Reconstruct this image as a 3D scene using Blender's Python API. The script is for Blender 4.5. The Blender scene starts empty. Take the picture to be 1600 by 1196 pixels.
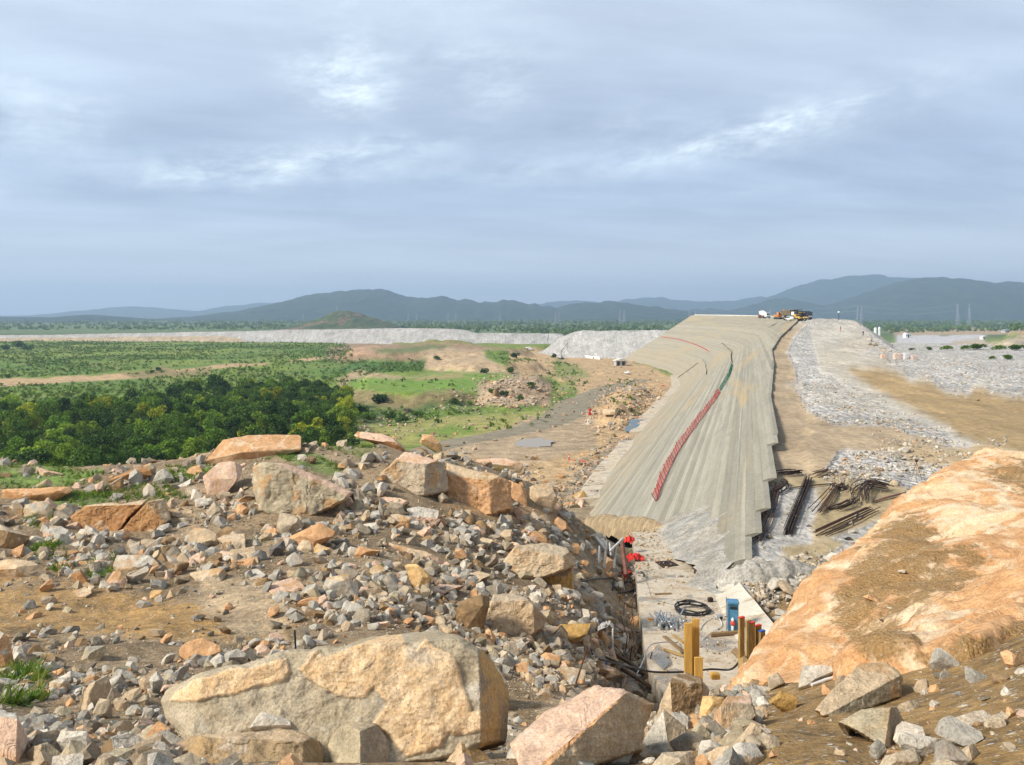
import bpy, bmesh, math, random
import numpy as np
from mathutils import Vector, Matrix, Quaternion
random.seed(7)
RNG = np.random.default_rng(11)
SC = bpy.context.scene
COL = SC.collection
F = 1232.0          # focal length in photo pixels; eye level lies on photo row 490

# ---------------------------------------------------------------- helpers
def at(px, py, d):
    return Vector(((px - 800.0) / F * d, d, -(py - 490.0) / F * d))

def link(name, me):
    o = bpy.data.objects.new(name, me)
    COL.objects.link(o)
    return o

def tag(o, label=None, cat=None, group=None, kind=None):
    if label: o['label'] = label
    if cat: o['category'] = cat
    if group: o['group'] = group
    if kind: o['kind'] = kind
    return o

def empty(name, loc=(0, 0, 0), rz=0.0):
    o = bpy.data.objects.new(name, None)
    COL.objects.link(o)
    o.location = loc
    o.rotation_euler = (0, 0, rz)
    o.empty_display_size = 0.2
    return o

def np_mesh(name, verts, faces, mats=(), smooth=False, attrs=None, mat_idx=None):
    """verts (N,3); faces (M,k) array of one face size, or a list of such arrays"""
    if not isinstance(faces, (list, tuple)): faces = [faces]
    me = bpy.data.meshes.new(name)
    verts = np.asarray(verts, np.float32)
    me.vertices.add(len(verts))
    me.vertices.foreach_set('co', verts.ravel())
    nl = sum(f.size for f in faces); nf = sum(len(f) for f in faces)
    me.loops.add(nl); me.polygons.add(nf)
    me.loops.foreach_set('vertex_index', np.concatenate([f.ravel() for f in faces]).astype(np.int32))
    tot = np.concatenate([np.full(len(f), f.shape[1], np.int32) for f in faces])
    st = np.concatenate([[0], np.cumsum(tot)[:-1]]).astype(np.int32)
    me.polygons.foreach_set('loop_start', st)
    if mat_idx is not None: me.polygons.foreach_set('material_index', np.asarray(mat_idx, np.int32))
    me.update(calc_edges=True)
    me.polygons.foreach_set('use_smooth', np.full(nf, bool(smooth)))
    for k, a in (attrs or {}).items():
        a = np.asarray(a, np.float32)
        if a.ndim == 1:
            t = me.attributes.new(k, 'FLOAT', 'POINT'); t.data.foreach_set('value', a)
        else:
            t = me.attributes.new(k, 'FLOAT_COLOR', 'POINT')
            if a.shape[1] == 3: a = np.concatenate([a, np.ones((len(a), 1), np.float32)], 1)
            t.data.foreach_set('color', a.ravel())
    for m in mats: me.materials.append(m)
    me.validate()
    return me

def grid_faces(nr, nc):
    i = np.arange(nr - 1)[:, None] * nc + np.arange(nc - 1)[None, :]
    i = i.ravel()
    return np.stack([i, i + 1, i + nc + 1, i + nc], 1)

def _hash(ix, iy, iz, seed):
    h = (ix * 374761393 + iy * 668265263 + iz * 2147483647 + seed * 1274126177) & 0xffffffff
    h = ((h ^ (h >> 13)) * 1274126177) & 0xffffffff
    h = ((h ^ (h >> 16)) * 2246822519) & 0xffffffff
    return ((h ^ (h >> 15)) & 0xffffff) / float(0xffffff)

def vnoise(p, seed=0):
    """smooth value noise in [-1,1] for points (N,3)"""
    p = np.asarray(p, np.float64)
    i = np.floor(p).astype(np.int64); f = p - i
    f = f * f * f * (f * (f * 6 - 15) + 10)
    x, y, z = i[:, 0], i[:, 1], i[:, 2]
    u, v, w = f[:, 0], f[:, 1], f[:, 2]
    def c(a, b, d): return _hash(x + a, y + b, z + d, seed)
    x00 = c(0,0,0) * (1-u) + c(1,0,0) * u; x10 = c(0,1,0) * (1-u) + c(1,1,0) * u
    x01 = c(0,0,1) * (1-u) + c(1,0,1) * u; x11 = c(0,1,1) * (1-u) + c(1,1,1) * u
    y0 = x00 * (1-v) + x10 * v; y1 = x01 * (1-v) + x11 * v
    return (y0 * (1-w) + y1 * w) * 2 - 1

def fbm(p, octaves=4, seed=0, gain=0.5):
    s = 0.0; a = 1.0; q = np.asarray(p, np.float64)
    for k in range(octaves):
        s = s + a * vnoise(q, seed + k * 17); q = q * 2.03 + 7.3; a *= gain
    return s

def xyz(x, y, z=None):
    x = np.asarray(x, float); y = np.asarray(y, float)
    z = np.zeros_like(x) if z is None else np.asarray(z, float)
    return np.stack([x.ravel(), y.ravel(), z.ravel()], 1)

def sstep(a, b, x):
    t = np.clip((x - a) / (b - a), 0, 1)
    return t * t * (3 - 2 * t)

def poly_sd(px, py, poly):
    """signed distance (inside positive) of points to polygon"""
    px = np.asarray(px, float); py = np.asarray(py, float)
    d = np.full(px.shape, 1e18); ins = np.zeros(px.shape, bool)
    n = len(poly)
    for a in range(n):
        x0, y0 = poly[a]; x1, y1 = poly[(a + 1) % n]
        ex, ey = x1 - x0, y1 - y0
        L = ex * ex + ey * ey + 1e-12
        t = np.clip(((px - x0) * ex + (py - y0) * ey) / L, 0, 1)
        d = np.minimum(d, (px - x0 - t * ex) ** 2 + (py - y0 - t * ey) ** 2)
        cond = ((y0 > py) != (y1 > py))
        xi = x0 + (py - y0) * ex / (ey if abs(ey) > 1e-12 else 1e-12)
        ins ^= cond & (px < xi)
    return np.where(ins, 1, -1) * np.sqrt(d)

# ------------------------------------------------------- small mesh pieces
class MB:
    """collects boxes, tubes, prisms in one mesh"""
    def __init__(self): self.v = []; self.f = []
    def add(self, vs, fs):
        o = len(self.v); self.v += [tuple(v) for v in vs]; self.f += [tuple(o + i for i in f) for f in fs]
        return self
    def box(self, c, s, rot=None, bev=0.0):
        c = Vector(c); hx, hy, hz = s[0] / 2, s[1] / 2, s[2] / 2
        R = rot if rot is not None else Matrix.Identity(3)
        b = min(bev, hx * .45, hy * .45, hz * .45)
        if b <= 0:
            vs = [c + R @ Vector((x * hx, y * hy, z * hz)) for z in (-1, 1) for x, y in ((-1,-1),(1,-1),(1,1),(-1,1))]
            return self.add(vs, [(3,2,1,0),(4,5,6,7),(0,1,5,4),(1,2,6,5),(2,3,7,6),(3,0,4,7)])
        # octagonal-plan chamfered box with inset caps
        ring = [(-hx+b,-hy),(hx-b,-hy),(hx,-hy+b),(hx,hy-b),(hx-b,hy),(-hx+b,hy),(-hx,hy-b),(-hx,-hy+b)]
        vs = []
        for z, k in ((-hz, 1), (-hz + b, 0), (hz - b, 0), (hz, 1)):
            for x, y in ring:
                xx = x - math.copysign(min(b, abs(x)), x) if k else x
                yy = y - math.copysign(min(b, abs(y)), y) if k else y
                vs.append(c + R @ Vector((xx, yy, z)))
        fs = [tuple(range(7, -1, -1)), tuple(range(24, 32))]
        for r in range(3):
            for i in range(8):
                j = (i + 1) % 8
                fs.append((r*8+i, r*8+j, r*8+8+j, r*8+8+i))
        return self.add(vs, fs)
    def tube(self, pts, r, n=6, cap=True):
        pts = [Vector(p) for p in pts]
        rs = r if isinstance(r, (list, tuple)) else [r] * len(pts)
        o = len(self.v); vs = []; prev = None
        for i, p in enumerate(pts):
            t = (pts[min(i+1, len(pts)-1)] - pts[max(i-1, 0)])
            if t.length < 1e-9: t = Vector((0,0,1))
            t.normalize()
            if prev is None:
                u = t.orthogonal().normalized()
            else:
                u = prev - t * prev.dot(t)
                u = u.normalized() if u.length > 1e-6 else t.orthogonal().normalized()
            prev = u; w = t.cross(u)
            for k in range(n):
                a = 2 * math.pi * k / n
                vs.append(p + (u * math.cos(a) + w * math.sin(a)) * rs[i])
        fs = []
        for i in range(len(pts) - 1):
            for k in range(n):
                j = (k + 1) % n
                fs.append((i*n+k, i*n+j, (i+1)*n+j, (i+1)*n+k))
        if cap:
            fs.append(tuple(range(n-1, -1, -1))); fs.append(tuple(range((len(pts)-1)*n, len(pts)*n)))
        return self.add(vs, fs)
    def lathe(self, prof, c=(0,0,0), axis=(0,0,1), n=16):
        ax = Vector(axis).normalized(); u = ax.orthogonal().normalized(); w = ax.cross(u); c = Vector(c)
        vs = []
        for r, h in prof:
            for k in range(n):
                a = 2 * math.pi * k / n
                vs.append(c + ax * h + (u * math.cos(a) + w * math.sin(a)) * r)
        fs = []
        for i in range(len(prof) - 1):
            for k in range(n):
                j = (k + 1) % n
                fs.append((i*n+k, i*n+j, (i+1)*n+j, (i+1)*n+k))
        fs.append(tuple(range(n-1, -1, -1))); fs.append(tuple(range((len(prof)-1)*n, len(prof)*n)))
        return self.add(vs, fs)
    def prism(self, poly, y0, y1):
        n = len(poly)
        vs = [(x, y0, z) for x, z in poly] + [(x, y1, z) for x, z in poly]
        fs = [tuple(range(n)), tuple(range(2*n-1, n-1, -1))] + [(i, n+i, n+(i+1) % n, (i+1) % n) for i in range(n)]
        return self.add(vs, fs)
    def build(self, name, mat, parent=None, smooth=False):
        me = bpy.data.meshes.new(name)
        me.from_pydata([tuple(v) for v in self.v], [], self.f)
        me.validate()
        bm = bmesh.new(); bm.from_mesh(me)
        bmesh.ops.recalc_face_normals(bm, faces=bm.faces); bm.to_mesh(me); bm.free()
        if smooth:
            me.polygons.foreach_set('use_smooth', [True] * len(me.polygons)); me.set_sharp_from_angle(angle=0.7)
        me.materials.append(mat)
        o = link(name, me)
        if parent is not None: o.parent = parent
        return o

def rotz(a): return Matrix.Rotation(a, 3, 'Z')
def rot_to(d, up=(0,0,1)):
    """rotation whose local x axis runs along d"""
    x = Vector(d).normalized(); z = Vector(up)
    y = z.cross(x)
    if y.length < 1e-5: y = Vector((0,1,0))
    y.normalize(); z = x.cross(y)
    return Matrix((x, y, z)).transposed()

def copy_tree(o, parent=None):
    c = o.copy(); COL.objects.link(c)
    if parent is not None: c.parent = parent
    for ch in list(o.children): copy_tree(ch, c)
    return c

# ---------------------------------------------------------------- materials
class NT:
    def __init__(self, name):
        self.m = bpy.data.materials.new(name); self.m.use_nodes = True
        self.t = self.m.node_tree
        self.b = self.t.nodes['Principled BSDF']
        self.b.inputs['Roughness'].default_value = 0.9
        self.b.inputs['Specular IOR Level'].default_value = 0.25
    def n(self, typ, ins=None, **kw):
        nd = self.t.nodes.new(typ)
        for k, v in kw.items(): setattr(nd, k, v)
        for k, v in (ins or {}).items(): self.put(nd.inputs[k], v)
        return nd
    def put(self, sock, v):
        if isinstance(v, bpy.types.NodeSocket): self.t.links.new(v, sock)
        elif isinstance(v, (tuple, list)) and len(v) == 3 and sock.type == 'RGBA': sock.default_value = (*v, 1)
        else: sock.default_value = v
    def pos(self): return self.n('ShaderNodeNewGeometry').outputs['Position']
    def obj(self): return self.n('ShaderNodeTexCoord').outputs['Object']
    def attr(self, name):
        a = self.n('ShaderNodeAttribute', attribute_name=name)
        return a
    def noise(self, vec, scale, detail=4, rough=0.55, dist=0.0):
        return self.n('ShaderNodeTexNoise', {'Vector': vec, 'Scale': scale, 'Detail': detail, 'Roughness': rough, 'Distortion': dist}).outputs['Fac']
    def voro(self, vec, scale, feature='F1', out='Distance', rnd=1.0):
        return self.n('ShaderNodeTexVoronoi', {'Vector': vec, 'Scale': scale, 'Randomness': rnd}, feature=feature).outputs[out]
    def ramp(self, fac, a, b, c0=0.0, c1=1.0):
        return self.n('ShaderNodeMapRange', {'Value': fac, 'From Min': a, 'From Max': b, 'To Min': c0, 'To Max': c1}, interpolation_type='SMOOTHSTEP').outputs['Result']
    def mix(self, fac, a, b, mode='MIX'):
        nd = self.n('ShaderNodeMix', data_type='RGBA', blend_type=mode)
        self.put(nd.inputs['Factor'], fac); self.put(nd.inputs[6], a); self.put(nd.inputs[7], b)
        return nd.outputs[2]
    def math(self, op, a, b=0.0, clamp=False):
        nd = self.n('ShaderNodeMath', operation=op, use_clamp=clamp)
        self.put(nd.inputs[0], a); self.put(nd.inputs[1], b)
        return nd.outputs[0]
    def scl(self, vec, s):
        nd = self.n('ShaderNodeVectorMath', {0: vec}, operation='MULTIPLY')
        nd.inputs[1].default_value = s
        return nd.outputs[0]
    def val(self, col, v):
        nd = self.n('ShaderNodeHueSaturation', {'Color': col, 'Value': v})
        return nd.outputs['Color']
    def bump(self, h, strength=0.5, dist=0.1, prev=None):
        nd = self.n('ShaderNodeBump', {'Height': h, 'Strength': strength, 'Distance': dist})
        if prev is not None: self.put(nd.inputs['Normal'], prev)
        return nd.outputs['Normal']
    def done(self, col, normal=None, rough=None, metal=None):
        self.put(self.b.inputs['Base Color'], col)
        if normal is not None: self.put(self.b.inputs['Normal'], normal)
        if rough is not None: self.put(self.b.inputs['Roughness'], rough)
        if metal is not None: self.put(self.b.inputs['Metallic'], metal)
        return self.m

def plain(name, col, rough=0.6, metal=0.0, var=0.15, scale=6.0, spec=0.3):
    k = NT(name); o = k.obj()
    f = k.noise(o, scale, 5)
    dirt = k.ramp(k.noise(o, scale * 0.35, 3), 0.5, 0.75)
    c = k.val(col, k.ramp(f, 0.25, 0.75, 1 - var, 1 + var))
    c = k.mix(k.math('MULTIPLY', dirt, 0.35), c, (0.2, 0.15, 0.1))
    k.b.inputs['Specular IOR Level'].default_value = spec
    return k.done(c, rough=rough, metal=metal)

def wood(name, col, dark=0.55):
    k = NT(name); o = k.obj()
    g = k.noise(k.scl(o, (14, 14, 1.2)), 2.0, 6, 0.6, 0.6)
    c = k.mix(k.ramp(g, 0.35, 0.7), tuple(x * dark for x in col), col)
    c = k.mix(k.ramp(k.voro(o, 5.0), 0.03, 0.07, 0.8, 0.0), c, (0.12, 0.07, 0.03))
    return k.done(c, k.bump(g, 0.3, 0.01), 0.8)

def stone(name, stain=0.3, vein=0.0, gravel=0.0, stain_col=(0.42, 0.23, 0.09), pale_col=(0.62, 0.52, 0.4), from_attr=False):
    k = NT(name); o = k.pos()
    base = k.attr('tint').outputs['Color'] if from_attr else k.n('ShaderNodeObjectInfo').outputs['Color']
    big = k.noise(o, 0.9, 6, 0.6, 0.4)
    mid = k.noise(o, 5.0, 6, 0.65)
    fine = k.noise(o, 38.0, 4, 0.7)
    c = k.val(base, k.ramp(mid, 0.3, 0.7, 0.74, 1.2))
    c = k.mix(k.math('MULTIPLY', k.ramp(big, 0.52, 0.62), stain), c, stain_col)
    c = k.mix(k.math('MULTIPLY', k.ramp(k.noise(o, 2.3, 7, 0.7, 0.8), 0.58, 0.66), 0.5 * min(1, stain * 2)), c, pale_col)
    c = k.val(c, k.ramp(fine, 0.3, 0.7, 0.78, 1.22))
    speck = k.ramp(k.voro(o, 26.0), 0.12, 0.22, 1.0, 0.0)
    c = k.mix(k.math('MULTIPLY', speck, 0.35), c, (0.1, 0.075, 0.05))
    nrm = k.bump(mid, 0.55, 0.09)
    nrm = k.bump(fine, 0.6, 0.018, nrm)
    if vein:
        w = k.noise(o, 1.6, 3, 0.5)
        nd = k.n('ShaderNodeVectorMath', {0: o}, operation='ADD'); k.put(nd.inputs[1], k.n('ShaderNodeTexNoise', {'Vector': o, 'Scale': 1.1, 'Detail': 3.0}).outputs['Color'])
        v = k.n('ShaderNodeTexVoronoi', {'Vector': nd.outputs[0], 'Scale': 0.55}, feature='DISTANCE_TO_EDGE').outputs['Distance']
        line = k.ramp(v, 0.0, 0.07, 1.0, 0.0)
        line = k.math('MULTIPLY', line, k.ramp(w, 0.35, 0.6))
        c = k.mix(k.math('MULTIPLY', line, vein), c, (0.66, 0.5, 0.33))
    return k.done(c, nrm, 0.92)
# ---------------------------------------------------------------- rock materials and colours
ROCK = dict(grey=(.37,.335,.275), pale=(.49,.435,.35), tan=(.50,.37,.23), olive=(.38,.31,.20), orange=(.55,.31,.15), rust=(.36,.18,.07),
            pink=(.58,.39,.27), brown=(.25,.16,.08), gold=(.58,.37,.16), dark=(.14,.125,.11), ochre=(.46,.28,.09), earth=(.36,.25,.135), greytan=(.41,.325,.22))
M_STONE = stone('stone_plain', 0.22)
M_STAIN = stone('stone_stained', 0.7)
M_VEIN = stone('stone_veined', 0.5, vein=0.75)
M_DUST = stone('stone_dusty', 0.55, stain_col=(0.36, 0.22, 0.09))
M_RUB = stone('rubble_stone', 0.2, from_attr=True)

def tri_long(bm, L, cap=9000):
    bmesh.ops.triangulate(bm, faces=bm.faces)
    for _ in range(7):
        es = [e for e in bm.edges if e.calc_length() > L]
        if not es or len(bm.verts) > cap: break
        bmesh.ops.subdivide_edges(bm, edges=es, cuts=1, use_grid_fill=False)
        bmesh.ops.triangulate(bm, faces=[f for f in bm.faces if len(f.verts) > 3])

def hull_mesh(name, pts, res=0.06, rough=0.02, bev=0.02, seed=0, size=None, chip=0.014, cuts=0):
    """convex hull of the points, edges worn, faces broken up"""
    bm = bmesh.new()
    for p in pts: bm.verts.new(p)
    r = bmesh.ops.convex_hull(bm, input=bm.verts)
    bmesh.ops.delete(bm, geom=[g for g in r['geom_interior'] if isinstance(g, bmesh.types.BMVert)], context='VERTS')
    loose = [v for v in bm.verts if not v.link_faces]
    if loose: bmesh.ops.delete(bm, geom=loose, context='VERTS')
    bmesh.ops.dissolve_limit(bm, angle_limit=0.12, verts=bm.verts, edges=bm.edges)
    co = np.array([v.co for v in bm.verts]); ext = co.max(0) - co.min(0)
    S = size or float(np.mean(np.sort(ext)[1:]))
    rc = random.Random(seed * 31 + 5)
    for _ in range(cuts):                      # flat fracture faces that take off corners
        n = Vector((rc.uniform(-1, 1), rc.uniform(-1, .35), rc.uniform(-.15, 1))).normalized()
        mx = max(v.co.dot(n) for v in bm.verts)
        g = bmesh.ops.bisect_plane(bm, geom=list(bm.verts) + list(bm.edges) + list(bm.faces), plane_co=n * (mx - rc.uniform(.05, .13) * S), plane_no=n, clear_outer=True)
        ed = [e for e in g['geom_cut'] if isinstance(e, bmesh.types.BMEdge)]
        if ed: bmesh.ops.edgeloop_fill(bm, edges=ed)
    if bev > 0:
        bmesh.ops.bevel(bm, geom=list(bm.edges), offset=bev * S, segments=1, affect='EDGES', profile=0.5, clamp_overlap=True)
    if rough > 0:
        tri_long(bm, res * S)
        bm.normal_update()
        co = np.array([v.co for v in bm.verts]); no = np.array([v.normal for v in bm.verts])
        q = co / S + seed * 3.17
        d = rough * fbm(q * 2.2, 3, seed) + rough * .6 * fbm(q * 7, 3, seed + 5)
        st = vnoise(q * np.array([2.3, 2.6, 3.4]), seed + 9)
        d += chip * (np.floor(st * 3.2) / 3.2 - st * .3)
        co = co + no * (d * S)[:, None]
        for v, c in zip(bm.verts, co): v.co = c
    bmesh.ops.recalc_face_normals(bm, faces=bm.faces)
    me = bpy.data.meshes.new(name); bm.to_mesh(me); bm.free()
    if rough > 0:
        me.polygons.foreach_set('use_smooth', [True] * len(me.polygons)); me.set_sharp_from_angle(angle=0.42)
    return me

def random_rock_points(rs, n=16, flat=0.75):
    s = np.array([1.0, rs.uniform(.6, .95), rs.uniform(.45, flat)])
    p = rs.normal(size=(n, 3)); p /= np.linalg.norm(p, axis=1)[:, None]
    p = np.sign(p) * np.abs(p) ** rs.uniform(.55, .9)
    p *= s * rs.uniform(.8, 1.05, (n, 1))
    return p * 0.5

# medium stone templates (unit size about 1 m), and light templates for the rubble
def soft_templates(n, fine):
    out = []
    for i in range(n):
        rs = np.random.default_rng(100 + i)
        pts = random_rock_points(rs, 12 + i % 7)
        if fine: out.append(hull_mesh('rock', [Vector(p) for p in pts], 0.11, 0.009, 0.012, i, 0.9, .012, 4))
        else:
            me = hull_mesh('chip', [Vector(p) for p in pts], 0, 0, 0, i, 0.8, cuts=1 + i % 3)
            bm = bmesh.new(); bm.from_mesh(me); bmesh.ops.triangulate(bm, faces=bm.faces)
            out.append((np.array([v.co for v in bm.verts]), np.array([[v.index for v in f.verts] for f in bm.faces])))
            bm.free(); bpy.data.meshes.remove(me)
    return out
ROCK_T = soft_templates(14, True)
CHIP_T = soft_templates(12, False)

def scatter_mesh(name, tpl, pos, size, tint, mats, rs, flat=1.0):
    """one mesh out of many small copies of numpy templates"""
    V = []; Fa = []; T = []; off = 0
    n = len(pos); k = rs.integers(0, len(tpl), n)
    ang = rs.uniform(0, 2 * math.pi, (n, 3))
    for t in range(len(tpl)):
        ii = np.nonzero(k == t)[0]
        if not len(ii): continue
        v0, f0 = tpl[t]
        a, b, c = ang[ii, 0], (ang[ii, 1] - math.pi) * .35, (ang[ii, 2] - math.pi) * .35
        ca, sa, cb, sb, cc, sc_ = np.cos(a), np.sin(a), np.cos(b), np.sin(b), np.cos(c), np.sin(c)
        Rz = np.zeros((len(ii), 3, 3)); Rz[:, 0, 0] = ca; Rz[:, 0, 1] = -sa; Rz[:, 1, 0] = sa; Rz[:, 1, 1] = ca; Rz[:, 2, 2] = 1
        Rx = np.zeros_like(Rz); Rx[:, 0, 0] = 1; Rx[:, 1, 1] = cb; Rx[:, 1, 2] = -sb; Rx[:, 2, 1] = sb; Rx[:, 2, 2] = cb
        Ry = np.zeros_like(Rz); Ry[:, 1, 1] = 1; Ry[:, 0, 0] = cc; Ry[:, 0, 2] = sc_; Ry[:, 2, 0] = -sc_; Ry[:, 2, 2] = cc
        R = Rz @ Rx @ Ry
        v = np.einsum('nij,vj->nvi', R, v0) * size[ii, None, None]
        v[:, :, 2] *= flat
        v += pos[ii, None, :]
        V.append(v.reshape(-1, 3)); nv = len(v0)
        Fa.append((f0[None] + (off + np.arange(len(ii)) * nv)[:, None, None]).reshape(-1, f0.shape[1])); off += len(ii) * nv
        T.append(np.repeat(tint[ii], nv, 0))
    me = np_mesh(name, np.concatenate(V), np.concatenate(Fa), mats, False, {'tint': np.concatenate(T)})
    return link(name, me)

def rock_tints(n, rs, warm=0.3):
    g = np.array([ROCK['grey'], ROCK['pale'], ROCK['greytan'], (.30,.27,.22), (.25,.205,.145)])
    w = np.array([ROCK['tan'], ROCK['orange'], ROCK['olive'], ROCK['brown'], ROCK['pink']])
    pick = rs.uniform(size=n) < warm
    c = np.where(pick[:, None], w[rs.integers(0, len(w), n)], g[rs.integers(0, len(g), n)])
    return c * rs.uniform(.8, 1.15, (n, 1))

# ---------------------------------------------------------------- height of the near hillside
def cols(spec):
    out = []
    for px, rows in spec:
        d = np.array([r[0] for r in rows], float)
        z = np.array([r[1] if r[1] < 0 else -(r[1] - 490.0) / F * r[0] for r in rows])
        out.append((px, np.log(d), z))
    return out
# per bearing: (distance, photo row) where the ground is seen, or (distance, height) with height < 0 where it is not
HILL = cols([
 (-900, [(1,-1.75),(4,-2.6),(10,-5.2),(20,-8.0),(40,-9.6),(52,-9.8),(62,-16),(90,-30),(130,-38)]),
 (-100, [(1,-1.75),(3,-2.3),(6,1196),(10,1112),(16,1020),(22,950),(28,890),(36,820),(44,760),(52,724),(62,-16),(90,-30),(130,-38)]),
 (100,  [(1,-1.75),(3,-2.3),(6,1196),(10,1112),(15,1035),(21,962),(27,900),(35,830),(43,765),(52,722),(62,-16),(90,-30),(130,-38)]),
 (250,  [(1,-1.75),(3,-2.3),(5.5,1196),(9,1125),(14,1042),(20,965),(25,925),(32,860),(42,770),(51,714),(60,-15),(90,-30),(130,-38)]),
 (450,  [(1,-1.75),(3,-2.3),(5.5,1196),(9,1160),(12,1075),(15,1030),(20,975),(27,905),(34,832),(42,748),(52,682),(60,-14),(90,-30),(130,-38)]),
 (600,  [(1,-1.75),(3,-2.3),(5.5,1196),(9,1168),(12,1085),(15,1035),(19,988),(25,922),(32,852),(40,790),(47,722),(54,681),(62,-15),(90,-30),(130,-38)]),
 (750,  [(1,-1.75),(3,-2.3),(6,1196),(9,1168),(12,1110),(15,1080),(19,1030),(25,968),(32,908),(40,845),(48,775),(56,716),(64,-16),(90,-30),(130,-37)]),
 (850,  [(1,-1.75),(3,-2.3),(6,1190),(9,1165),(12,1120),(18,1062),(23,1018),(29,965),(36,908),(44,855),(52,802),(60,747),(68,-19),(90,-30),(130,-35)]),
 (920,  [(1,-1.75),(3,-2.3),(6,1196),(9,1160),(13,1118),(20,1072),(26,1028),(31,988),(38,938),(46,893),(55,852),(64,812),(72,-21),(92,-29),(130,-34)]),
 (985,  [(1,-1.75),(3,-2.3),(6,1196),(8,1165),(12,1110),(18,-9.6),(24,-12.6),(30,-15.2),(40,-16.6),(57,-18.8),(68,-20.3),(80,-24),(100,-29.5),(130,-34)]),
 (1100, [(1,-1.75),(3,-2.3),(6,1175),(8,1130),(12,1085),(16,-8.0),(20,-9.6),(24,-12.2),(30,-15.2),(40,-16.6),(57,-18.8),(75,-22),(100,-28),(130,-34)]),
 (1165, [(1,-1.75),(3,-2.3),(6,1165),(8,1125),(12,1078),(16,-8.0),(20,-9.4),(24,-11.4),(30,-14.9),(40,-16.2),(57,-18.6),(80,-22),(130,-30)]),
 (1210, [(1,-1.75),(3,-2.3),(6,1150),(8,1115),(12,1070),(16,-7.4),(22,-11.3),(28,-14.0),(36,-15.6),(45,-15.9),(52,-16.4),(80,-20),(130,-25)]),
 (1290, [(1,-1.75),(3,-2.3),(5,1180),(8,1090),(10,1068),(12,-5.7),(14,-6.2),(18,-7.8),(24,-10.8),(32,-14.0),(40,-15.4),(52,-15.8),(80,-20),(130,-25)]),
 (1400, [(1,-1.75),(3,-2.25),(5,1190),(8,1072),(10,1045),(12,-5.1),(14,-5.6),(19,-6.6),(25,-8.0),(32,-11.8),(42,-14.6),(55,-15.6),(80,-20),(130,-25)]),
 (1500, [(1,-1.75),(3,-2.2),(5,1160),(7,1072),(9,1022),(10.5,-4.5),(12,-5.0),(18,-6.1),(26,-7.2),(32,-9.5),(42,-13.3),(55,-15.4),(80,-20),(130,-25)]),
 (1620, [(1,-1.75),(3,-2.1),(4.5,1160),(7,1015),(9,985),(10.5,-4.4),(12,-4.8),(18,-5.7),(26,-6.5),(32,-8.2),(42,-12.0),(55,-15),(80,-20),(130,-25)]),
 (2400, [(1,-1.75),(3,-2.1),(7,-3.0),(12,-4.0),(18,-4.8),(28,-5.2),(36,-8),(46,-12),(60,-15),(80,-20),(130,-25)]),
])
_PX = np.arange(-900, 2401, 12.0); _LD = np.arange(0.0, math.log(131), 0.02)
_T = np.stack([np.interp(_LD, l, z) for _, l, z in HILL])                 # columns x distances
_T = np.stack([np.interp(_PX, [c[0] for c in HILL], _T[:, j]) for j in range(len(_LD))], 1)
for _ in range(3):
    _T[1:-1] = (_T[:-2] + _T[1:-1] * 2 + _T[2:]) / 4
    _T[:, 1:-1] = (_T[:, :-2] + _T[:, 1:-1] * 2 + _T[:, 2:]) / 4
def bilin(x, y, T, x0, dx, y0, dy):
    fx = np.clip((x - x0) / dx, 0, T.shape[0] - 1.001); fy = np.clip((y - y0) / dy, 0, T.shape[1] - 1.001)
    i = fx.astype(int); j = fy.astype(int); u = fx - i; v = fy - j
    return (T[i, j] * (1-u) + T[i+1, j] * u) * (1-v) + (T[i, j+1] * (1-u) + T[i+1, j+1] * u) * v
def hill_z(x, y):
    x = np.asarray(x, float); y = np.maximum(np.asarray(y, float), .5)
    z = bilin(x / y * F + 800, np.log(y), _T, _PX[0], 12.0, 0.0, 0.02)
    p = xyz(x, y)
    n = .22 * fbm(p / 5.5, 4, 3) + .07 * fbm(p / 1.1, 3, 8)
    return z + n.reshape(z.shape) * np.clip(y / 18, .12, 1)

# dam face: x = 22.5 + .3 d + 1.56 z, bending back beyond 260 m; concrete footing slab: z = -10.6 - .12 y
def face_c(d):
    d = np.asarray(d, float)
    return 22.5 + .3 * d - 9.57e-4 * np.maximum(d - 370, 0) ** 2
def face_x(d, z): return face_c(d) + 1.56 * np.asarray(z, float)
ZT_D = [40, 46, 50, 60, 75, 100, 130, 172, 228, 267, 300, 340, 640]
ZT_Z = [-15.6, -15.1, -14.8, -14.2, -13.7, -13.1, -12.5, -11.4, -10.6, -7.8, -2.9, -2.5, -1.6]
def zt(d): return np.interp(d, ZT_D, ZT_Z)
XR_D = [40, 100, 152, 224, 270, 300, 340, 640]
XR_X = [85, 98, 99, 109, 124, 131, 137, 172]
def xr(d): return np.interp(d, XR_D, XR_X)
def fill_z(x, y):
    x = np.asarray(x, float); y = np.asarray(y, float)
    top = zt(y)
    xt = face_x(y, top)
    z = top - .25 + .45 * sstep(4.5, 5.6, x - xt + 1.6 * fbm(xyz(x, y) / 9, 2, 4).reshape(x.shape)) * sstep(60, 80, y)
    r = xr(y)
    over = x - r
    bench = -13.0 + 1.2 * sstep(150, 320, y)
    low = np.where(y < 330, np.minimum(bench, top - .3), -37)
    z = np.where(over > 0, np.maximum(z - over / 1.5, low), z)
    over2 = x - (r + np.interp(y, [60, 150, 240, 300, 335], [90, 80, 75, 50, 0]))
    z = np.where(over2 > 0, np.maximum(z - over2 / 1.4, -38.5), z)
    z += (.16 * fbm(xyz(x, y) / 6, 3, 21)).reshape(z.shape) * np.clip(y / 80, .4, 1.5)
    return z
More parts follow.
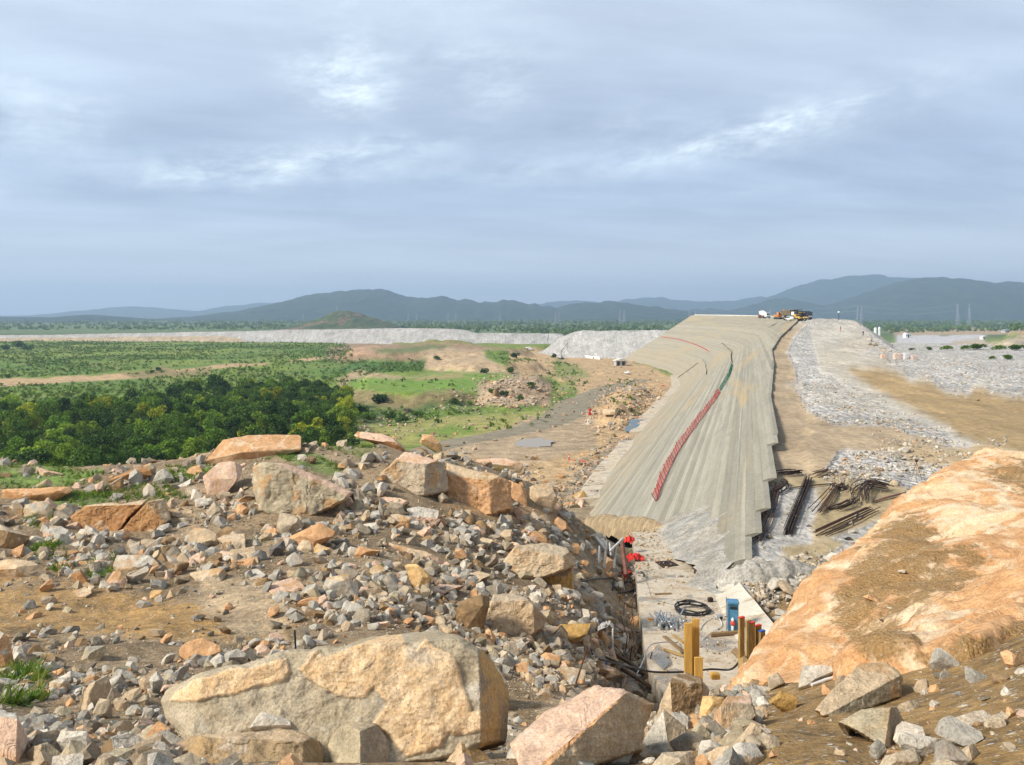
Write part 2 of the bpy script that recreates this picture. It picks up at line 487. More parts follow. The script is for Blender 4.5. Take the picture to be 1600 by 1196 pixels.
def hit(fn, px, py, d0=4.0, d1=130.0, step=1.01):
    """first distance at which the view line meets the height function"""
    n = int(math.log(d1 / d0) / math.log(step)) + 1
    d = d0 * step ** np.arange(n)
    x = (px - 800) / F * d
    g = fn(x, d) - (-(py - 490) / F * d)
    k = np.nonzero(g >= 0)[0]
    return float(d[k[0]]) if len(k) else float(d1)
def plinth_d(py): return 10.6 / ((py - 490.0) / F - .12)
def plinth_at(px, py): return at(px, py, plinth_d(py))
def fill_at(px, py): return at(px, py, hit(fill_z, px, py, 44, 400, 1.005))
def hill_at(px, py): return at(px, py, hit(hill_z, px, py))
# ---------------------------------------------------------------- sky and sun
def build_sky():
    w = bpy.data.worlds.new("World"); SC.world = w; w.use_nodes = True
    t = w.node_tree
    for n in list(t.nodes): t.nodes.remove(n)
    def N(typ, ins=None, **kw):
        nd = t.nodes.new(typ)
        for k, v in kw.items(): setattr(nd, k, v)
        for k, v in (ins or {}).items():
            if isinstance(v, bpy.types.NodeSocket): t.links.new(v, nd.inputs[k])
            else: nd.inputs[k].default_value = v
        return nd
    def M(op, a, b=0.0, clamp=False): return N('ShaderNodeMath', {0: a, 1: b}, operation=op, use_clamp=clamp).outputs[0]
    def mixc(f, a, b, mode='MIX'):
        nd = N('ShaderNodeMix', data_type='RGBA', blend_type=mode)
        for s, v in ((nd.inputs['Factor'], f), (nd.inputs[6], a), (nd.inputs[7], b)):
            if isinstance(v, bpy.types.NodeSocket): t.links.new(v, s)
            else: s.default_value = v if not isinstance(v, tuple) else (*v, 1)
        return nd.outputs[2]
    def MR(v, a, b, c=0.0, d=1.0): return N('ShaderNodeMapRange', {'Value': v, 'From Min': a, 'From Max': b, 'To Min': c, 'To Max': d}, interpolation_type='SMOOTHSTEP').outputs['Result']
    co = N('ShaderNodeTexCoord').outputs['Generated']
    sx = N('ShaderNodeSeparateXYZ', {0: co})
    X, Y, Z = sx.outputs
    az = M('MULTIPLY', M('ARCTAN2', X, Y), 57.2958)
    el = M('MULTIPLY', M('ARCSINE', Z), 57.2958)
    zz = M('ADD', M('MAXIMUM', Z, 0.0), 0.10)
    u = M('DIVIDE', X, zz); v = M('DIVIDE', Y, zz)
    cv = N('ShaderNodeCombineXYZ', {0: M('ADD', M('MULTIPLY', u, .42), M('MULTIPLY', v, .05)), 1: M('ADD', M('MULTIPLY', v, 1.0), M('MULTIPLY', u, -.22)), 2: 0.3}).outputs[0]
    n1 = N('ShaderNodeTexNoise', {'Vector': cv, 'Scale': 0.75, 'Detail': 6.0, 'Roughness': 0.5, 'Distortion': 0.5}).outputs['Fac']
    n2 = N('ShaderNodeTexNoise', {'Vector': cv, 'Scale': 3.2, 'Detail': 8.0, 'Roughness': 0.62, 'Distortion': 0.15}).outputs['Fac']
    cw = N('ShaderNodeCombineXYZ', {0: M('MULTIPLY', az, .11), 1: M('ADD', M('MULTIPLY', el, .3), M('MULTIPLY', az, -.035)), 2: 1.7}).outputs[0]
    n3 = N('ShaderNodeTexNoise', {'Vector': cw, 'Scale': 1.6, 'Detail': 9.0, 'Roughness': 0.68, 'Distortion': 0.25}).outputs['Fac']
    sky = N('ShaderNodeTexSky', sky_type='NISHITA', sun_disc=False, sun_elevation=SUN_EL, sun_rotation=SUN_ROT, air_density=1.2, dust_density=2.0)
    nis = mixc(1.0, sky.outputs[0], (.1, .1, .1), 'MULTIPLY')
    low = (.560, .610, .680); mid = (.360, .445, .590); top = (.440, .510, .615)
    c = mixc(MR(el, 0.5, 9.0), low, mid)
    c = mixc(MR(el, 7.0, 21.0), c, top)
    tone = M('ADD', MR(n1, .32, .68, .82, 1.18), M('MULTIPLY', M('SUBTRACT', n2, .5), .55))
    tone = M('ADD', 1.0, M('MULTIPLY', M('SUBTRACT', tone, 1.0), MR(el, 2.0, 9.0, .25, 1.0)))
    c = mixc(1.0, c, N('ShaderNodeCombineXYZ', {0: tone, 1: tone, 2: M('ADD', M('MULTIPLY', tone, .85), .15)}).outputs[0], 'MULTIPLY')
    # thin bright breaks in the cloud sheet, by bearing and height in degrees
    tot = None
    for (a, e, rx, ry, tl, s) in [(-12.6, 16.8, 3.4, 2.0, 5, 1.0), (-11.2, 15.0, 2.6, 1.2, 5, .6), (-13.5, 11.0, 8.5, 1.2, 8, .8), (-21, 9.3, 6.5, 1.0, 5, .55), (17.5, 12.3, 7.5, 1.1, 10, .85),
                                  (-32, 13.6, 5.5, 2.0, -4, .5), (-3, 17.6, 5.5, 1.6, 10, .45), (-1, 15.2, 3.0, 1.0, 10, .45), (4, 10.6, 16, 1.2, 4, .35), (24, 14.2, 9, 1.0, 8, .35), (-31, 10.6, 4, 1.4, 0, .35), (-36, 7.5, 5, .9, 0, .3), (9, 13.6, 6, 1.0, 6, .3), (-8, 21, 10, 2.0, 4, .25), (14, 8.4, 12, .6, 4, .18)]:
        cr, sr = math.cos(math.radians(tl)), math.sin(math.radians(tl))
        da = M('SUBTRACT', az, a); de = M('SUBTRACT', el, e)
        p = M('DIVIDE', M('ADD', M('MULTIPLY', da, cr), M('MULTIPLY', de, sr)), rx)
        q = M('DIVIDE', M('SUBTRACT', M('MULTIPLY', de, cr), M('MULTIPLY', da, sr)), ry)
        g = M('MULTIPLY', M('EXPONENT', M('MULTIPLY', M('ADD', M('MULTIPLY', p, p), M('MULTIPLY', q, q)), -1.0)), s)
        tot = g if tot is None else M('ADD', tot, g)
    n4 = N('ShaderNodeTexNoise', {'Vector': cw, 'Scale': 6.5, 'Detail': 7.0, 'Roughness': 0.62, 'Distortion': 0.4}).outputs['Fac']
    br = M('MULTIPLY', tot, M('MULTIPLY', MR(n3, .34, .68, .10, 1.5), MR(n4, .34, .68, .70, 1.25)))
    c = mixc(M('MULTIPLY', br, .66, True), c, (.74, .84, .90))
    # unseen sky above the view, dimmed to weaken the ambient fill
    up = M('ADD', 1.0, M('MULTIPLY', MR(el, 24, 60), -.45))
    c = mixc(1.0, c, N('ShaderNodeCombineXYZ', {0: up, 1: up, 2: up}).outputs[0], 'MULTIPLY')
    c = mixc(.12, c, nis)
    bg = N('ShaderNodeBackground', {'Color': c, 'Strength': SKY_GAIN})
    out = N('ShaderNodeOutputWorld', {0: bg.outputs[0]})

SUN_DIR = Vector((-.80, -.36, .72)).normalized()       # towards the sun
SUN_EL = math.asin(SUN_DIR.z); SUN_ROT = math.atan2(SUN_DIR.x, SUN_DIR.y) % (2 * math.pi)
SKY_GAIN = 0.80
build_sky()
sl = bpy.data.lights.new('sun', 'SUN'); sl.energy = 3.4; sl.angle = math.radians(13); sl.color = (1.0, .955, .87)
so = link('sun', sl); so.rotation_euler = (-SUN_DIR).to_track_quat('-Z', 'Y').to_euler(); so.location = (-60, -30, 80)

cam = bpy.data.cameras.new('camera'); cam.lens = F / 1600 * 36; cam.sensor_width = 36; cam.sensor_fit = 'HORIZONTAL'
cam.shift_y = -(598.0 - 490.0) / 1600.0; cam.clip_start = .1; cam.clip_end = 60000
co_ = link('camera', cam); co_.rotation_euler = (math.pi / 2, 0, 0)
SC.camera = co_
SC.render.resolution_x = 1024; SC.render.resolution_y = 765
SC.view_settings.view_transform = 'Standard'; SC.view_settings.look = 'None'; SC.view_settings.gamma = 1
SC.view_settings.exposure = 0.9
SC.cycles.max_bounces = 6; SC.cycles.diffuse_bounces = 3; SC.cycles.transparent_max_bounces = 8; SC.cycles.volume_bounces = 0
SC.cycles.use_denoising = True

# ---------------------------------------------------------------- haze over the whole plain
def build_haze():
    b = MB().box((0, 3500, 205), (30000, 22000, 500))
    m = bpy.data.materials.new('haze_air'); m.use_nodes = True; t = m.node_tree
    t.nodes.remove(t.nodes['Principled BSDF'])
    v = t.nodes.new('ShaderNodeVolumePrincipled'); v.inputs['Color'].default_value = (.56, .76, 1.0, 1); v.inputs['Density'].default_value = HAZE
    v.inputs['Anisotropy'].default_value = 0.15
    t.links.new(v.outputs[0], t.nodes['Material Output'].inputs['Volume'])
    o = b.build('haze', m); tag(o, kind='stuff', label='thin blue haze over the plain and the far hills')
HAZE = 1.4e-4
build_haze()

# ---------------------------------------------------------------- hills
def hill_material(name, col, col2, bare=None):
    k = NT(name); p = k.pos()
    n = k.noise(p, .012, 6, .6); f = k.noise(p, .07, 5, .7)
    c = k.mix(k.ramp(n, .38, .62), col, col2)
    c = k.val(c, k.ramp(f, .3, .7, .6, 1.35))
    if bare: c = k.mix(k.math('MULTIPLY', k.ramp(k.noise(p, .02, 3), .55, .65), .8), c, bare)
    return k.done(c, k.bump(f, .9, 9.0), 1.0)
M_FOREST = hill_material('forest_slope', (.018, .036, .020), (.034, .058, .026))
M_KNOLL = hill_material('knoll_slope', (.055, .085, .025), (.095, .11, .04), (.22, .13, .08))

def hill_ridge(name, prof, D, depth, base=-40, mat=M_FOREST, seed=0, spur=.22, wl=420.0, nx=260, ny=46):
    px = np.array([p[0] for p in prof], float); py = np.array([p[1] for p in prof], float)
    X = np.linspace(px[0], px[-1], nx)
    # rounded profile through the given summit rows
    R = np.interp(X, px, py); R = R + 1.5 * fbm(xyz(X / 11, X * 0 + seed), 3, seed)
    H = (490 - R) / F * D - base
    V = []
    tt = np.linspace(-1, 1, ny)
    xx = (X - 800) / F * D
    XX, TT = np.meshgrid(xx, tt)
    YY = D + TT * depth * (1 + .12 * np.sin(XX / wl + seed))
    fall = np.where(TT < 0, (1 - np.abs(TT) ** 1.25), 1 - np.abs(TT) ** 1.6)
    p = xyz(XX / wl, YY / wl)
    rid = (1 - np.abs(fbm(p, 4, seed))).reshape(XX.shape)
    n = fbm(p * 4, 4, seed + 3).reshape(XX.shape)
    Z = base + H[None, :] * np.clip(fall, 0, 1) * (1 + spur * (rid - .7) * (np.abs(TT) * 1.6)) + n * H.max() * .018
    Z = np.where(np.abs(TT) > .999, base - 5, Z)
    me = np_mesh(name, np.stack([XX, YY, Z], -1).reshape(-1, 3), grid_faces(ny, nx), [mat], True)
    return tag(link(name, me), kind='structure')
hill_ridge('far_hills', [(-260,500),(60,498),(120,492),(160,484),(205,477.5),(240,481),(270,484),(300,487),(330,484),(380,475),(425,474),(470,480),(560,490),(700,492),(800,478),(860,473),(900,470),(950,474),(985,467),(1030,465),(1090,472),(1150,470),(1190,463),(1230,478),(1320,490),(1400,498)], 9500, 1500, seed=2, wl=900)
hill_ridge('far_hills', [(1100,498),(1180,476),(1230,455),(1280,438),(1330,430.5),(1360,430),(1400,433),(1440,434),(1500,440),(1560,448),(1640,452),(1750,470),(1850,498)], 8200, 1500, seed=9, wl=800)
hill_ridge('hills', [(-420,497),(-200,492),(0,496),(40,497),(80,500),(110,498),(140,493),(180,497),(215,505),(260,509)], 3900, 700, seed=4, wl=300)
hill_ridge('hills', [(180,507),(250,503),(300,497),(350,490),(400,484),(440,474),(475,463),(520,455.5),(555,453.5),(590,451.5),(610,455),(635,464),(660,467),(700,463.5),(715,470),(730,468.5),(750,473),(775,472),(785,467),(800,470),(840,477),(870,480),(900,474.5),(935,472.5),(965,471),(990,475),(1030,481),(1080,488),(1130,497),(1190,505)], 5200, 1000, seed=5, wl=420)
hill_ridge('hills', [(1000,505),(1040,498),(1075,484),(1110,483),(1140,487),(1170,478),(1205,469),(1225,464),(1250,470),(1290,478),(1350,492),(1400,503)], 6000, 800, seed=7, wl=380)
hill_ridge('hills', [(1190,505),(1260,492),(1320,473),(1370,457),(1410,441),(1440,434),(1470,433.5),(1500,436),(1530,440),(1555,442),(1585,440),(1610,444),(1660,443),(1750,455),(1900,480),(2050,504)], 5600, 1100, seed=8, wl=480)
hill_ridge('knoll', [(455,512),(480,504),(500,497),(515,490.5),(527,487),(540,486.5),(555,489),(575,495),(600,503),(625,511)], 1900, 190, base=-39, mat=M_KNOLL, seed=6, wl=110, nx=120)

# ---------------------------------------------------------------- the valley floor
def wpoly(pts): return [((px - 800) / F * d, d) for px, d in pts]
PLATEAU = [  # footprint (bearing as photo column, distance), height, slope width
 (wpoly([(522,610),(600,585),(690,590),(800,600),(835,690),(760,740),(640,760),(560,730)]), 7.5, 13),
 (wpoly([(600,760),(700,720),(850,760),(900,840),(760,880),(600,880)]), 5, 14),
 (wpoly([(660,492),(740,470),(800,472),(858,505),(842,590),(760,610),(705,585)]), 6.0, 13),
 (wpoly([(540,352),(575,312),(640,300),(700,305),(790,318),(870,338),(862,430),(760,452),(650,452),(565,432)]), 4.6, 9),
 (wpoly([(925,258),(985,250),(1003,285),(1014,325),(1016,365),(990,388),(950,345)]), 3.6, 9),
 (wpoly([(735,300),(800,292),(868,300),(872,360),(800,385),(752,360)]), 2.0, 10),
 (wpoly([(940,460),(965,470),(950,500),(925,490)]), 2.0, 8),
 (wpoly([(868,415),(895,420),(890,450),(868,440)]), 2.0, 7),
 (wpoly([(1530,830),(1590,800),(1640,830),(1640,900),(1560,930)]), 9, 14),
 (wpoly([(1560,1100),(1700,1080),(1760,1200),(1580,1250)]), 12, 16),
]
def valley_z(x, y):
    x = np.asarray(x, float); y = np.asarray(y, float); sh = x.shape
    z = -37 + np.interp(y, [60, 111, 150, 195, 260, 400], [9.5, 8.0, 4.6, 2.8, .9, 0])
    p = xyz(x, y)
    z = z + (.5 * fbm(p / 26, 4, 31)).reshape(sh) * np.interp(y, [100, 400, 1500], [.7, 1.1, 1.6])
    z = z + (.42 * fbm(p / 6, 3, 33)).reshape(sh) * sstep(.04, .12, x / y) * (1 - sstep(380, 440, y))
    for poly, h, w in PLATEAU:
        ax = np.array(poly)
        m = (x > ax[:, 0].min() - 30) & (x < ax[:, 0].max() + 30) & (y > ax[:, 1].min() - 30) & (y < ax[:, 1].max() + 30)
        if not m.any(): continue
        sd = poly_sd(x[m], y[m], poly) + 3.2 * fbm(xyz(x[m], y[m]) / 14, 4, 41)
        z[m] += h * sstep(-w * .1, w, sd) * (1 + .06 * vnoise(xyz(x[m], y[m]) / 20, 3))
    return z
def valley_at(px, py): return at(px, py, hit(valley_z, px, py, 100, 9000, 1.004))

GREEN = (.120, .180, .026); LEAFY = (.115, .165, .035); SOIL = (.42, .285, .15); BROWN = (.27, .18, .105); PALE = (.47, .42, .36); SILT = (.25, .20, .14); DKGREEN = (.040, .075, .022)
REGION = [  # photo outline, colour, edge softness in photo pixels, share of grass kept in it
 ([(-400,504),(2200,504),(2200,522),(-400,522)], (.10,.145,.045), 2),
 ([(-60,595),(100,589),(220,582),(350,570),(420,566),(420,570),(330,577),(210,592),(100,598),(40,603),(-60,606)], SOIL, 1.5),
 ([(190,583),(330,574),(330,586),(210,592)], (.22,.17,.07), 4),
 ([(450,565),(500,556),(505,561),(455,568)], SOIL, 1),
 ([(512,540),(600,532),(700,536),(800,545),(830,566),(650,566),(540,568),(500,560)], BROWN, 4),
 ([(535,548),(590,540),(600,546),(560,556)], (.40,.25,.15), 2),
 ([(580,546),(640,537),(700,542),(680,549),(600,552)], (.13,.15,.05), 4),
 ([(655,548),(800,548),(860,560),(850,585),(700,585),(655,575)], (.40,.285,.17), 4),
 ([(755,547),(790,546),(820,560),(850,566),(820,575),(790,572),(760,560)], GREEN, 3),
 ([(600,560),(665,560),(660,580),(500,583),(520,575)], (.07,.14,.028), 4),
 ([(800,548),(880,545),(975,560),(1070,590),(1040,640),(1000,700),(960,760),(915,800),(830,770),(690,715),(690,695),(850,655),(900,630),(905,610),(860,590),(800,575)], SOIL, 5),
 ([(525,590),(560,581),(600,583),(640,586),(690,585),(640,590),(560,605),(528,610)], (.36,.26,.15), 3),
 ([(540,600),(600,588),(700,585),(790,583),(850,600),(800,612),(745,617),(640,612),(560,612)], (.135,.225,.030), 5),
 ([(640,590),(720,586),(720,590),(650,595)], (.30,.24,.10), 3),
 ([(530,612),(620,612),(740,616),(760,640),(600,650),(540,640)], (.20,.16,.07), 5),
 ([(480,640),(640,632),(760,632),(760,648),(560,668),(480,668)], (.09,.13,.035), 6),
 ([(750,600),(830,585),(860,600),(855,635),(750,632)], (.38,.27,.17), 5),
 ([(560,672),(640,650),(760,640),(860,636),(862,660),(760,682),(690,692),(600,694)], (.26,.25,.07), 6),
 ([(600,650),(700,640),(860,634),(860,642),(700,652),(620,660)], (.13,.19,.035), 5),
 ([(640,676),(740,664),(745,676),(660,688)], (.15,.21,.035), 4),
 ([(855,610),(900,592),(900,604),(862,628)], (.20,.22,.06), 4),
 ([(865,560),(905,572),(920,590),(870,592),(858,575)], (.19,.20,.06), 6),
 ([(830,655),(905,640),(930,655),(930,700),(830,725),(720,712),(700,700)], (.34,.25,.155), 5),
 ([(955,690),(1005,680),(985,720),(945,760),(915,800),(880,775),(900,740),(940,715)], SILT, 5),
 ([(840,770),(1010,770),(1010,930),(840,930)], (.24,.18,.11), 6),
 ([(1400,522),(1540,524),(1530,548),(1400,546)], (.44,.42,.41), 2),
 ([(1380,514),(1600,512),(1700,513),(1700,522),(1400,524)], (.36,.26,.15), 2),
 ([(1480,535),(1700,530),(1700,600),(1480,575)], (.40,.32,.22), 4),
]
def paint(x, y, z, base, regions, seed=0, jit=1.0):
    """surface colour of each ground point: which material lies there"""
    x = np.asarray(x).ravel(); y = np.asarray(y).ravel(); z = np.asarray(z).ravel()
    px = x / y * F + 800; py = 490 - z / y * F
    p = xyz(x, y)
    s = np.maximum(y, 30) / 100
    wob = fbm(p / (2.2 * s)[:, None], 4, seed)
    wob2 = fbm(p / (2.2 * s)[:, None], 4, seed + 50)
    c = np.tile(np.array(base, float), (len(x), 1)) if np.ndim(base) == 1 else np.array(base, float)
    for poly, col, soft in regions:
        a = np.array(poly)
        m = (px > a[:, 0].min() - 30) & (px < a[:, 0].max() + 30) & (py > a[:, 1].min() - 30) & (py < a[:, 1].max() + 30)
        if not m.any(): continue
        sd = poly_sd(px[m] + wob[m] * soft * 1.6 * jit, py[m] + wob2[m] * soft * .8 * jit, poly)
        w = sstep(-soft, soft, sd + wob2[m] * soft * .6)[:, None]
        c[m] = c[m] * (1 - w) + np.array(col) * w
    return c
def ground_mat(name, fine=1.0, bump=.35, pebble=0.0, track=0.0):
    k = NT(name); p = k.pos(); c = k.attr('col').outputs['Color']
    a = k.noise(p, .25 * fine, 6, .65); b = k.noise(p, 1.7 * fine, 5, .7); e = k.noise(p, .05 * fine, 3)
    c = k.val(c, k.ramp(a, .3, .7, .70, 1.28)); c = k.val(c, k.ramp(b, .3, .7, .62, 1.35))
    c = k.mix(k.math('MULTIPLY', k.ramp(e, .5, .7), .25), c, (.30, .21, .12))
    h = b
    if pebble:
        nd = k.n('ShaderNodeVectorMath', {0: p}, operation='ADD'); k.put(nd.inputs[1], k.scl(k.n('ShaderNodeTexNoise', {'Vector': p, 'Scale': 3.0, 'Detail': 3.0}).outputs['Color'], (.25, .25, .25)))
        for sc, amt in ((3.0, pebble), (8.5, pebble * .8)):
            v = k.voro(nd.outputs[0], sc * fine)
            sep = k.n('ShaderNodeSeparateColor', {0: k.voro(nd.outputs[0], sc * fine, out='Color')}).outputs[0]
            pick = k.math('MULTIPLY', k.ramp(v, .22, .38, amt, 0.0), k.ramp(sep, .55, .65))
            c = k.mix(pick, c, k.val((.46, .40, .32), k.ramp(sep, .5, 1.0, .65, 1.25)))
            h = k.math('ADD', h, k.math('MULTIPLY', pick, .6))
    return k.done(c, k.bump(h, bump, .35 / fine), .97)

def build_valley():
    kx = np.concatenate([np.linspace(-2.2, -.72, 40)[:-1], np.linspace(-.72, .30, 470)[:-1], np.linspace(.30, .75, 110)[:-1], np.linspace(.75, 2.2, 40)])
    d = np.concatenate([np.exp(np.linspace(math.log(62), math.log(1600), 420))[:-1], np.exp(np.linspace(math.log(1600), math.log(16000), 60))])
    K, D = np.meshgrid(kx, d)
    X = K * D; Z = valley_z(X, D)
    base = np.array(GREEN)[None] * np.ones((X.size, 1))
    n = fbm(xyz(X, D) / 60, 4, 77)[:, None]; n2 = fbm(xyz(X, D) / 16, 3, 78)[:, None]
    base = base + np.clip(n, -.5, .9) * np.array([.045, .035, .004]) + np.clip(n2, 0, 1) * np.array([.05, .02, .012])
    far = sstep(1000, 1500, D.ravel())[:, None]
    base = base * (1 - far) + np.array([.055, .085, .030]) * far
    col = paint(X, D, Z, base, REGION, 3)
    me = np_mesh('valley_ground', np.stack([X, D, Z], -1).reshape(-1, 3), grid_faces(len(d), len(kx)), [ground_mat('valley_soil', 1.0, .3)], True, {'col': col})
    tag(link('valley_ground', me), kind='structure')
build_valley()

def strip(name, pts, width, mat, lift, fn=valley_z, n=90, m=7):
    """a road sheet laid along points on the ground"""
    P = np.array([(p[0], p[1]) for p in pts]); s = np.concatenate([[0], np.cumsum(np.linalg.norm(np.diff(P, axis=0), axis=1))])
    t = np.linspace(0, s[-1], n); C = np.stack([np.interp(t, s, P[:, 0]), np.interp(t, s, P[:, 1])], 1)
    for _ in range(6): C[1:-1] = (C[:-2] + 2 * C[1:-1] + C[2:]) / 4
    T = np.gradient(C, axis=0); T /= np.linalg.norm(T, axis=1)[:, None]; Nn = np.stack([-T[:, 1], T[:, 0]], 1)
    W = np.interp(t, s, width) if np.ndim(width) else np.full(n, width)
    u = np.linspace(-.5, .5, m)
    wob = 1 + .10 * vnoise(xyz(C[:, 0] / 7, C[:, 1] / 7), 5)
    A = C[:, None] + Nn[:, None] * (u[None, :, None] * (W * wob)[:, None, None])
    z = np.maximum(fn(A[..., 0], A[..., 1]), fn(C[:, 0], C[:, 1])[:, None] - .3) + lift - .25 * (np.abs(u) > .49)
    me = np_mesh(name, np.concatenate([A, z[..., None]], 2).reshape(-1, 3), grid_faces(n, m), [mat], True)
    return tag(link(name, me), kind='structure')
def road_mat():
    k = NT('packed_gravel_road'); p = k.pos()
    a = k.noise(p, .25, 5, .6); b = k.noise(p, 2.0, 5, .7)
    c = k.mix(k.ramp(a, .35, .65), (.195, .165, .11), (.255, .215, .145)); c = k.val(c, k.ramp(b, .3, .7, .8, 1.15))
    return k.done(c, k.bump(b, .3, .08), .95)
ROAD_PX = [(640,712),(700,695),(770,681),(825,670),(862,660),(885,645),(903,630),(928,617),(960,604),(1003,594)]
strip('road', [valley_at(*p) for p in ROAD_PX], [10, 10, 11, 12, 14, 17, 17, 15, 13, 12], road_mat(), .16)

# ---------------------------------------------------------------- concrete face of the dam, laid in low lifts
LIFT = .45
def face_mat():
    k = NT('ribbed_face_concrete')
    uv = k.attr('fuv').outputs['Vector']
    n4 = k.noise(k.scl(uv, (.8, .22, 0)), 1.0, 6, .65, 1.0)
    n1 = k.noise(k.scl(uv, (.5, 1.6, 0)), 1.0, 6, .65)
    n2 = k.noise(k.scl(uv, (.06, 2.2, 0)), 1.0, 4, .6)
    n3 = k.noise(k.scl(uv, (.10, .16, 0)), 1.0, 5, .6, .8)
    sx = k.n('ShaderNodeSeparateXYZ', {0: uv}); rnd = sx.outputs[2]
    c = k.mix(k.ramp(n1, .3, .7), (.235, .215, .165), (.305, .28, .22))
    c = k.val(c, k.ramp(rnd, 0, 1, .82, 1.15))
    c = k.mix(k.math('MULTIPLY', k.ramp(n2, .58, .68), .5), c, (.47, .42, .33))
    c = k.mix(k.math('MULTIPLY', k.ramp(n3, .52, .68), .75), c, (.37, .275, .15))
    c = k.mix(k.math('MULTIPLY', k.ramp(n4, .54, .66), .55), c, (.22, .20, .155))
    c = k.mix(k.math('MULTIPLY', k.ramp(sx.outputs[1], -24, -31, 0, .6), k.ramp(n4, .35, .6, .3, 1)), c, (.37, .29, .18))
    c = k.mix(k.ramp(sx.outputs[0], 20, 40, 0, .42), c, (.35, .30, .21))
    f = k.noise(k.pos(), 3.0, 6, .7)
    c = k.val(c, k.ramp(f, .3, .7, .86, 1.12))
    return k.done(c, k.bump(f, .35, .05), .92)
def build_face():
    zs = np.arange(-38.0, -1.7, LIFT)
    zt_ = [-38,-31,-28.8,-24,-20.2,-18.9,-17,-15.4,-14.9,-14.6,-14.25,-13.9,-13.6,-13.2,-13.0,-12.7,-12.55,-11.6,-11.1,-10.4,-7.7,-2.8,-1.6]
    ds_ = [168,124,112,91,74,66,55,48,47.5,49,53,57,62,70,80,84,118,155,174,226,266,298,335]
    V = []; Fc = []; A = []; off = 0
    for i, z0 in enumerate(zs):
        smooth_top = z0 > -12.95
        d0 = float(np.interp(z0 + (0 if smooth_top else LIFT * .5), zt_, ds_)) + (0 if smooth_top else random.uniform(-.4, .4))
        d = np.concatenate([[d0], np.exp(np.linspace(math.log(d0 + .6), math.log(632), 150))])
        jx = .035 * vnoise(xyz(d / 6, d * 0 + i * 3.1), 12) + .02 * vnoise(xyz(d / 1.5, d * 0 + i * 3.1), 13)
        jz = .035 * vnoise(xyz(d / 9, d * 0 + i * 5.7), 14)
        endr = .22 * np.exp(-((d - d0) / .35) ** 2)
        rows = []
        for dz, ox in ((0.0, .06), (.06, -.02), (LIFT * .88, -.012), (LIFT, .03), (LIFT + .01, .45), (-.35, .5)):
            zn = np.full(len(d), z0 + dz)
            if smooth_top: zn = np.minimum(zn, np.maximum(np.interp(d, ds_[14:], zt_[14:]), z0 - .01) + (.01 if dz > .4 else 0))
            z = zn + jz - (0 if smooth_top else endr if dz > .3 else 0)
            rows.append(np.stack([face_x(d, zn) + ox + jx, d, z], 1))
        n = len(d); V.append(np.concatenate(rows)); r = random.random()
        A.append(np.concatenate([np.stack([d / 10, np.full(n, z0 + dz), np.full(n, r)], 1) for dz in (0, .07, .37, .45, .46, 0)]))
        for a in range(5):
            q = np.arange(n - 1) + off + a * n
            Fc.append(np.stack([q, q + n, q + n + 1, q + 1], 1))
        Fc.append(np.array([[off, off + n * 5, off + n * 4, off + n * 3], [off, off + n * 3, off + n * 2, off + n]]))
        e = off + n - 1
        Fc.append(np.array([[e, e + n * 3, e + n * 4, e + n * 5], [e, e + n, e + n * 2, e + n * 3]]))
        off += n * 6
    me = np_mesh('dam_face', np.concatenate(V), np.concatenate(Fc), [face_mat()], False)
    a = np.concatenate(A).astype(np.float32); t = me.attributes.new('fuv', 'FLOAT_VECTOR', 'POINT'); t.data.foreach_set('vector', a.ravel())
    o = link('dam_face', me)
    tag(o, 'long grey ribbed concrete face of the dam sloping down to the valley', 'dam face')
    return o
DAM_FACE = build_face()
def face_at(px, py, lift=0.0):
    k = (px - 800) / F; s = (py - 490) / F
    d = np.exp(np.linspace(math.log(30), math.log(640), 4000))
    g = face_x(d, -s * d) - lift - k * d
    j = np.nonzero(g <= 0)[0]
    return at(px, py, float(d[j[0]]) if len(j) else 632.0)

# ---------------------------------------------------------------- rockfill body of the dam (right of the face)
WHITE = (.47, .44, .40); TRACK = (.34, .235, .115); BAND = (.36, .27, .17); GRAVEL = (.37, .345, .31)
FILL_REGION = [
 ([(1205,560),(1212,530),(1250,503),(1262,503),(1240,530),(1232,552),(1245,580),(1247,610),(1262,640),(1310,665),(1360,690),(1310,705),(1290,740),(1280,760),(1195,765),(1200,700)], BAND, 4),
 ([(1275,535),(1340,512),(1360,545),(1340,560),(1420,580),(1480,605),(1700,640),(1700,720),(1560,700),(1500,690),(1440,660),(1390,640),(1330,605),(1290,580)], (.44,.385,.30), 16),
 ([(1330,580),(1400,585),(1470,605),(1700,640),(1700,730),(1560,702),(1500,680),(1430,640),(1370,610)], TRACK, 9),
 ([(1250,498),(1320,496),(1340,525),(1300,545),(1262,545)], (.45,.41,.34), 16),
 ([(1240,600),(1300,590),(1420,650),(1380,655),(1300,640)], (.44,.40,.34), 12),
 ([(1310,665),(1400,670),(1470,690),(1430,706),(1330,704)], (.40,.30,.19), 4),
 ([(1400,700),(1480,695),(1560,700),(1600,720),(1500,730),(1420,725)], (.38,.28,.16), 5),
 ([(1130,770),(1215,758),(1290,750),(1420,760),(1420,800),(1300,880),(1260,940),(1170,920),(1120,890)], GRAVEL, 6),
 ([(1275,765),(1330,755),(1420,760),(1400,800),(1330,830),(1270,850),(1262,820),(1285,790)], (.33,.25,.14), 5),
 ([(1215,750),(1300,735),(1340,752),(1300,764),(1240,762)], (.34,.26,.15), 3),
 ([(1225,855),(1300,840),(1320,850),(1270,885),(1230,885)], (.30,.23,.13), 4),
]
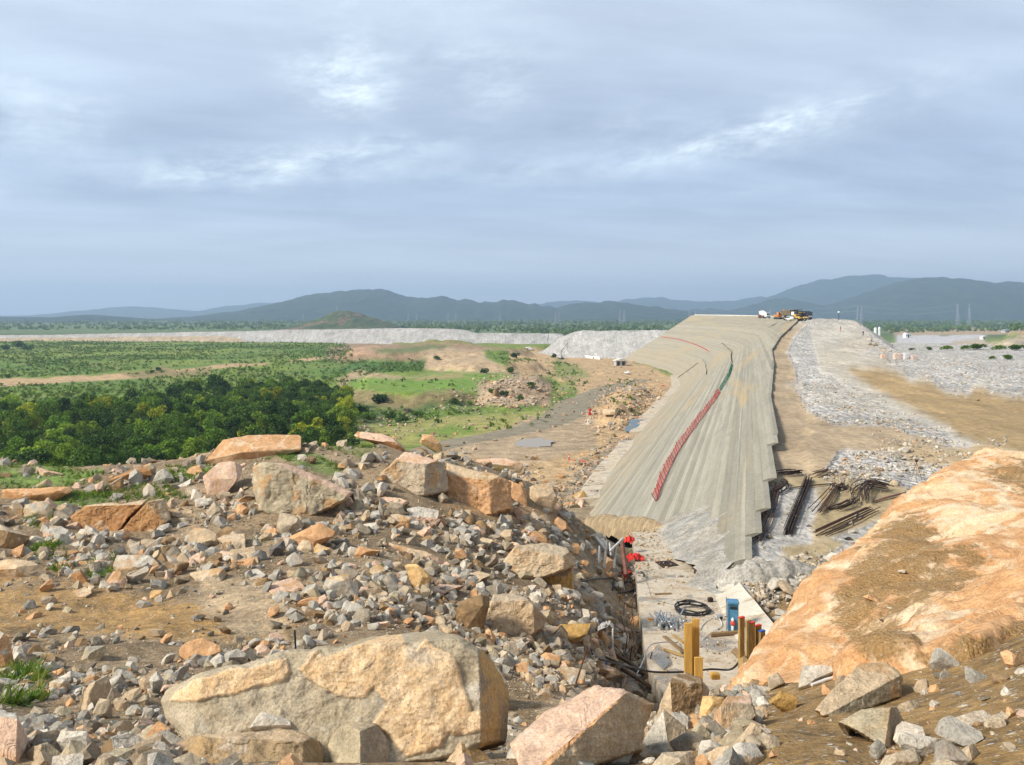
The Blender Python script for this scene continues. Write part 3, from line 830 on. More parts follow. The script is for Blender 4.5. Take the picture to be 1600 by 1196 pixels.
def rockfill_mat():
    k = NT('rockfill'); p = k.pos(); c = k.attr('col').outputs['Color']; w = k.attr('rocky').outputs['Fac']
    a = k.noise(p, .12, 5, .6); b = k.noise(p, 1.4, 6, .7)
    c = k.val(c, k.ramp(a, .3, .7, .82, 1.15)); c = k.val(c, k.ramp(b, .3, .7, .72, 1.2))
    tr = k.noise(k.scl(p, (.35, .05, 0)), 1.2, 4, .6); c = k.val(c, k.ramp(tr, .35, .65, .88, 1.1))
    v = k.voro(p, 1.5); v2 = k.voro(p, 3.6); vc = k.n('ShaderNodeSeparateColor', {0: k.voro(p, 1.5, out='Color')}).outputs[0]
    c = k.mix(k.math('MULTIPLY', w, .8), c, k.val(c, k.ramp(vc, 0, 1, .72, 1.25)))
    gap = k.math('MULTIPLY', k.ramp(v, .5, .8), k.math('MULTIPLY', w, .5))
    c = k.mix(gap, c, (.19, .17, .145))
    h = k.math('MULTIPLY', k.math('ADD', v, k.math('MULTIPLY', v2, .4)), k.math('MULTIPLY', w, -1.0))
    n = k.bump(k.math('ADD', h, k.math('MULTIPLY', b, .35)), .8, .5)
    return k.done(c, n, .95)
M_ROCKFILL = rockfill_mat()
FILL_BASE = {}
def build_fill():
    d = np.concatenate([[36, 38, 40, 42, 44], np.exp(np.linspace(math.log(45), math.log(640), 300))])
    off = np.concatenate([np.linspace(0, 60, 150)[:-1], np.linspace(60, 120, 80)[:-1], np.linspace(120, 300, 50)])
    OFF, D = np.meshgrid(off, d)
    X = face_x(D, zt(D)) + .35 + OFF * np.interp(D, [40, 120, 300, 640], [.75, 1, 1, 1])
    Z = fill_z(X, D)
    Z[D < 45] -= (45 - D[D < 45]) * .25
    col = paint(X, D, Z, WHITE, FILL_REGION, 13, .55)
    rocky = np.clip((col[:, 2] - .24) / .16, 0, 1) * np.where(col[:, 0] - col[:, 2] < .1, 1, .3)
    me = np_mesh('rockfill_embankment', np.stack([X, D, Z], -1).reshape(-1, 3), grid_faces(len(d), len(off)), [M_ROCKFILL], True, {'col': col, 'rocky': rocky})
    tag(link('rockfill_embankment', me), kind='structure')
build_fill()

# rock berms that carry the dam on across the valley, and mounds of spoil
def berm(name, crest, top_w, slope=1.45, base=-38.5, col=WHITE, mat=None, seed=0, n=150, rocky=1.0, rough=.5):
    P = np.array([(p.x, p.y, p.z) for p in crest]); s = np.concatenate([[0], np.cumsum(np.linalg.norm(np.diff(P[:, :2], axis=0), axis=1))])
    t = np.linspace(0, s[-1], n); C = np.stack([np.interp(t, s, P[:, j]) for j in range(3)], 1)
    T = np.gradient(C[:, :2], axis=0); T /= np.linalg.norm(T, axis=1)[:, None]; Nn = np.stack([-T[:, 1], T[:, 0]], 1)
    m = 46; u = np.linspace(-1, 1, m); w = top_w / 2
    H = C[:, 2] - base
    o = np.sign(u)[None] * (np.minimum(np.abs(u) / .3, 1) * w + np.maximum(np.abs(u) - .3, 0) / .7 * H[:, None] * slope)
    z = C[:, 2][:, None] - np.maximum(np.abs(u) - .3, 0)[None] / .7 * H[:, None]
    A = C[:, None, :2] + Nn[:, None] * o[..., None]
    q = xyz(A[..., 0], A[..., 1])
    z = z + (rough * fbm(q / 7, 3, seed)).reshape(z.shape) + (.6 * rough * vnoise(q / 30, seed + 4)).reshape(z.shape)
    V = np.concatenate([A, z[..., None]], 2).reshape(-1, 3)
    c = np.tile(np.array(col), (len(V), 1)) * (1 + .08 * fbm(q / 12, 3, seed + 8)[:, None])
    me = np_mesh(name, V, grid_faces(n, m), [mat or M_ROCKFILL], True, {'col': c, 'rocky': np.full(len(V), rocky)})
    return tag(link(name, me), kind='structure')
berm('rock_berm', [at(1130,514,640), at(1040,517,665), at(960,517,690), at(905,517.5,712), at(880,529,722), at(857,546,730), at(840,553,735)], 16, seed=1, col=(.44,.42,.385))
berm('rock_berm', [at(900,532,850), at(878,524,850), at(860,521.5,855), at(800,521,860), at(722,521,872), at(700,528,880), at(680,535,885)], 16, seed=2, col=(.42,.40,.37))
berm('rock_berm', [at(745,522,960), at(732,517,960), at(700,514,970), at(640,513,985), at(560,514.5,1010), at(450,516,1040), at(330,519,1070), at(180,521.5,1100), at(60,524,1120), at(-120,525,1150)], 16, seed=3, col=(.43,.405,.37), base=-38)
berm('spoil_mound', [at(400,534,1030), at(350,525.5,1040), at(280,526,1045), at(150,527,1050), at(60,528,1055), at(-60,529,1060)], 5, seed=4, col=(.40,.31,.20), rocky=.2, base=-38, slope=1.8)

# ---------------------------------------------------------------- concrete footing slab in the gully
def slab_mat(name, c0, c1, wet=.5):
    k = NT(name); p = k.pos()
    a = k.noise(p, .55, 6, .62, .6); b = k.noise(p, 5, 6, .7); w = k.noise(p, .38, 5, .6, .7)
    c = k.mix(k.ramp(a, .35, .65), c0, c1); c = k.val(c, k.ramp(b, .3, .7, .85, 1.12))
    c = k.mix(k.math('MULTIPLY', k.ramp(w, .55, .61), wet), c, (.21, .19, .165))
    c = k.mix(k.math('MULTIPLY', k.ramp(k.noise(p, .9, 7, .7), .5, .66), .7), c, (.30, .205, .11))
    return k.done(c, k.bump(b, .3, .02), k.ramp(w, .55, .61, .9, .45))
M_SLAB = slab_mat('footing_concrete', (.46, .37, .26), (.52, .45, .35), .8)
M_SLAB2 = slab_mat('apron_concrete', (.52, .46, .36), (.60, .55, .45), .12)
SLAB_L = [(1040,1092),(1029,1070),(1012,1040),(1000,960),(993,885),(988,832)]
SLAB_R = [(1235,1092),(1228,1060),(1200,1010),(1150,960),(1104,888),(1078,832)]
STRIP_L = [(1196,1060),(1166,1020),(1140,983),(1112,922),(1090,886)]
STRIP_R = [(1262,1040),(1236,1008),(1210,976),(1160,916),(1130,872)]
def plate(name, L, R, mat, thick, n=30, m=8, parent=None, dip=0.0, seed=0):
    def rs(P):
        P = np.array([(p.x, p.y, p.z) for p in P]); t = np.linspace(0, len(P) - 1, n)
        return np.stack([np.interp(t, np.arange(len(P)), P[:, j]) for j in range(3)], 1)
    A, B = rs(L), rs(R); u = np.linspace(0, 1, m)
    G = A[:, None] * (1 - u[None, :, None]) + B[:, None] * u[None, :, None]
    G[..., 2] += .03 * fbm(xyz(G[..., 0] * .8, G[..., 1] * .8), 3, seed).reshape(n, m)
    V = G.reshape(-1, 3); Bt = V.copy(); Bt[:, 2] -= thick
    f = grid_faces(n, m); N_ = n * m
    ed = list(range(m)) + [m * (i + 1) + m - 1 for i in range(n - 1)] + [N_ - 2 - j for j in range(m - 1)] + [m * (n - 2 - i) for i in range(n - 2)]
    sf = np.array([[ed[(i + 1) % len(ed)], ed[i], ed[i] + N_, ed[(i + 1) % len(ed)] + N_] for i in range(len(ed))])
    me = np_mesh(name, np.concatenate([V, Bt]), np.concatenate([f, f[:, ::-1] + N_, sf]), [mat], False)
    o = link(name, me)
    if parent is not None: o.parent = parent
    return o
def strip_r_at(px, py): return at(px, py, 10.0 / ((py - 490.0) / F - .12))
FOOT = empty('concrete_footing')
tag(FOOT, 'pale concrete footing slab littered with rods and timber in the gully', 'concrete slab')
plate('slab', [plinth_at(*p) for p in SLAB_L], [plinth_at(*p) for p in SLAB_R], M_SLAB, 1.1, parent=FOOT, seed=1, n=44, m=14)
so_ = plate('inclined_strip', [plinth_at(*p) + Vector((0, 0, .03)) for p in STRIP_L], [strip_r_at(*p) for p in STRIP_R], M_SLAB2, .5, parent=FOOT, seed=2, n=30, m=6)
so_['label'] = 'cream concrete strip tilted up along the right edge'

# toe plates along the foot of the face
TOE = empty('toe_slab')
tag(TOE, 'row of weathered concrete plates along the foot of the dam face', 'concrete slab')
for dA, dB in ((128, 146), (146.6, 163), (163.6, 186), (186.6, 212), (230, 262), (262.8, 300), (301, 345), (346, 396), (397, 460)):
    dd = np.linspace(dA, dB, 6); wid = random.uniform(3.2, 4.6)
    zz = valley_z(face_x(dd, -34) - 3, dd) + .55
    xx = face_x(dd, zz)
    plate('toe_plate', [Vector((x - wid, y, z - .1)) for x, y, z in zip(xx, dd, zz)], [Vector((x + .4, y, z + .25)) for x, y, z in zip(xx, dd, zz)], M_SLAB, 1.2, parent=TOE, n=8, m=5, seed=int(dA))

# ---------------------------------------------------------------- the hillside the camera stands on
HILL_REGION = [
 ([(-200,905),(0,908),(120,915),(270,935),(360,945),(450,935),(470,960),(440,1005),(330,1000),(200,990),(0,985),(-200,980)], (.34,.20,.07), 10),
 ([(290,935),(330,905),(400,905),(460,940),(440,1000),(350,990)], (.40,.29,.17), 8),
 ([(-100,722),(60,724),(160,735),(110,760),(-100,760)], (.15,.22,.04), 6),
 ([(60,765),(150,760),(180,785),(90,800),(60,830),(30,815)], (.12,.16,.04), 6),
 ([(0,1040),(60,1050),(70,1090),(20,1110),(-20,1090)], (.11,.12,.04), 8),
 ([(430,712),(500,705),(530,735),(520,745),(470,730)], (.13,.18,.04), 5),
 ([(490,672),(570,672),(590,700),(560,720),(520,700)], (.17,.17,.06), 6),
 ([(260,733),(330,728),(330,745),(270,755)], (.14,.18,.04), 4),
 ([(130,728),(330,716),(440,700),(430,690),(300,705),(130,716)], (.40,.27,.16), 4),
 ([(1130,1060),(1200,960),(1500,700),(1800,680),(1800,1300),(900,1300),(1000,1190)], (.245,.150,.058), 10),
 ([(690,915),(760,935),(720,985),(640,985),(600,960)], (.27,.175,.085), 8),
 ([(780,1060),(860,1080),(840,1130),(780,1150)], (.22,.15,.075), 6),
 ([(700,790),(860,790),(900,830),(760,810)], (.40,.24,.11), 6),
]
def build_hillside():
    kx = np.concatenate([np.linspace(-1.5, -.7, 60)[:-1], np.linspace(-.7, .7, 520)[:-1], np.linspace(.7, 1.5, 60)])
    d = np.exp(np.linspace(math.log(.8), math.log(128), 430))
    K, D = np.meshgrid(kx, d); X = K * D; Z = hill_z(X, D)
    base = np.array([.25, .175, .098])[None] * (1 + .25 * fbm(xyz(X, D) / 3.5, 4, 61)[:, None] * np.array([1, 1.1, 1.3]))
    far = sstep(56, 66, D.ravel())[:, None]
    base = base * (1 - far) + np.array([.22, .19, .10]) * far
    col = paint(X, D, Z, base, HILL_REGION, 23)
    me = np_mesh('hillside', np.stack([X, D, Z], -1).reshape(-1, 3), grid_faces(len(d), len(kx)), [ground_mat('hillside_soil', 3.2, .75, pebble=.8)], True, {'col': col})
    tag(link('hillside', me), kind='structure')
build_hillside()

def ledge(name, route, half, h, col, seed):
    """a low bank of loose dirt along a line"""
    P = np.array([tuple(q) for q in route]); t = np.linspace(0, len(P) - 1, 90); C = np.stack([np.interp(t, np.arange(len(P)), P[:, j]) for j in range(3)], 1)
    T = np.gradient(C[:, :2], axis=0); T /= np.linalg.norm(T, axis=1)[:, None]; Nn = np.stack([-T[:, 1], T[:, 0]], 1); u = np.linspace(-1, 1, 22)
    A = C[:, None, :2] + Nn[:, None] * (u[None] * half)[..., None]
    ends = np.sin(np.linspace(.0, math.pi, 90)) ** .5
    z = C[:, 2][:, None] + (h * (1 - u[None] ** 2) - .9 * h) * 1.0 + .55 * h * ends[:, None] - .5 * h * (1 - ends[:, None]) * 3 + .3 * half * .5 * fbm(xyz(A[..., 0] * 1.3, A[..., 1] * 1.3), 4, seed).reshape(A.shape[:2]) - 1.2 * np.abs(u[None]) ** 5
    V = np.concatenate([A, z[..., None]], 2).reshape(-1, 3)
    c = np.tile(np.array(col), (len(V), 1)) * (1 + .25 * fbm(V * .9, 3, seed + 2)[:, None])
    return tag(link(name, np_mesh(name, V, grid_faces(90, 22), [bpy.data.materials['hillside_soil']], True, {'col': c})), kind='structure')
ledge('dirt_bank', [Vector((face_x(d, z) - .5, d, z)) for d, z in ((118, -30.2), (104, -26.9), (90, -23.8), (78, -20.9), (70, -19.0), (65.5, -18.2))], 1.3, 1.1, (.33, .235, .13), 71)
def gravel_slope():
    d = np.linspace(44.5, 74.5, 90); t = np.linspace(0, 1, 44)
    zu = np.interp(d, [44.5, 50, 60, 68.5, 71.5, 74.5], [-15.4, -14.75, -15.1, -15.9, -17.5, -19.6]) + .5 * fbm(xyz(d / 2.2, d * 0), 3, 81)
    zl = np.interp(d, [44.5, 50, 54, 58, 75], [-15.6, -16.0, -16.9, -17.75, -19.85])
    TT, DD = np.meshgrid(t, d); ZZ = zl[:, None] * (1 - TT) + zu[:, None] * TT
    rough = .22 * fbm(xyz(DD / 1.1, ZZ / .6), 4, 82).reshape(DD.shape)
    off = -.30 * np.sin(np.clip(TT * 1.25, 0, 1) * math.pi) ** .7 + .12 * TT ** 6 - .9 * (1 - TT) ** 3 + rough * (1 - TT ** 8)
    off = off + .5 * np.clip((46.5 - DD) / 2, 0, 1) + .5 * np.clip((DD - 72) / 2.5, 0, 1)
    ZZ = ZZ - .55 * np.clip(48 - DD, 0, 4) * (1 - .6 * TT)
    X = face_x(DD, ZZ) + off; V = np.stack([X, DD, ZZ], -1).reshape(-1, 3)
    c = np.tile(np.array([.34, .315, .27]), (len(V), 1)); c = c + np.clip(fbm(V / 1.6, 3, 83), -.5, 1)[:, None] * np.array([.06, .045, .02])
    tag(link('gravel_slope', np_mesh('gravel_slope', V, grid_faces(90, 44), [bpy.data.materials['hillside_soil']], True, {'col': c})), kind='structure')
gravel_slope()
ledge('gravel_bank', [Vector((10.4, 46.9, -16.9)), Vector((11.8, 46.6, -16.1)), Vector((13.2, 46.4, -15.4)), Vector((14.6, 46.5, -15.1)), Vector((17.0, 47.2, -15.1)), Vector((19.5, 48.2, -15.3))], 1.6, .9, (.34, .315, .27), 75)
ledge_ = (lambda *a: None)
ledge_('gravel_bank', [Vector((face_x(d, z) - .5, d, z)) for d, z in ((66.5, -18.7), (61, -18.0), (56, -17.4), (52, -16.9), (48.5, -16.5), (45.5, -16.4))], 2.4, .35, (.36, .33, .28), 73)
# ---------------------------------------------------------------- named boulders: label, material, colour, (top colour), outline as seen, optional extra points nearer the eye
MATS = dict(p=M_STONE, s=M_STAIN, v=M_VEIN, d=M_DUST)
BOULDERS = """
long orange pink boulder with pale scratches on the ridge, left of its middle|v|orange|313,722 330,690 352,680 395,678 440,682 478,678 487,690 482,700 450,706 400,712 345,722
pink slab leaning below the long orange ridge boulder, dark hollow in its middle|v|pink|316,745 330,725 360,720 382,728 378,742 350,760 335,776 325,765
large pale olive boulder with a sloping pink top, below the ridge|s|olive/pink|394,760 396,730 410,722 448,725 500,745 553,770 540,779 480,800 432,804 405,790|445,742,-.5 475,762,-.7 535,777,-.2 420,765,-.5
left half of the rust brown boulder split by a diagonal crack|s|rust/tan|109,808 135,790 175,785 190,788 231,780 228,784 176,832 140,827 113,813
right half of the rust brown boulder split by a diagonal crack|s|rust/tan|233,783 256,779 266,805 267,811 226,831 179,833 216,800
grey wedge of rock standing on the grassy shelf above the split boulder|p|grey|238,753 246,733 253,726 263,733 272,748 251,757
small brown faced block left of the grey wedge on the grassy shelf|s|brown/grey|169,758 193,744 194,765 176,768
pale upright stone between the grey wedge and the split boulder|p|pale|222,765 231,754 243,763 243,778 223,777
flat rust red slab behind the small brown faced block|s|rust|160,753 190,740 223,729 241,735 238,743 200,753 163,755
pinkish flat rock lying in the bright grass at far left|s|pink|54,740 55,730 98,740 100,744 58,744
long rust brown ledge at the left edge below the bright grass|s|rust/orange|-5,765 50,765 75,770 115,760 118,766 75,780 -5,784
square tan grey block under the rust brown ledge at far left|p|tan/grey|36,800 38,789 68,783 83,790 80,808 60,813 38,811
tan pointed stone leaning on the left of the square tan grey block|s|tan|14,793 26,782 36,790 33,807
small orange stone in front of the square tan grey block|s|orange|55,813 75,805 75,818 58,819
dark grey brown rock cut by the left edge, left of the split boulder|d|brown/greytan|-20,825 0,819 22,827 49,838 38,848 -10,860
rounded tan rock at the left edge just above the dirt track|s|tan|-15,885 0,876 25,873 50,877 75,891 75,903 18,896
flat topped tan brown block in the grey rubble below the split boulder|s|tan/pale|173,893 183,868 241,867 253,891 195,896
grey slab leaning on the flat topped tan brown block|p|grey|196,901 233,883 234,893 205,912
pale pink stone standing at the edge of the dirt track|s|pink/pale|164,911 176,893 191,891 202,918 165,920
red brown stone left of the pale pink stone near the dirt track|s|rust|110,898 128,891 140,906 125,916
grey tan block in the rubble right under the crack of the split boulder|p|greytan|218,843 246,843 247,858 223,863
pale grey stone in the rubble under the left half of the split boulder|p|pale|108,850 133,843 130,856 112,857
tan rock with a flat face in the middle of the left rubble slope|s|tan|293,836 301,823 321,826 349,841 348,850 298,853
tan pointed rock below the leaning pink slab|p|greytan|323,795 336,780 351,798 326,811
broad grey tan rock face in the ledge right of the ridge middle|s|greytan/pink|583,750 608,728 633,705 663,713 696,723 701,758 688,763 641,768 600,760|655,745,-.6 620,748,-.4
brown orange outcrop block with a shaded foot, right of the broad rock face|s|orange/orange|698,723 733,733 771,740 799,753 799,788 751,800 701,788 696,770|745,765,-.5
orange tan block between the brown outcrop and the tan blocks on the ridge end|s|orange|791,748 825,763 823,790 805,788
tan cracked block near the right end of the ridge|s|tan|825,760 860,753 873,780 863,788 830,790
rounded brown boulder at the very right end of the ridge|s|ochre/tan|879,780 913,765 918,783 908,805 880,788
flat orange pink slab on the ridge behind the brown outcrop|s|pink|742,718 800,715 823,723 813,733 750,728
orange boulder on the ridge left of the puddle|s|orange|653,690 661,679 676,680 692,698 683,700
pale pointed stone on the ridge skyline below the grassy terrace|p|pale|563,683 573,672 581,685
long red brown ledge of rock just under the ridge skyline|s|rust/pink|548,680 555,674 596,678 638,694 626,698 576,688
thin tan slab standing on edge right of the large olive boulder|s|tan|553,755 558,757 578,786 556,780
pale prism of rock leaning on the right of the large olive boulder|p|greytan|537,776 520,795 528,800 539,790
orange topped wedge of rock below the large olive boulder|s|orange/orange|447,840 500,816 530,833 510,841 463,861
grey tan block under the front of the large olive boulder|s|greytan|430,836 435,800 473,805 478,820 450,838
yellow tan rock right below the orange topped wedge|p|tan/gold|480,864 495,849 525,861 505,867
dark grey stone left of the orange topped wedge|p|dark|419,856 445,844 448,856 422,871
grey many sided stone below the orange topped wedge|p|grey|445,871 460,862 474,871 473,881 453,888
small orange wedge in the rubble in the middle of the slope|s|orange|553,868 560,853 596,861 563,873
pale tan flat rock lying low in the dirt above the biggest boulder|s|pale/tan|505,916 510,903 545,896 563,921 555,938 508,933
tan half of a broken rock in the middle rubble|s|tan|573,891 591,882 608,891 596,906
grey half of a broken rock in the middle rubble|p|grey|596,906 613,893 623,913 618,928
small upright grey rock left of the broken rock halves|p|greytan|560,903 571,887 573,906
long low tan ledge running down the middle of the slope|s|pink/tan|593,848 606,847 696,876 711,886 688,881 626,866
cracked yellow tan slab below the long low ledge|s|gold|631,881 651,881 676,901 658,926 638,903
small yellow tan block above the broken rock halves|s|tan|601,881 626,876 631,891 608,888
large tan brown outcrop with a sandy top left of the grey pipes|s|tan/greytan|783,881 805,853 850,848 886,856 901,881 893,883 850,893 805,898
stack like orange brown block below the sandy topped outcrop|s|ochre/tan|805,901 855,893 881,878 896,886 897,911 900,938 873,938 825,923
big flat faced tan boulder with fine scratches above the scrap timber|p|tan|753,976 771,929 800,927 825,935 855,967 850,975 815,995 790,993
dark brown boulder against the left of the big flat faced tan boulder|s|brown|711,966 718,939 751,929 770,931 753,976 728,984
brown earthy rock right of the big flat faced tan boulder|d|ochre|858,992 876,975 923,975 917,992 888,1004
yellow tan cube of rock at the upper edge of the dirt track|s|gold|233,937 236,921 253,920 256,936
tan pointed rock beside the yellow tan cube at the dirt track|p|tan|258,937 266,920 278,933
tan orange rock with a knobbly face at the lower edge of the dirt track|s|orange|278,1016 291,1004 316,996 344,1009 345,1019 313,1035 283,1029
grey cleft rock right of the knobbly tan orange rock|p|grey|351,1036 349,1021 371,1013 391,1026 356,1040
grey olive rounded stone at the lower edge of the dirt track|p|olive/grey|125,1034 133,1010 165,1009 168,1016 145,1034
tan brown round stone left of the grey olive stone|s|tan|60,1029 65,1019 85,1021 88,1033 73,1039
orange rock with a pale rim cut by the left edge|s|orange/pale|-20,985 0,985 15,996 22,1040 -15,1042
pale grey shard of stone standing in the dirt near the left edge|p|pale|33,1009 38,1006 51,1026 40,1030
tan grey block with a clean upper face at lower left|p|tan/pale|72,1083 75,1066 105,1055 108,1069 85,1087
big tan wedge with a smooth sloping top at lower left|s|tan/greytan|123,1092 140,1069 173,1051 178,1072 140,1109 125,1109
grey block right of the big tan wedge at lower left|p|grey|173,1057 183,1045 208,1049 211,1064 180,1069
long grey slab pointing up right beside the biggest boulder|p|grey|258,1074 261,1061 296,1033 298,1044
light grey broken stone left of the biggest boulder|p|pale|232,1057 247,1046 258,1061 238,1087
brownish rock between the grey block and the light grey broken stone|s|tan|213,1057 246,1039 241,1071 226,1082
grey brown egg shaped rock below the big tan wedge|d|greytan|144,1112 155,1089 173,1094 171,1117 153,1125
tan small rock right of the egg shaped rock|p|tan|175,1094 186,1089 201,1097 196,1112 183,1112
tan flake of rock touching the left end of the biggest boulder|p|greytan|201,1102 226,1085 236,1089 226,1102
orange tan flat rock below the egg shaped rock|s|orange|110,1142 150,1124 160,1137 145,1152
thin grey upright shard below the egg shaped rock|p|grey|160,1154 170,1114 173,1144
light grey angular rock at bottom left with a bright top|p|pale|88,1157 93,1142 135,1144 148,1167 115,1184 105,1174
light grey low rock between the pinkish boulder and the bright topped grey rock|p|pale|43,1142 75,1139 86,1152 80,1159 48,1162
pinkish speckled boulder filling the bottom left corner|s|pink/pale|-40,1110 0,1109 25,1114 45,1157 25,1200 -30,1215
olive tan boulder at the bottom edge right of the pinkish corner boulder|s|olive/tan|20,1205 50,1167 75,1160 110,1187 116,1212
grey boulder with a brown patch at the bottom edge, below the dark slab|s|greytan/pale|118,1212 173,1152 200,1143 231,1157 251,1182 236,1212
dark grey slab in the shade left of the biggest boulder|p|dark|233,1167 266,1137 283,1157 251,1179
olive brown gravelly rock at the bottom edge in front of the biggest boulder|d|olive/tan|228,1215 262,1170 300,1150 400,1144 455,1137 500,1160 535,1215|380,1180,-.2
white grey stone lying on the gravelly rock before the biggest boulder|p|pale|385,1130 400,1116 413,1113 452,1124 454,1134 420,1138 390,1138
olive grey knobbly rock in front of the middle of the biggest boulder|p|olive/greytan|508,1162 533,1134 563,1127 586,1129 623,1169 622,1208 520,1208
yellow tan rock at the bottom edge under the golden face of the biggest boulder|s|tan/gold|684,1184 718,1157 751,1172 790,1204 664,1208
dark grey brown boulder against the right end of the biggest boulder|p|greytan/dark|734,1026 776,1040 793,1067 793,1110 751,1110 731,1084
long pink tan boulder with a raised orange ridge, bottom middle|s|pink/tan|796,1160 858,1109 929,1071 973,1077 987,1083 1022,1100 1007,1138 1002,1168 940,1188 888,1192 820,1208|975,1090,-.25 900,1150,-.3 862,1185,-.3
dark brown rounded boulder with a pale rim in front of the yellow boards|s|brown/tan|1016,1138 1049,1057 1072,1050 1095,1060 1109,1080 1095,1115 1075,1136|1066,1085,-.35
light tan pointed boulder in front of the dark brown rounded boulder|p|pale/tan|1005,1156 1037,1108 1072,1136 1078,1162 1055,1176 1016,1178
golden block like a cut stump right of the dark brown rounded boulder|s|gold/gold|1093,1124 1095,1086 1131,1089 1134,1098 1116,1130
pink tan boulder right of the golden stump like block|s|pink/greytan|1113,1144 1115,1115 1136,1089 1172,1086 1183,1118 1151,1139 1125,1149
olive tan stone under the golden stump like block|d|olive|1076,1162 1078,1139 1093,1127 1119,1156 1107,1165
pale grey round stone below the pink tan boulder|p|pale|1093,1188 1093,1156 1110,1155 1136,1168 1116,1185
tan rough stone right below the pink tan boulder|s|tan|1139,1165 1174,1127 1204,1150 1195,1168
big tan rock at the bottom edge below the tan rough stone|s|tan/pale|1095,1210 1151,1159 1183,1159 1212,1210
grey rock at the bottom edge right of the raised orange ridge|p|grey|940,1196 958,1174 993,1171 981,1194
grey tan rock at the bottom edge under the light tan pointed boulder|p|greytan|1005,1210 1034,1176 1081,1173 1098,1210
grey rounded rock at the bottom edge under the long pink tan boulder|p|grey|870,1194 902,1176 932,1190 929,1210
light grey flat rock at the foot of the orange outcrop beside a white pipe|p|pale|1246,1069 1254,1040 1285,1038 1317,1044 1295,1056 1268,1072
long olive tan slab with a pale upper edge in the dirt below the orange outcrop|s|olive/tan|1273,1102 1325,1056 1343,1036 1388,1035 1411,1056 1408,1087 1350,1102 1295,1114|1330,1085,-.1 1390,1052,-.05
olive grey rock below the long olive tan slab|d|olive/greytan|1310,1129 1345,1109 1401,1104 1413,1127 1396,1162 1381,1157
pale speckled rock with a notch at bottom right|p|pale|1398,1159 1408,1143 1436,1147 1471,1154 1466,1172 1443,1184
grey stone left of the pale notched rock at bottom right|p|grey|1358,1167 1376,1149 1386,1172 1371,1189
grey tan stone at the bottom edge below the pale notched rock|d|greytan|1373,1206 1381,1179 1433,1167 1442,1187 1425,1206
big pale grey rock at the right edge half sunk in the dirt|p|pale/pale|1521,961 1531,946 1564,931 1600,925 1625,935 1622,974 1551,971 1529,976
small blue grey stone alone in the dirt at lower right|p|grey|1468,1054 1476,1044 1488,1059 1473,1063
grey tan rock at the near foot of the orange outcrop|s|greytan/pale|1200,1059 1215,1050 1230,1066 1203,1079
ochre clod below the grey tan rock at the foot of the outcrop|d|ochre|1200,1096 1220,1079 1248,1091 1243,1112
"""
def boulder(label, mat, col, outline, extra=(), name='boulder', seed=0, res=.04, depth=None, flat=False, lean=.30):
    px = np.array([o[0] for o in outline]); py = np.array([o[1] for o in outline])
    cx, base = px.mean(), py.max()
    bx = px[np.argmax(py)]
    d0 = next((v for k, v in ON_TOP.items() if label.startswith(k)), None) or hit(hill_z, .5 * (cx + bx), base, 3.0)
    m = d0 / F
    w = (px.max() - px.min()) * m
    T = depth or .75 * min(w, 2.6 * (py.max() - py.min()) * m + .2)
    P = []
    hh = (base - py) * m
    hmax = max(hh.max(), .05)
    for (x, y), h in zip(outline, hh):
        d = d0 + lean * T * min(1, h / hmax)
        P.append(at(x, y, d))
        if h < .25 * hmax: P.append(at(x, y, d) + Vector((0, .1, -.3 * hmax - .06)))
    cy = base - .48 * (py.max() - py.min())
    rs = random.Random(seed)
    for k in range(0 if flat or extra else 1):
        x = cx + (px.max() - px.min()) * rs.uniform(-.26, .26); y = cy + (py.max() - py.min()) * rs.uniform(-.2, .22)
        P.append(at(x, y, d0 + T * rs.uniform(-.16, -.02)))
    for x, y, dd in extra: P.append(at(x, y, d0 + lean * T * min(1, (base - y) * m / hmax) + dd * min(1, T / 1.5)))
    for (x, y), h in zip(outline, hh):
        p = at(cx + (x - cx) * .72, y, d0 + T)
        p.z -= .08 * hmax + (.3 * hmax if h < .3 * hmax else 0)
        P.append(p)
    c = sum(P, Vector()) / len(P); c.z = min(p.z for p in P) + .25 * hmax
    me = hull_mesh(name, [p - c for p in P], res, .008, .010, seed, chip=.016, cuts=4 if not flat else 0)
    cc, _, tc = col.partition('/')
    me.materials.append(MATS[mat])
    o = link(name, me); o.location = c
    o.color = (*ROCK[cc], 1)
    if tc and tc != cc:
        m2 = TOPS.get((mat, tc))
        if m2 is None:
            m2 = MATS[mat].copy(); m2.name = MATS[mat].name + '_facet_' + tc  # same stone in the second colour, given to upward faces
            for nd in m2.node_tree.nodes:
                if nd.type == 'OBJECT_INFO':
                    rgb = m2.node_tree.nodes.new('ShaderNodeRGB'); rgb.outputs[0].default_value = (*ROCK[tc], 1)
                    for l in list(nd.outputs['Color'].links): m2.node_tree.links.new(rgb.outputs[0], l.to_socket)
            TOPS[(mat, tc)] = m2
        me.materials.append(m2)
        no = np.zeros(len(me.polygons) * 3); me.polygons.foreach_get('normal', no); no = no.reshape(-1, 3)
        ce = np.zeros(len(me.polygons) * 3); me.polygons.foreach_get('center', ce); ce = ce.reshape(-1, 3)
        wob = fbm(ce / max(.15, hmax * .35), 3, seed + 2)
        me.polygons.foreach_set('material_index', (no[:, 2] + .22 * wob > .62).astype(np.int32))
    tag(o, label, 'rock' if w < 1.0 else 'boulder')
    BLD.append((cx, .5 * (py.min() + base), max(px.max() - px.min(), base - py.min()) * .5))
    return o
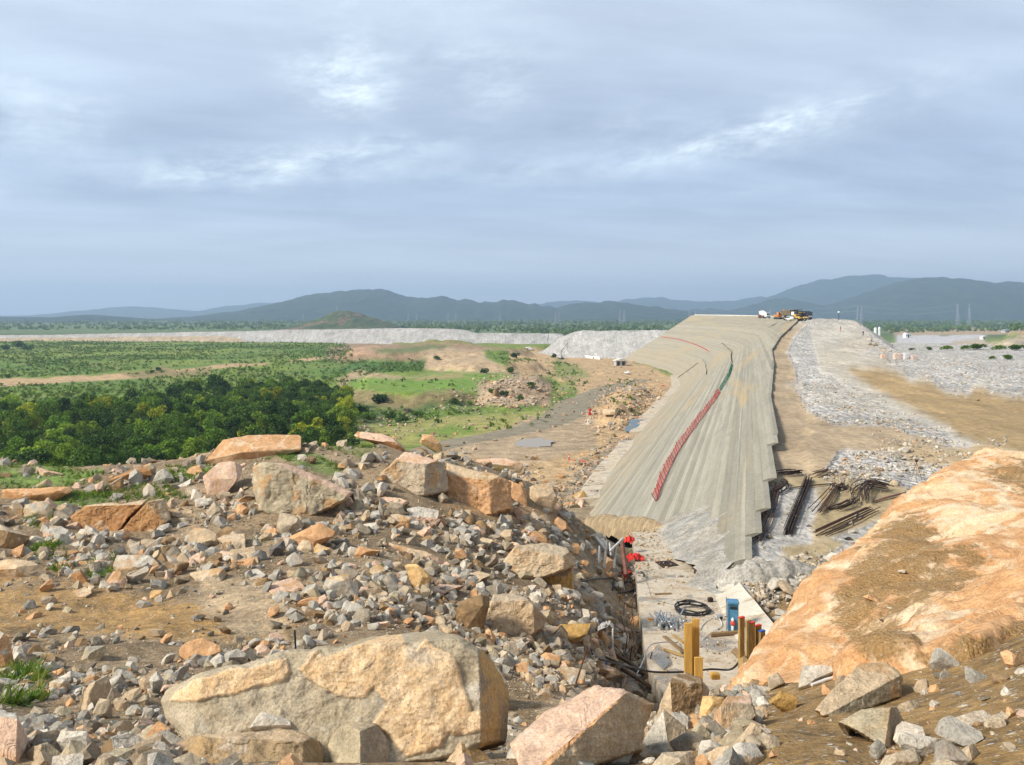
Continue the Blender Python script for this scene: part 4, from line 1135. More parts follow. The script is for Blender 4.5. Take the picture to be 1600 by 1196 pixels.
def relief_boulder(label, mats, planes, outline, T=None, seed=0, nr=36, na=200, rough=.02, name='boulder', crust=None, proud=.045, terr=1.3):
    """a big rock: its front is bounded by fracture planes, its outline is broken, its back runs into the slope.
    planes: (column, row, depth there, depth per 100 columns to the right, depth per 100 rows up, material)"""
    O = np.array(outline, float); base = O[:, 1].max(); c = np.array([.5 * (O[:, 0].min() + O[:, 0].max()), .5 * (O[:, 1].min() + base)])
    d0 = hit(hill_z, O[np.argmax(O[:, 1]), 0], min(base, 1192), 3.0); m = d0 / F
    W = (O[:, 0].max() - O[:, 0].min()) * m; H = (base - O[:, 1].min()) * m; T = T or .6 * min(W, 2.2 * H)
    seg = np.linalg.norm(np.roll(O, -1, 0) - O, axis=1); cs = np.concatenate([[0], np.cumsum(seg)]); t = np.arange(na) / na * cs[-1]
    Q = np.stack([np.interp(t, cs, np.append(O[:, j], O[0, j])) for j in range(2)], 1)
    S = np.ptp(O[:, 0]) * .5 + np.ptp(O[:, 1]) * .5
    th = np.arange(na) / na * 2 * math.pi; ring = np.stack([np.cos(th) * 5, np.sin(th) * 5, th * 0 + seed], 1)
    nrm = (Q - c) / (np.linalg.norm(Q - c, axis=1)[:, None] + 1e-6)
    Q = Q + nrm * (S * .012 * fbm(ring * 1.6, 4, seed))[:, None]
    low = Q[:, 1] > c[1]; Q[low, 1] += 10 * sstep(c[1], base, Q[low, 1])
    r = np.linspace(0, 1, nr) ** .8
    PX = c[0] + (Q[None, :, 0] - c[0]) * r[:, None]; PY = c[1] + (Q[None, :, 1] - c[1]) * r[:, None]
    D = np.stack([a + bx * (PX - x) / 100 + by * (y - PY) / 100 for x, y, a, bx, by, mi in planes]); which = D.argmax(0); dep = D.max(0)
    q = np.stack([PX * m, (490 - PY) * m, np.full_like(PX, seed * 3.3)], -1).reshape(-1, 3) / max(.4, S * m * .55)
    st = vnoise(q * 3.1, seed + 3)
    rel = rough * (fbm(q * 2.2, 4, seed) + .45 * fbm(q * 9, 3, seed + 1)) + rough * terr * (np.floor(st * 3) / 3 - st * .35)
    edge = .10 * H * np.clip(1 - (1 - r) / .07, 0, 1) ** 2
    attrs = None
    crm = np.zeros(PX.size)
    if crust:
        w1 = fbm(q * 3.2, 4, seed + 7).reshape(PX.shape); w2 = fbm(q * 3.2 + 9, 4, seed + 8).reshape(PX.shape)
        cm = np.full(PX.shape, -1e9)
        for poly in crust: cm = np.maximum(cm, poly_sd(PX + 7 * w1, PY + 6 * w2, poly))
        crm = sstep(-4, 4, cm).ravel()
    dep = d0 + dep + rel.reshape(PX.shape) * S * m + edge[:, None] - proud * crm.reshape(PX.shape)
    V = [np.stack([(PX - 800) / F * dep, dep, -(PY - 490) / F * dep], -1)]
    lx, ly, ld = PX[-1], PY[-1], dep[-1]
    for k in (.06, .2, .45, .75, 1.0):
        x = c[0] + (lx - c[0]) * (1 - .3 * k * k); d = ld + T * k
        z = -(ly - 490) / F * d - .12 * H * k - .35 * H * k * k * (ly < c[1])
        V.append(np.stack([(x - 800) / F * d, d, z], -1)[None])
    V = np.concatenate(V, 0); nR = len(V); flatV = V.reshape(-1, 3)
    Fq = []
    for i in range(nR - 1):
        a = i * na + np.arange(na); b = i * na + (np.arange(na) + 1) % na
        Fq.append(np.stack([a, a + na, b + na, b], 1))
    Fq = np.concatenate(Fq)
    mi = np.array([pl[5] for pl in planes]); wm = mi[which]; wm = np.concatenate([wm.reshape(nr, na), np.repeat(wm[-1:], nR - nr, 0)], 0).ravel()
    cen = flatV.mean(0); cen[2] = flatV[:, 2].min() + .3 * H
    me = np_mesh(name, flatV - cen, Fq, [], True, {'crust': np.concatenate([crm, np.zeros(len(flatV) - len(crm))])}, mat_idx=wm[Fq[:, 0]])
    bm = bmesh.new(); bm.from_mesh(me); bmesh.ops.remove_doubles(bm, verts=bm.verts, dist=1e-5); bmesh.ops.recalc_face_normals(bm, faces=bm.faces); bm.to_mesh(me); bm.free()
    me.polygons.foreach_set('use_smooth', [True] * len(me.polygons)); me.set_sharp_from_angle(angle=.6)
    o = link(name, me); o.location = cen
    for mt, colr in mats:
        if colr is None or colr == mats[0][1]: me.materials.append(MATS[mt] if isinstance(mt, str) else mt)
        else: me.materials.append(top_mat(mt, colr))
    if mats[0][1]: o.color = (*ROCK[mats[0][1]], 1)
    BLD.append((c[0], c[1], S * .5))
    return tag(o, label, 'boulder')
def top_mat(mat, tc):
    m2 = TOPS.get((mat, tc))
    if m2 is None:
        m2 = MATS[mat].copy(); m2.name = MATS[mat].name + '_facet_' + tc  # same stone in another colour, for the planes that ask for it
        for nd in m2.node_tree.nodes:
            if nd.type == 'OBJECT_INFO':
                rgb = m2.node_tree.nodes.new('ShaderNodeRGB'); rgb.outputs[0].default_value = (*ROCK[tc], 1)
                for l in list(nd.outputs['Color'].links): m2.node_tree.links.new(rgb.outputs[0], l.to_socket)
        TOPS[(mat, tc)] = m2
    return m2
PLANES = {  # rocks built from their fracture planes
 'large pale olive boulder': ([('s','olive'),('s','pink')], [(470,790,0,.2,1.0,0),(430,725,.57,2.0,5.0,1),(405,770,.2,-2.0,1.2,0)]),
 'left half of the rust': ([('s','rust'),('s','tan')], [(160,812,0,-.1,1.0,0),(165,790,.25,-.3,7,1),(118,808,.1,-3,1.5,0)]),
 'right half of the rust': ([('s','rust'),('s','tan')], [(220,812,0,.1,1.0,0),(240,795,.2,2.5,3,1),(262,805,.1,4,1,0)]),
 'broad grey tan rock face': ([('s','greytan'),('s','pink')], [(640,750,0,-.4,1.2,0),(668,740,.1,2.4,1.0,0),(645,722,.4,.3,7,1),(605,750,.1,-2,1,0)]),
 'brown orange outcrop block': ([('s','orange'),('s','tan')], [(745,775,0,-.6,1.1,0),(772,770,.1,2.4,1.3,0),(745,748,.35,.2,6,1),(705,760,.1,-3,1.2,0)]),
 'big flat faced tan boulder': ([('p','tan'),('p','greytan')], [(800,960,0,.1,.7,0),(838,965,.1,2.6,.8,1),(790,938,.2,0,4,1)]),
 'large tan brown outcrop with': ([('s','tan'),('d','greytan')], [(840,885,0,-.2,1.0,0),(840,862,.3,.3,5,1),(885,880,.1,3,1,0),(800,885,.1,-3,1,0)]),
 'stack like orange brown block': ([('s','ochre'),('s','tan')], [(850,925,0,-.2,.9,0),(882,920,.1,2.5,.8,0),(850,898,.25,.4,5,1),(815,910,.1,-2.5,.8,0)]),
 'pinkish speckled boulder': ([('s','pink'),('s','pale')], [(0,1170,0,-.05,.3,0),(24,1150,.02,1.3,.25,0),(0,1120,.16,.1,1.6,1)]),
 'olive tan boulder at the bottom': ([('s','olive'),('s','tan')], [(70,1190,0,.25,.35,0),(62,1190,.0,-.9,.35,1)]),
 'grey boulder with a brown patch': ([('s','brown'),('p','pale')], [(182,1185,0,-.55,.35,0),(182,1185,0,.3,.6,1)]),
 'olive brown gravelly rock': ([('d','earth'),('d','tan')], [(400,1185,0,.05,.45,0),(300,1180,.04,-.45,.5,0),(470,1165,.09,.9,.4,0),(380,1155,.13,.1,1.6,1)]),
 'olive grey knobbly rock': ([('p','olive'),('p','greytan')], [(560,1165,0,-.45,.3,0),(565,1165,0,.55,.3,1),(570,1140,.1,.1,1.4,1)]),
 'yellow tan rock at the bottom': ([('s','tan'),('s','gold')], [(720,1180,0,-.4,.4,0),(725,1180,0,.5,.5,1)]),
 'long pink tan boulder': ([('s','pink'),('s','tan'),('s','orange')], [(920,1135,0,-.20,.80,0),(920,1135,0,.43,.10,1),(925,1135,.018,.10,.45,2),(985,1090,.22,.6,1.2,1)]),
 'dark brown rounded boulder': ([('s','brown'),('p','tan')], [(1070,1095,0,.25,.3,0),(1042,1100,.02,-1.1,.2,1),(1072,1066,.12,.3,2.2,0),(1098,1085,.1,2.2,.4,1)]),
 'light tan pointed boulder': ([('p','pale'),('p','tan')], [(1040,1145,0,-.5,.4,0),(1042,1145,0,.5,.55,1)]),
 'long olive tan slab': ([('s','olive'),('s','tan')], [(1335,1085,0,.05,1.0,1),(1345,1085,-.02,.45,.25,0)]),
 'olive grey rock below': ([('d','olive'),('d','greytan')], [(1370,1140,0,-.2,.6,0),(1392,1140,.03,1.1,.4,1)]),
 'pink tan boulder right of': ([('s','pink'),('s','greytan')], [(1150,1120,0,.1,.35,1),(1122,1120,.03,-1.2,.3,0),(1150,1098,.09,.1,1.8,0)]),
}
TOPS = {}; BLD = []
ON_TOP = {'white grey stone lying on': 6.0}   # distance of a stone that lies on another rock
NEARBY = []   # (x, y, radius) of the stones on the hillside, so that the rubble leaves them clear
for i, ln in enumerate(l for l in BOULDERS.strip().split('\n')):
    p = ln.split('|')
    outl = [tuple(float(v) for v in q.split(',')) for q in p[3].split()]
    ext = [tuple(float(v) for v in q.split(',')) for q in p[4].split()] if len(p) > 4 else []
    key = next((k for k in PLANES if p[0].startswith(k)), None)
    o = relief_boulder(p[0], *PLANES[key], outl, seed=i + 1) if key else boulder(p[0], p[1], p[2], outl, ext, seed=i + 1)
    NEARBY.append((o.location.x, o.location.y, max(o.dimensions.x, .2) * .42))

# the biggest boulder: olive grey body with a crust of golden weathered skin
def big_boulder_mat():
    k = NT('golden_crusted_granite'); o = k.obj()
    a = k.noise(o, 1.3, 7, .65, .5); b = k.noise(o, 9, 6, .7); f = k.noise(o, 45, 4, .7)
    crust = k.ramp(k.math('ADD', k.attr('crust').outputs['Fac'], k.math('MULTIPLY', k.math('SUBTRACT', k.noise(o, 14, 6, .7), .5), .9)), .3, .7)
    x = k.n('ShaderNodeSeparateXYZ', {0: o}).outputs[0]
    body = k.mix(k.ramp(a, .35, .65), (.36, .285, .18), (.47, .385, .265))
    body = k.mix(k.ramp(k.noise(o, 2.0, 6, .7), .55, .68), body, (.46, .40, .31))
    gold = k.mix(k.ramp(b, .35, .65), (.63, .41, .21), (.70, .51, .31))
    gold = k.mix(k.ramp(k.noise(o, 2.2, 6, .7, .8), .58, .70), gold, (.50, .29, .13))
    gold = k.mix(k.ramp(k.noise(o, 1.7, 5, .6, .4), .60, .70), gold, (.52, .42, .30))
    c = k.mix(crust, body, gold); c = k.val(c, k.ramp(f, .3, .7, .70, 1.22))
    c = k.mix(k.math('MULTIPLY', k.ramp(k.voro(o, 17.0), .08, .16, 1.0, 0.0), .6), c, (.18, .09, .03))
    n = k.bump(b, .6, .05); n = k.bump(f, .75, .014, n)
    return k.done(c, n, .93)
def ridge_big_mat():
    k = NT('brown_granite_side'); o = k.obj(); a = k.noise(o, 3, 7, .7, .5); f = k.noise(o, 40, 4, .7)
    c = k.mix(k.ramp(a, .4, .6), (.26, .20, .13), (.50, .31, .12)); c = k.val(c, k.ramp(f, .3, .7, .7, 1.25))
    return k.done(c, k.bump(k.math('ADD', a, k.math('MULTIPLY', f, .3)), .7, .05), .93)
BIG = [(250,1096),(262,1077),(300,1056),(345,1042),(400,1032),(450,1019),(530,1009),(560,1001),(610,989),(670,985),(712,991),(738,1004),(768,1030),(786,1062),(792,1100),(790,1152),(745,1164),(700,1180),(640,1188),(560,1194),(440,1194),(330,1180),(288,1160)]
CRUST = [[(266,1094),(276,1075),(300,1061),(335,1050),(400,1038),(446,1030),(449,1054),(440,1068),(400,1074),(345,1085),(320,1091),(296,1094)],
         [(463,1050),(490,1020),(500,1018),(512,1028),(540,1017),(560,1006),(600,994),(624,993),(634,1012),(648,1014),(662,997),(672,1010),(702,1020),(714,1042),(734,1078),(742,1112),(780,1110),(786,1140),(745,1150),(700,1146),(690,1168),(640,1180),(622,1166),(608,1150),(586,1132),(606,1096),(590,1070),(578,1086),(550,1092),(525,1086),(500,1074),(476,1062)]]
bb = relief_boulder('biggest boulder, golden crust over olive grey stone, lower middle left', [(big_boulder_mat(), None), (ridge_big_mat(), None)],
    [(522,1150,0,.02,.22,0),(742,1100,.05,1.3,.25,1),(300,1110,.08,-.5,.3,0),(600,1003,.40,-.1,2.5,0)], BIG, T=1.7, seed=77, nr=110, na=520, rough=.016, crust=CRUST, proud=.022, terr=.3)
NEARBY.append((bb.location.x, bb.location.y, bb.dimensions.x * .45))

# ---------------------------------------------------------------- the weathered outcrop at the right
def outcrop_mat():
    k = NT('weathered_orange_granite'); p = k.pos()
    a = k.noise(p, .42, 7, .62, .8); b = k.noise(p, 3.0, 6, .68); f = k.noise(p, 22, 5, .7)
    c = k.mix(k.ramp(b, .3, .7), (.45, .225, .09), (.60, .345, .165))
    c = k.mix(k.ramp(a, .50, .60), c, (.68, .47, .27))
    dw = k.n('ShaderNodeVectorMath', {0: p}, operation='ADD'); k.put(dw.inputs[1], k.n('ShaderNodeTexNoise', {'Vector': p, 'Scale': .9, 'Detail': 4.0}).outputs['Color'])
    v = k.n('ShaderNodeTexVoronoi', {'Vector': dw.outputs[0], 'Scale': .42}, feature='DISTANCE_TO_EDGE').outputs['Distance']
    v2 = k.n('ShaderNodeTexVoronoi', {'Vector': dw.outputs[0], 'Scale': 1.1}, feature='DISTANCE_TO_EDGE').outputs['Distance']
    ln = k.math('MAXIMUM', k.math('MULTIPLY', k.ramp(v, .0, .10, 1, 0), k.ramp(k.noise(p, .5, 3), .35, .55)), k.math('MULTIPLY', k.ramp(v2, 0, .06, .8, 0), k.ramp(k.noise(p, .8, 3), .42, .6)))
    c = k.mix(k.math('MULTIPLY', ln, .75), c, (.70, .56, .38))
    soil = k.attr('soil').outputs['Fac']
    ss = k.math('MULTIPLY', k.ramp(k.math('ADD', soil, k.math('MULTIPLY', k.math('SUBTRACT', k.noise(p, 1.6, 8, .75), .5), 2.4)), .66, .98), .9)
    pv = k.voro(p, 21.0); ps = k.n('ShaderNodeSeparateColor', {0: k.voro(p, 21.0, out='Color')}).outputs[0]
    sc_ = k.mix(k.math('MULTIPLY', k.ramp(pv, .2, .4, .7, 0), k.ramp(ps, .6, .7)), (.26, .155, .058), (.40, .32, .22))
    c = k.mix(ss, c, sc_)
    c = k.val(c, k.ramp(f, .3, .7, .72, 1.22))
    n = k.bump(b, .6, .14); n = k.bump(f, .5, .03, n); n = k.bump(k.math('MULTIPLY', pv, k.math('MULTIPLY', ss, -1.0)), .5, .06, n)
    return k.done(c, n, .93)
def catmull(P, n):
    m = len(P); t = np.linspace(0, m - 1.0001, n); i = t.astype(int); u = (t - i)
    g = lambda k: P[np.clip(k, 0, m - 1)]
    sh = (-1,) + (1,) * (P.ndim - 1); u = u.reshape(sh)
    p0, p1, p2, p3 = g(i - 1), g(i), g(i + 1), g(i + 2)
    return .5 * (2 * p1 + (p2 - p0) * u + (2 * p0 - 5 * p1 + 4 * p2 - p3) * u ** 2 + (3 * p1 - p0 - 3 * p2 + p3) * u ** 3)
EDGE = [(1166,1080,12.4),(1205,1000,14.2),(1262,922,16.6),(1340,842,20),(1420,776,23.5),(1490,726,27),(1536,708,29.5)]
M1 = [(1230,1088,11),(1285,1003,12.4),(1345,932,14.4),(1425,852,17.5),(1495,787,21),(1545,741,25),(1572,709,29)]
M2 = [(1330,1070,9.5),(1372,1003,10.8),(1432,932,12.5),(1502,862,15.5),(1562,802,19),(1600,758,23),(1628,713,28.5)]
M3 = [(1450,1045,8.7),(1482,992,9.6),(1532,942,11),(1592,882,13.5),(1652,822,17),(1692,772,21),(1722,722,27.5)]
M4 = [(1560,1030,8.3),(1600,990,9.0),(1660,930,10.4),(1720,870,12.6),(1780,815,16),(1820,772,20),(1840,730,26)]
def build_outcrop():
    rows = [[at(*q) for q in r] for r in (EDGE, M1, M2, M3, M4)]
    drop = [[p + Vector((-.25, .35, -.55)) for p in rows[0]], [p + Vector((-.75, .9, -2.4)) for p in rows[0]], [p + Vector((-1.5, 1.6, -6.5)) for p in rows[0]]]
    end = [p + Vector((2.5, .6, -2.0)) for p in rows[-1]]
    G = np.array([[(p.x, p.y, p.z) for p in r] for r in [drop[2], drop[1], drop[0]] + rows + [end]])
    near = G[:, :1] + np.array([[[.2, -1.2, -1.6]]]); far = G[:, -1:] + np.array([[[.4, 2.5, -1.6]]]); far2 = far + np.array([[[.5, 3.0, -4.5]]])
    G = np.concatenate([near, G, far, far2], 1)
    n1, n2 = 220, 260
    A = catmull(catmull(G, n1).transpose(1, 0, 2), n2).transpose(1, 0, 2)
    V = A.reshape(-1, 3)
    e1 = np.gradient(A, axis=0); e2 = np.gradient(A, axis=1); nn = np.cross(e2, e1).reshape(-1, 3); nn /= np.linalg.norm(nn, axis=1)[:, None] + 1e-9
    if nn[:, 2].mean() < 0: nn = -nn
    q = V / np.array([1, 1, 1])
    ridge = 1 - np.abs(vnoise(q / 2.6, 91)); st = vnoise(q / np.array([1.4, 1.8, 1.0]), 92)
    d = .17 * fbm(q / 2.0, 5, 93) + .035 * fbm(q / .35, 3, 94) + .20 * (np.floor(st * 3) / 3 - st * .4) + .12 * (ridge - .7)
    V = V + nn * d[:, None]
    px = V[:, 0] / V[:, 1] * F + 800; py = 490 - V[:, 2] / V[:, 1] * F
    soil = np.zeros(len(V))
    for poly, s in (([(1310,900),(1340,850),(1395,800),(1440,790),(1470,830),(1500,880),(1560,880),(1500,930),(1440,960),(1400,985),(1320,930)], 1.0),
                    ([(1300,905),(1360,900),(1440,990),(1440,1030),(1390,1045),(1330,1020),(1285,960),(1300,930)], 1.0),
                    ([(1530,730),(1600,712),(1700,715),(1700,800),(1600,780),(1550,760)], 1.0),
                    ([(1480,830),(1530,850),(1570,880),(1540,900),(1480,880)], .9),
                    ([(1420,1040),(1500,980),(1620,960),(1700,1000),(1600,1080)], 1.0)):
        w = .6 * fbm(V / .8, 3, 95)
        soil = np.maximum(soil, s * sstep(-34, 30, poly_sd(px + w * 14, py + w * 8, poly)))
    me = np_mesh('rock_outcrop', V, grid_faces(n1, n2), [outcrop_mat()], True, {'soil': soil})
    o = link('rock_outcrop', me)
    bm = bmesh.new(); bm.from_mesh(me); bmesh.ops.recalc_face_normals(bm, faces=bm.faces); bm.to_mesh(me); bm.free()
    tag(o, 'huge smooth orange outcrop with pale veins and patches of dirt, lower right', 'rock outcrop')
    return V
OUT_V = build_outcrop()

# ---------------------------------------------------------------- loose stones: the larger ones one by one
def inside(poly, n, rs, fn, dmin=None, reject=True, mind=3.0):
    """random points on the ground whose bearing and slope fall in the outline"""
    a = np.array(poly, float); out = []
    tries = 0
    while len(out) < n and tries < n * 60:
        tries += 1
        x = rs.uniform(a[:, 0].min(), a[:, 0].max()); y = rs.uniform(a[:, 1].min(), a[:, 1].max())
        if poly_sd(np.array([x]), np.array([y]), poly)[0] < 0: continue
        if reject and any(abs(x - b[0]) < b[2] * .8 and abs(y - b[1]) < b[2] * .6 for b in BLD): continue
        out.append((x, y))
    return out
STONE_FIELDS = [  # outline, count, size range in photo pixels, warm share, ground, words
 ([(90,835),(260,835),(300,860),(330,900),(250,930),(140,925),(80,900)], 26, (14,30), .3, hill_z, 'rubble between split boulder and dirt track'),
 ([(265,785),(400,770),(430,850),(380,900),(290,900)], 24, (12,26), .3, hill_z, 'rubble left of the large olive boulder'),
 ([(420,880),(520,880),(520,980),(450,1000),(410,940)], 24, (13,30), .3, hill_z, 'rubble right of the dirt track'),
 ([(560,775),(700,800),(760,830),(740,870),(620,840),(560,810)], 26, (11,24), .25, hill_z, 'scree below the broad rock face'),
 ([(620,900),(720,900),(700,970),(560,975),(540,940)], 18, (11,24), .35, hill_z, 'rubble just above the biggest boulder'),
 ([(720,830),(860,840),(800,870),(740,900),(690,880)], 18, (11,22), .3, hill_z, 'scree under the brown outcrop block'),
 ([(770,1000),(860,1010),(960,1050),(940,1075),(860,1080),(780,1060)], 26, (12,28), .2, hill_z, 'rubble below the flat faced tan boulder'),
 ([(860,800),(930,830),(985,880),(985,960),(920,960),(880,860)], 22, (11,24), .4, hill_z, 'rubble beside the grey pipes'),
 ([(0,1030),(130,1030),(230,1090),(150,1130),(0,1110)], 16, (16,34), .4, hill_z, 'dark rubble at lower left'),
 ([(170,1100),(260,1105),(280,1150),(180,1150)], 16, (14,28), .35, hill_z, 'shaded rubble left of the biggest boulder'),
 ([(880,1170),(1210,1150),(1210,1200),(880,1200)], 16, (16,34), .5, hill_z, 'row along the bottom edge'),
 ([(1220,1040),(1600,1000),(1600,1196),(1230,1196)], 14, (12,24), .5, hill_z, 'brown dirt at lower right'),
 ([(1190,920),(1330,850),(1330,880),(1240,960),(1215,985),(1185,960)], 34, (16,38), .05, fill_z, 'heap between concrete strip and orange outcrop'),
 ([(1325,812),(1365,808),(1355,840),(1330,835)], 7, (14,24), .0, fill_z, 'small pale heap beside the orange outcrop'),
 ([(1300,745),(1320,715),(1400,705),(1480,700),(1440,735),(1400,765)], 34, (10,22), .1, fill_z, 'white rock band behind the rebar'),
 ([(1335,540),(1360,520),(1400,545),(1390,556)], 14, (7,12), .05, fill_z, 'heap on the right shoulder of the dam'),
]
rs = np.random.default_rng(5)
SIZEW = ['largest', 'second largest', 'third largest']
COLW = [('pale grey', ROCK['pale']), ('mid grey', ROCK['grey']), ('tan', ROCK['tan']), ('rusty orange', ROCK['orange']), ('brown', (.30,.20,.11)), ('grey brown', ROCK['greytan'])]
BOX = []
for fi, (poly, n, (s0, s1), warm, fn, where) in enumerate(STONE_FIELDS):
    made = []
    for x, y in inside(poly, int(n * .6), rs, fn):
        d = hit(fn, x, y, 3.0 if fn is hill_z else 36, 400, 1.008)
        if d >= 395: continue
        sz = (s0 + (s1 - s0) * rs.uniform() ** 2) * d / F * (1.3 if fn is hill_z else 1)
        ci = (2 + rs.integers(0, 3)) if rs.uniform() < warm else (0, 1, 5)[rs.integers(0, 3)]
        o = bpy.data.objects.new('rock', ROCK_T[rs.integers(0, len(ROCK_T))]); COL.objects.link(o)
        if not o.data.materials: o.data.materials.append(M_STONE)
        p = at(x, y, d); gz = float(fn(np.array([p.x]), np.array([p.y]))[0])
        o.location = (p.x, p.y, gz + sz * .16)
        o.rotation_euler = (rs.uniform(-.5, .5), rs.uniform(-.5, .5), rs.uniform(0, 6.28))
        o.scale = (sz * rs.uniform(.9, 1.25), sz * rs.uniform(.85, 1.1), sz * rs.uniform(.8, 1.15))
        o.color = (*(np.array(COLW[ci][1]) * rs.uniform(.85, 1.12)), 1)
        made.append((sz / d, ci, o)); NEARBY.append((p.x, p.y, sz * .4))
    by = {}
    for s, ci, o in sorted(made, key=lambda t: -t[0]): by.setdefault(ci, []).append(o)
    for ci, L in by.items():
        for j, o in enumerate(L):
            if len(L) == 1: tag(o, f'only {COLW[ci][0]} loose stone in the {where}', 'rock')
            elif j < 2 and len(L) > 2: tag(o, f'{SIZEW[j]} {COLW[ci][0]} stone in the {where}', 'rock')
            else: tag(o, f'{"smaller " if len(L) > 2 else ""}{COLW[ci][0]} angular stone in the {where}', 'rock', f'{"smaller " if len(L) > 2 else ""}{COLW[ci][0]} stones, {where}')

# slabs half buried in the slope
rs = np.random.default_rng(8)
for fi, (poly, n_, _s, _w, fn, where) in enumerate(STONE_FIELDS[:7]):
    cl = [('tan','tan','pink'), ('orange','orange','tan'), ('grey brown','greytan','tan'), ('pink','pink','pale'), ('brown','brown','tan')]
    a = np.array(poly, float); made = 0; tries = 0
    while made < (5 if fi < 6 else 3) and tries < 400:
        tries += 1
        x = rs.uniform(a[:, 0].min() - 10, a[:, 0].max() + 10); y = rs.uniform(a[:, 1].min() - 6, a[:, 1].max() + 6); w = rs.uniform(20, 42); h = w * rs.uniform(.28, .5)
        if poly_sd(np.array([x]), np.array([y]), poly)[0] < -8 or any(abs(x - b[0]) < b[2] + w * .7 and abs(y - b[1]) < b[2] * .8 + h * .6 for b in BLD): continue
        ph = np.sort(rs.uniform(0, 2 * math.pi, 8)); ou = [(x + w * math.cos(t) * rs.uniform(.75, 1.1), y + h * math.sin(t) * rs.uniform(.75, 1.1)) for t in ph]
        nm, c1, c2 = cl[made]
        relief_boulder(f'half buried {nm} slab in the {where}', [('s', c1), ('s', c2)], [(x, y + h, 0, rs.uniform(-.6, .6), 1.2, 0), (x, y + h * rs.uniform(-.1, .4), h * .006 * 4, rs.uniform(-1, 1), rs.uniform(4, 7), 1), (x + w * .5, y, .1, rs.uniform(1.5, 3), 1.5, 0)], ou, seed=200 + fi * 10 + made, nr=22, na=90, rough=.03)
        made += 1
# stones lying on the orange outcrop
for j, (x, y, s, ci, lab) in enumerate([(1363,938,22,3,'rust red flat stone lying on the orange outcrop'), (1391,950,10,0,'small pale stone right of the rust red stone on the outcrop'), (1408,895,14,0,'grey white stone in the dirt patch high on the outcrop'), (1440,945,9,0,'small pale stone near the pale veins on the outcrop'),
     (1379,971,10,4,'dark stone in the lower dirt patch of the outcrop'), (1455,856,9,0,'pale chip on the middle of the outcrop'), (1472,857,9,0,'pale chip right of another chip on the outcrop'), (1507,855,10,5,'grey brown chip at the right of the outcrop'), (1405,829,9,5,'grey brown chip near the upper edge of the outcrop')]):
    px = OUT_V[:, 0] / OUT_V[:, 1] * F + 800; py = 490 - OUT_V[:, 2] / OUT_V[:, 1] * F
    i = int(np.argmin((px - x) ** 2 + (py - y) ** 2)); p = OUT_V[i]; sz = s * p[1] / F
    o = bpy.data.objects.new('rock', ROCK_T[j % 14]); COL.objects.link(o); o.location = p + np.array([0, 0, sz * .15]); o.rotation_euler = (0, .3, j * 1.3); o.scale = (sz * 1.2, sz, sz * .75)
    o.color = (*(np.array(COLW[ci][1]) * (.5 if ci == 4 else 1)), 1); tag(o, lab, 'rock')

# ---------------------------------------------------------------- rubble too fine to count
def keep_clear(P, pad=0.0):
    ok = np.ones(len(P), bool)
    for x, y, r in NEARBY:
        ok &= (P[:, 0] - x) ** 2 + (P[:, 1] - y) ** 2 > (r * .8 + pad) ** 2
    return ok
def rubble(name, label, n, kr, dr, fn, masks, size, warm, seed, sink=.12, tint_mul=1.0, power=3.2):
    rs = np.random.default_rng(seed)
    d = np.exp(rs.uniform(math.log(dr[0]) , math.log(dr[1]), n)); d = dr[0] + (dr[1] - dr[0]) * rs.uniform(size=n) ** .62 if masks is None else d
    k = rs.uniform(kr[0], kr[1], n); x = k * d
    z = fn(x, d); px = k * F + 800; py = 490 - z / d * F
    w = np.zeros(n)
    p3 = xyz(x, d)
    clump = fbm(p3 / 2.6, 3, seed + 1)
    for poly, dens in masks: mm = sstep(-10, 10, poly_sd(px, py, poly) + 12 * clump); w = w * (1 - mm) + dens * mm
    keep = rs.uniform(size=n) < w * np.clip(.72 + clump * 1.2, .06, 1.4)
    P = np.stack([x, d, z], 1)[keep]
    sz = (size[0] + (size[1] - size[0]) * rs.uniform(size=len(P)) ** power) * np.clip(P[:, 1] / 30, .42, 1.6)
    ok = keep_clear(P); P, sz = P[ok], sz[ok]
    P[:, 2] += sz * (sink + rs.uniform(-.22, .08, len(P)))
    o = scatter_mesh(name, CHIP_T, P, sz, rock_tints(len(P), rs, warm) * tint_mul, [M_RUB], rs)
    return tag(o, label, kind='stuff')
HM = [([(-60,720),(300,700),(450,672),(560,665),(720,695),(920,780),(1000,830),(1000,1090),(1260,1040),(1660,960),(1700,1300),(-80,1300)], .42),
      ([(60,800),(270,775),(420,760),(480,860),(520,960),(420,1000),(430,890),(300,915),(150,925),(70,890)], 1.0),
      ([(540,760),(700,785),(900,850),(990,870),(1000,1000),(900,1060),(760,1060),(700,960),(540,985),(520,880)], .95),
      ([(0,1030),(260,1030),(420,1020),(420,1196),(0,1196)], .8),
      ([(760,1000),(1000,1020),(1020,1090),(800,1070)], 1.0),
      ([(640,715),(800,700),(920,770),(900,790),(760,740)], .9),
      ([(-60,905),(120,912),(280,932),(430,930),(460,975),(420,1005),(200,992),(-60,985)], .10),
      ([(1200,1040),(1660,960),(1700,1300),(1180,1300)], .022),
      ([(-60,722),(160,722),(160,765),(-60,765)], .18)]
rubble('rubble', 'grey and tan broken stone covering the hillside', 72000, (-.75, .75), (4.2, 62), hill_z, HM, (.07, .85), .32, 31, power=3.6)
rubble('gravel', 'fine chips of stone between the larger rubble', 90000, (-.75, .75), (3.6, 50), hill_z, HM, (.03, .13), .38, 32)
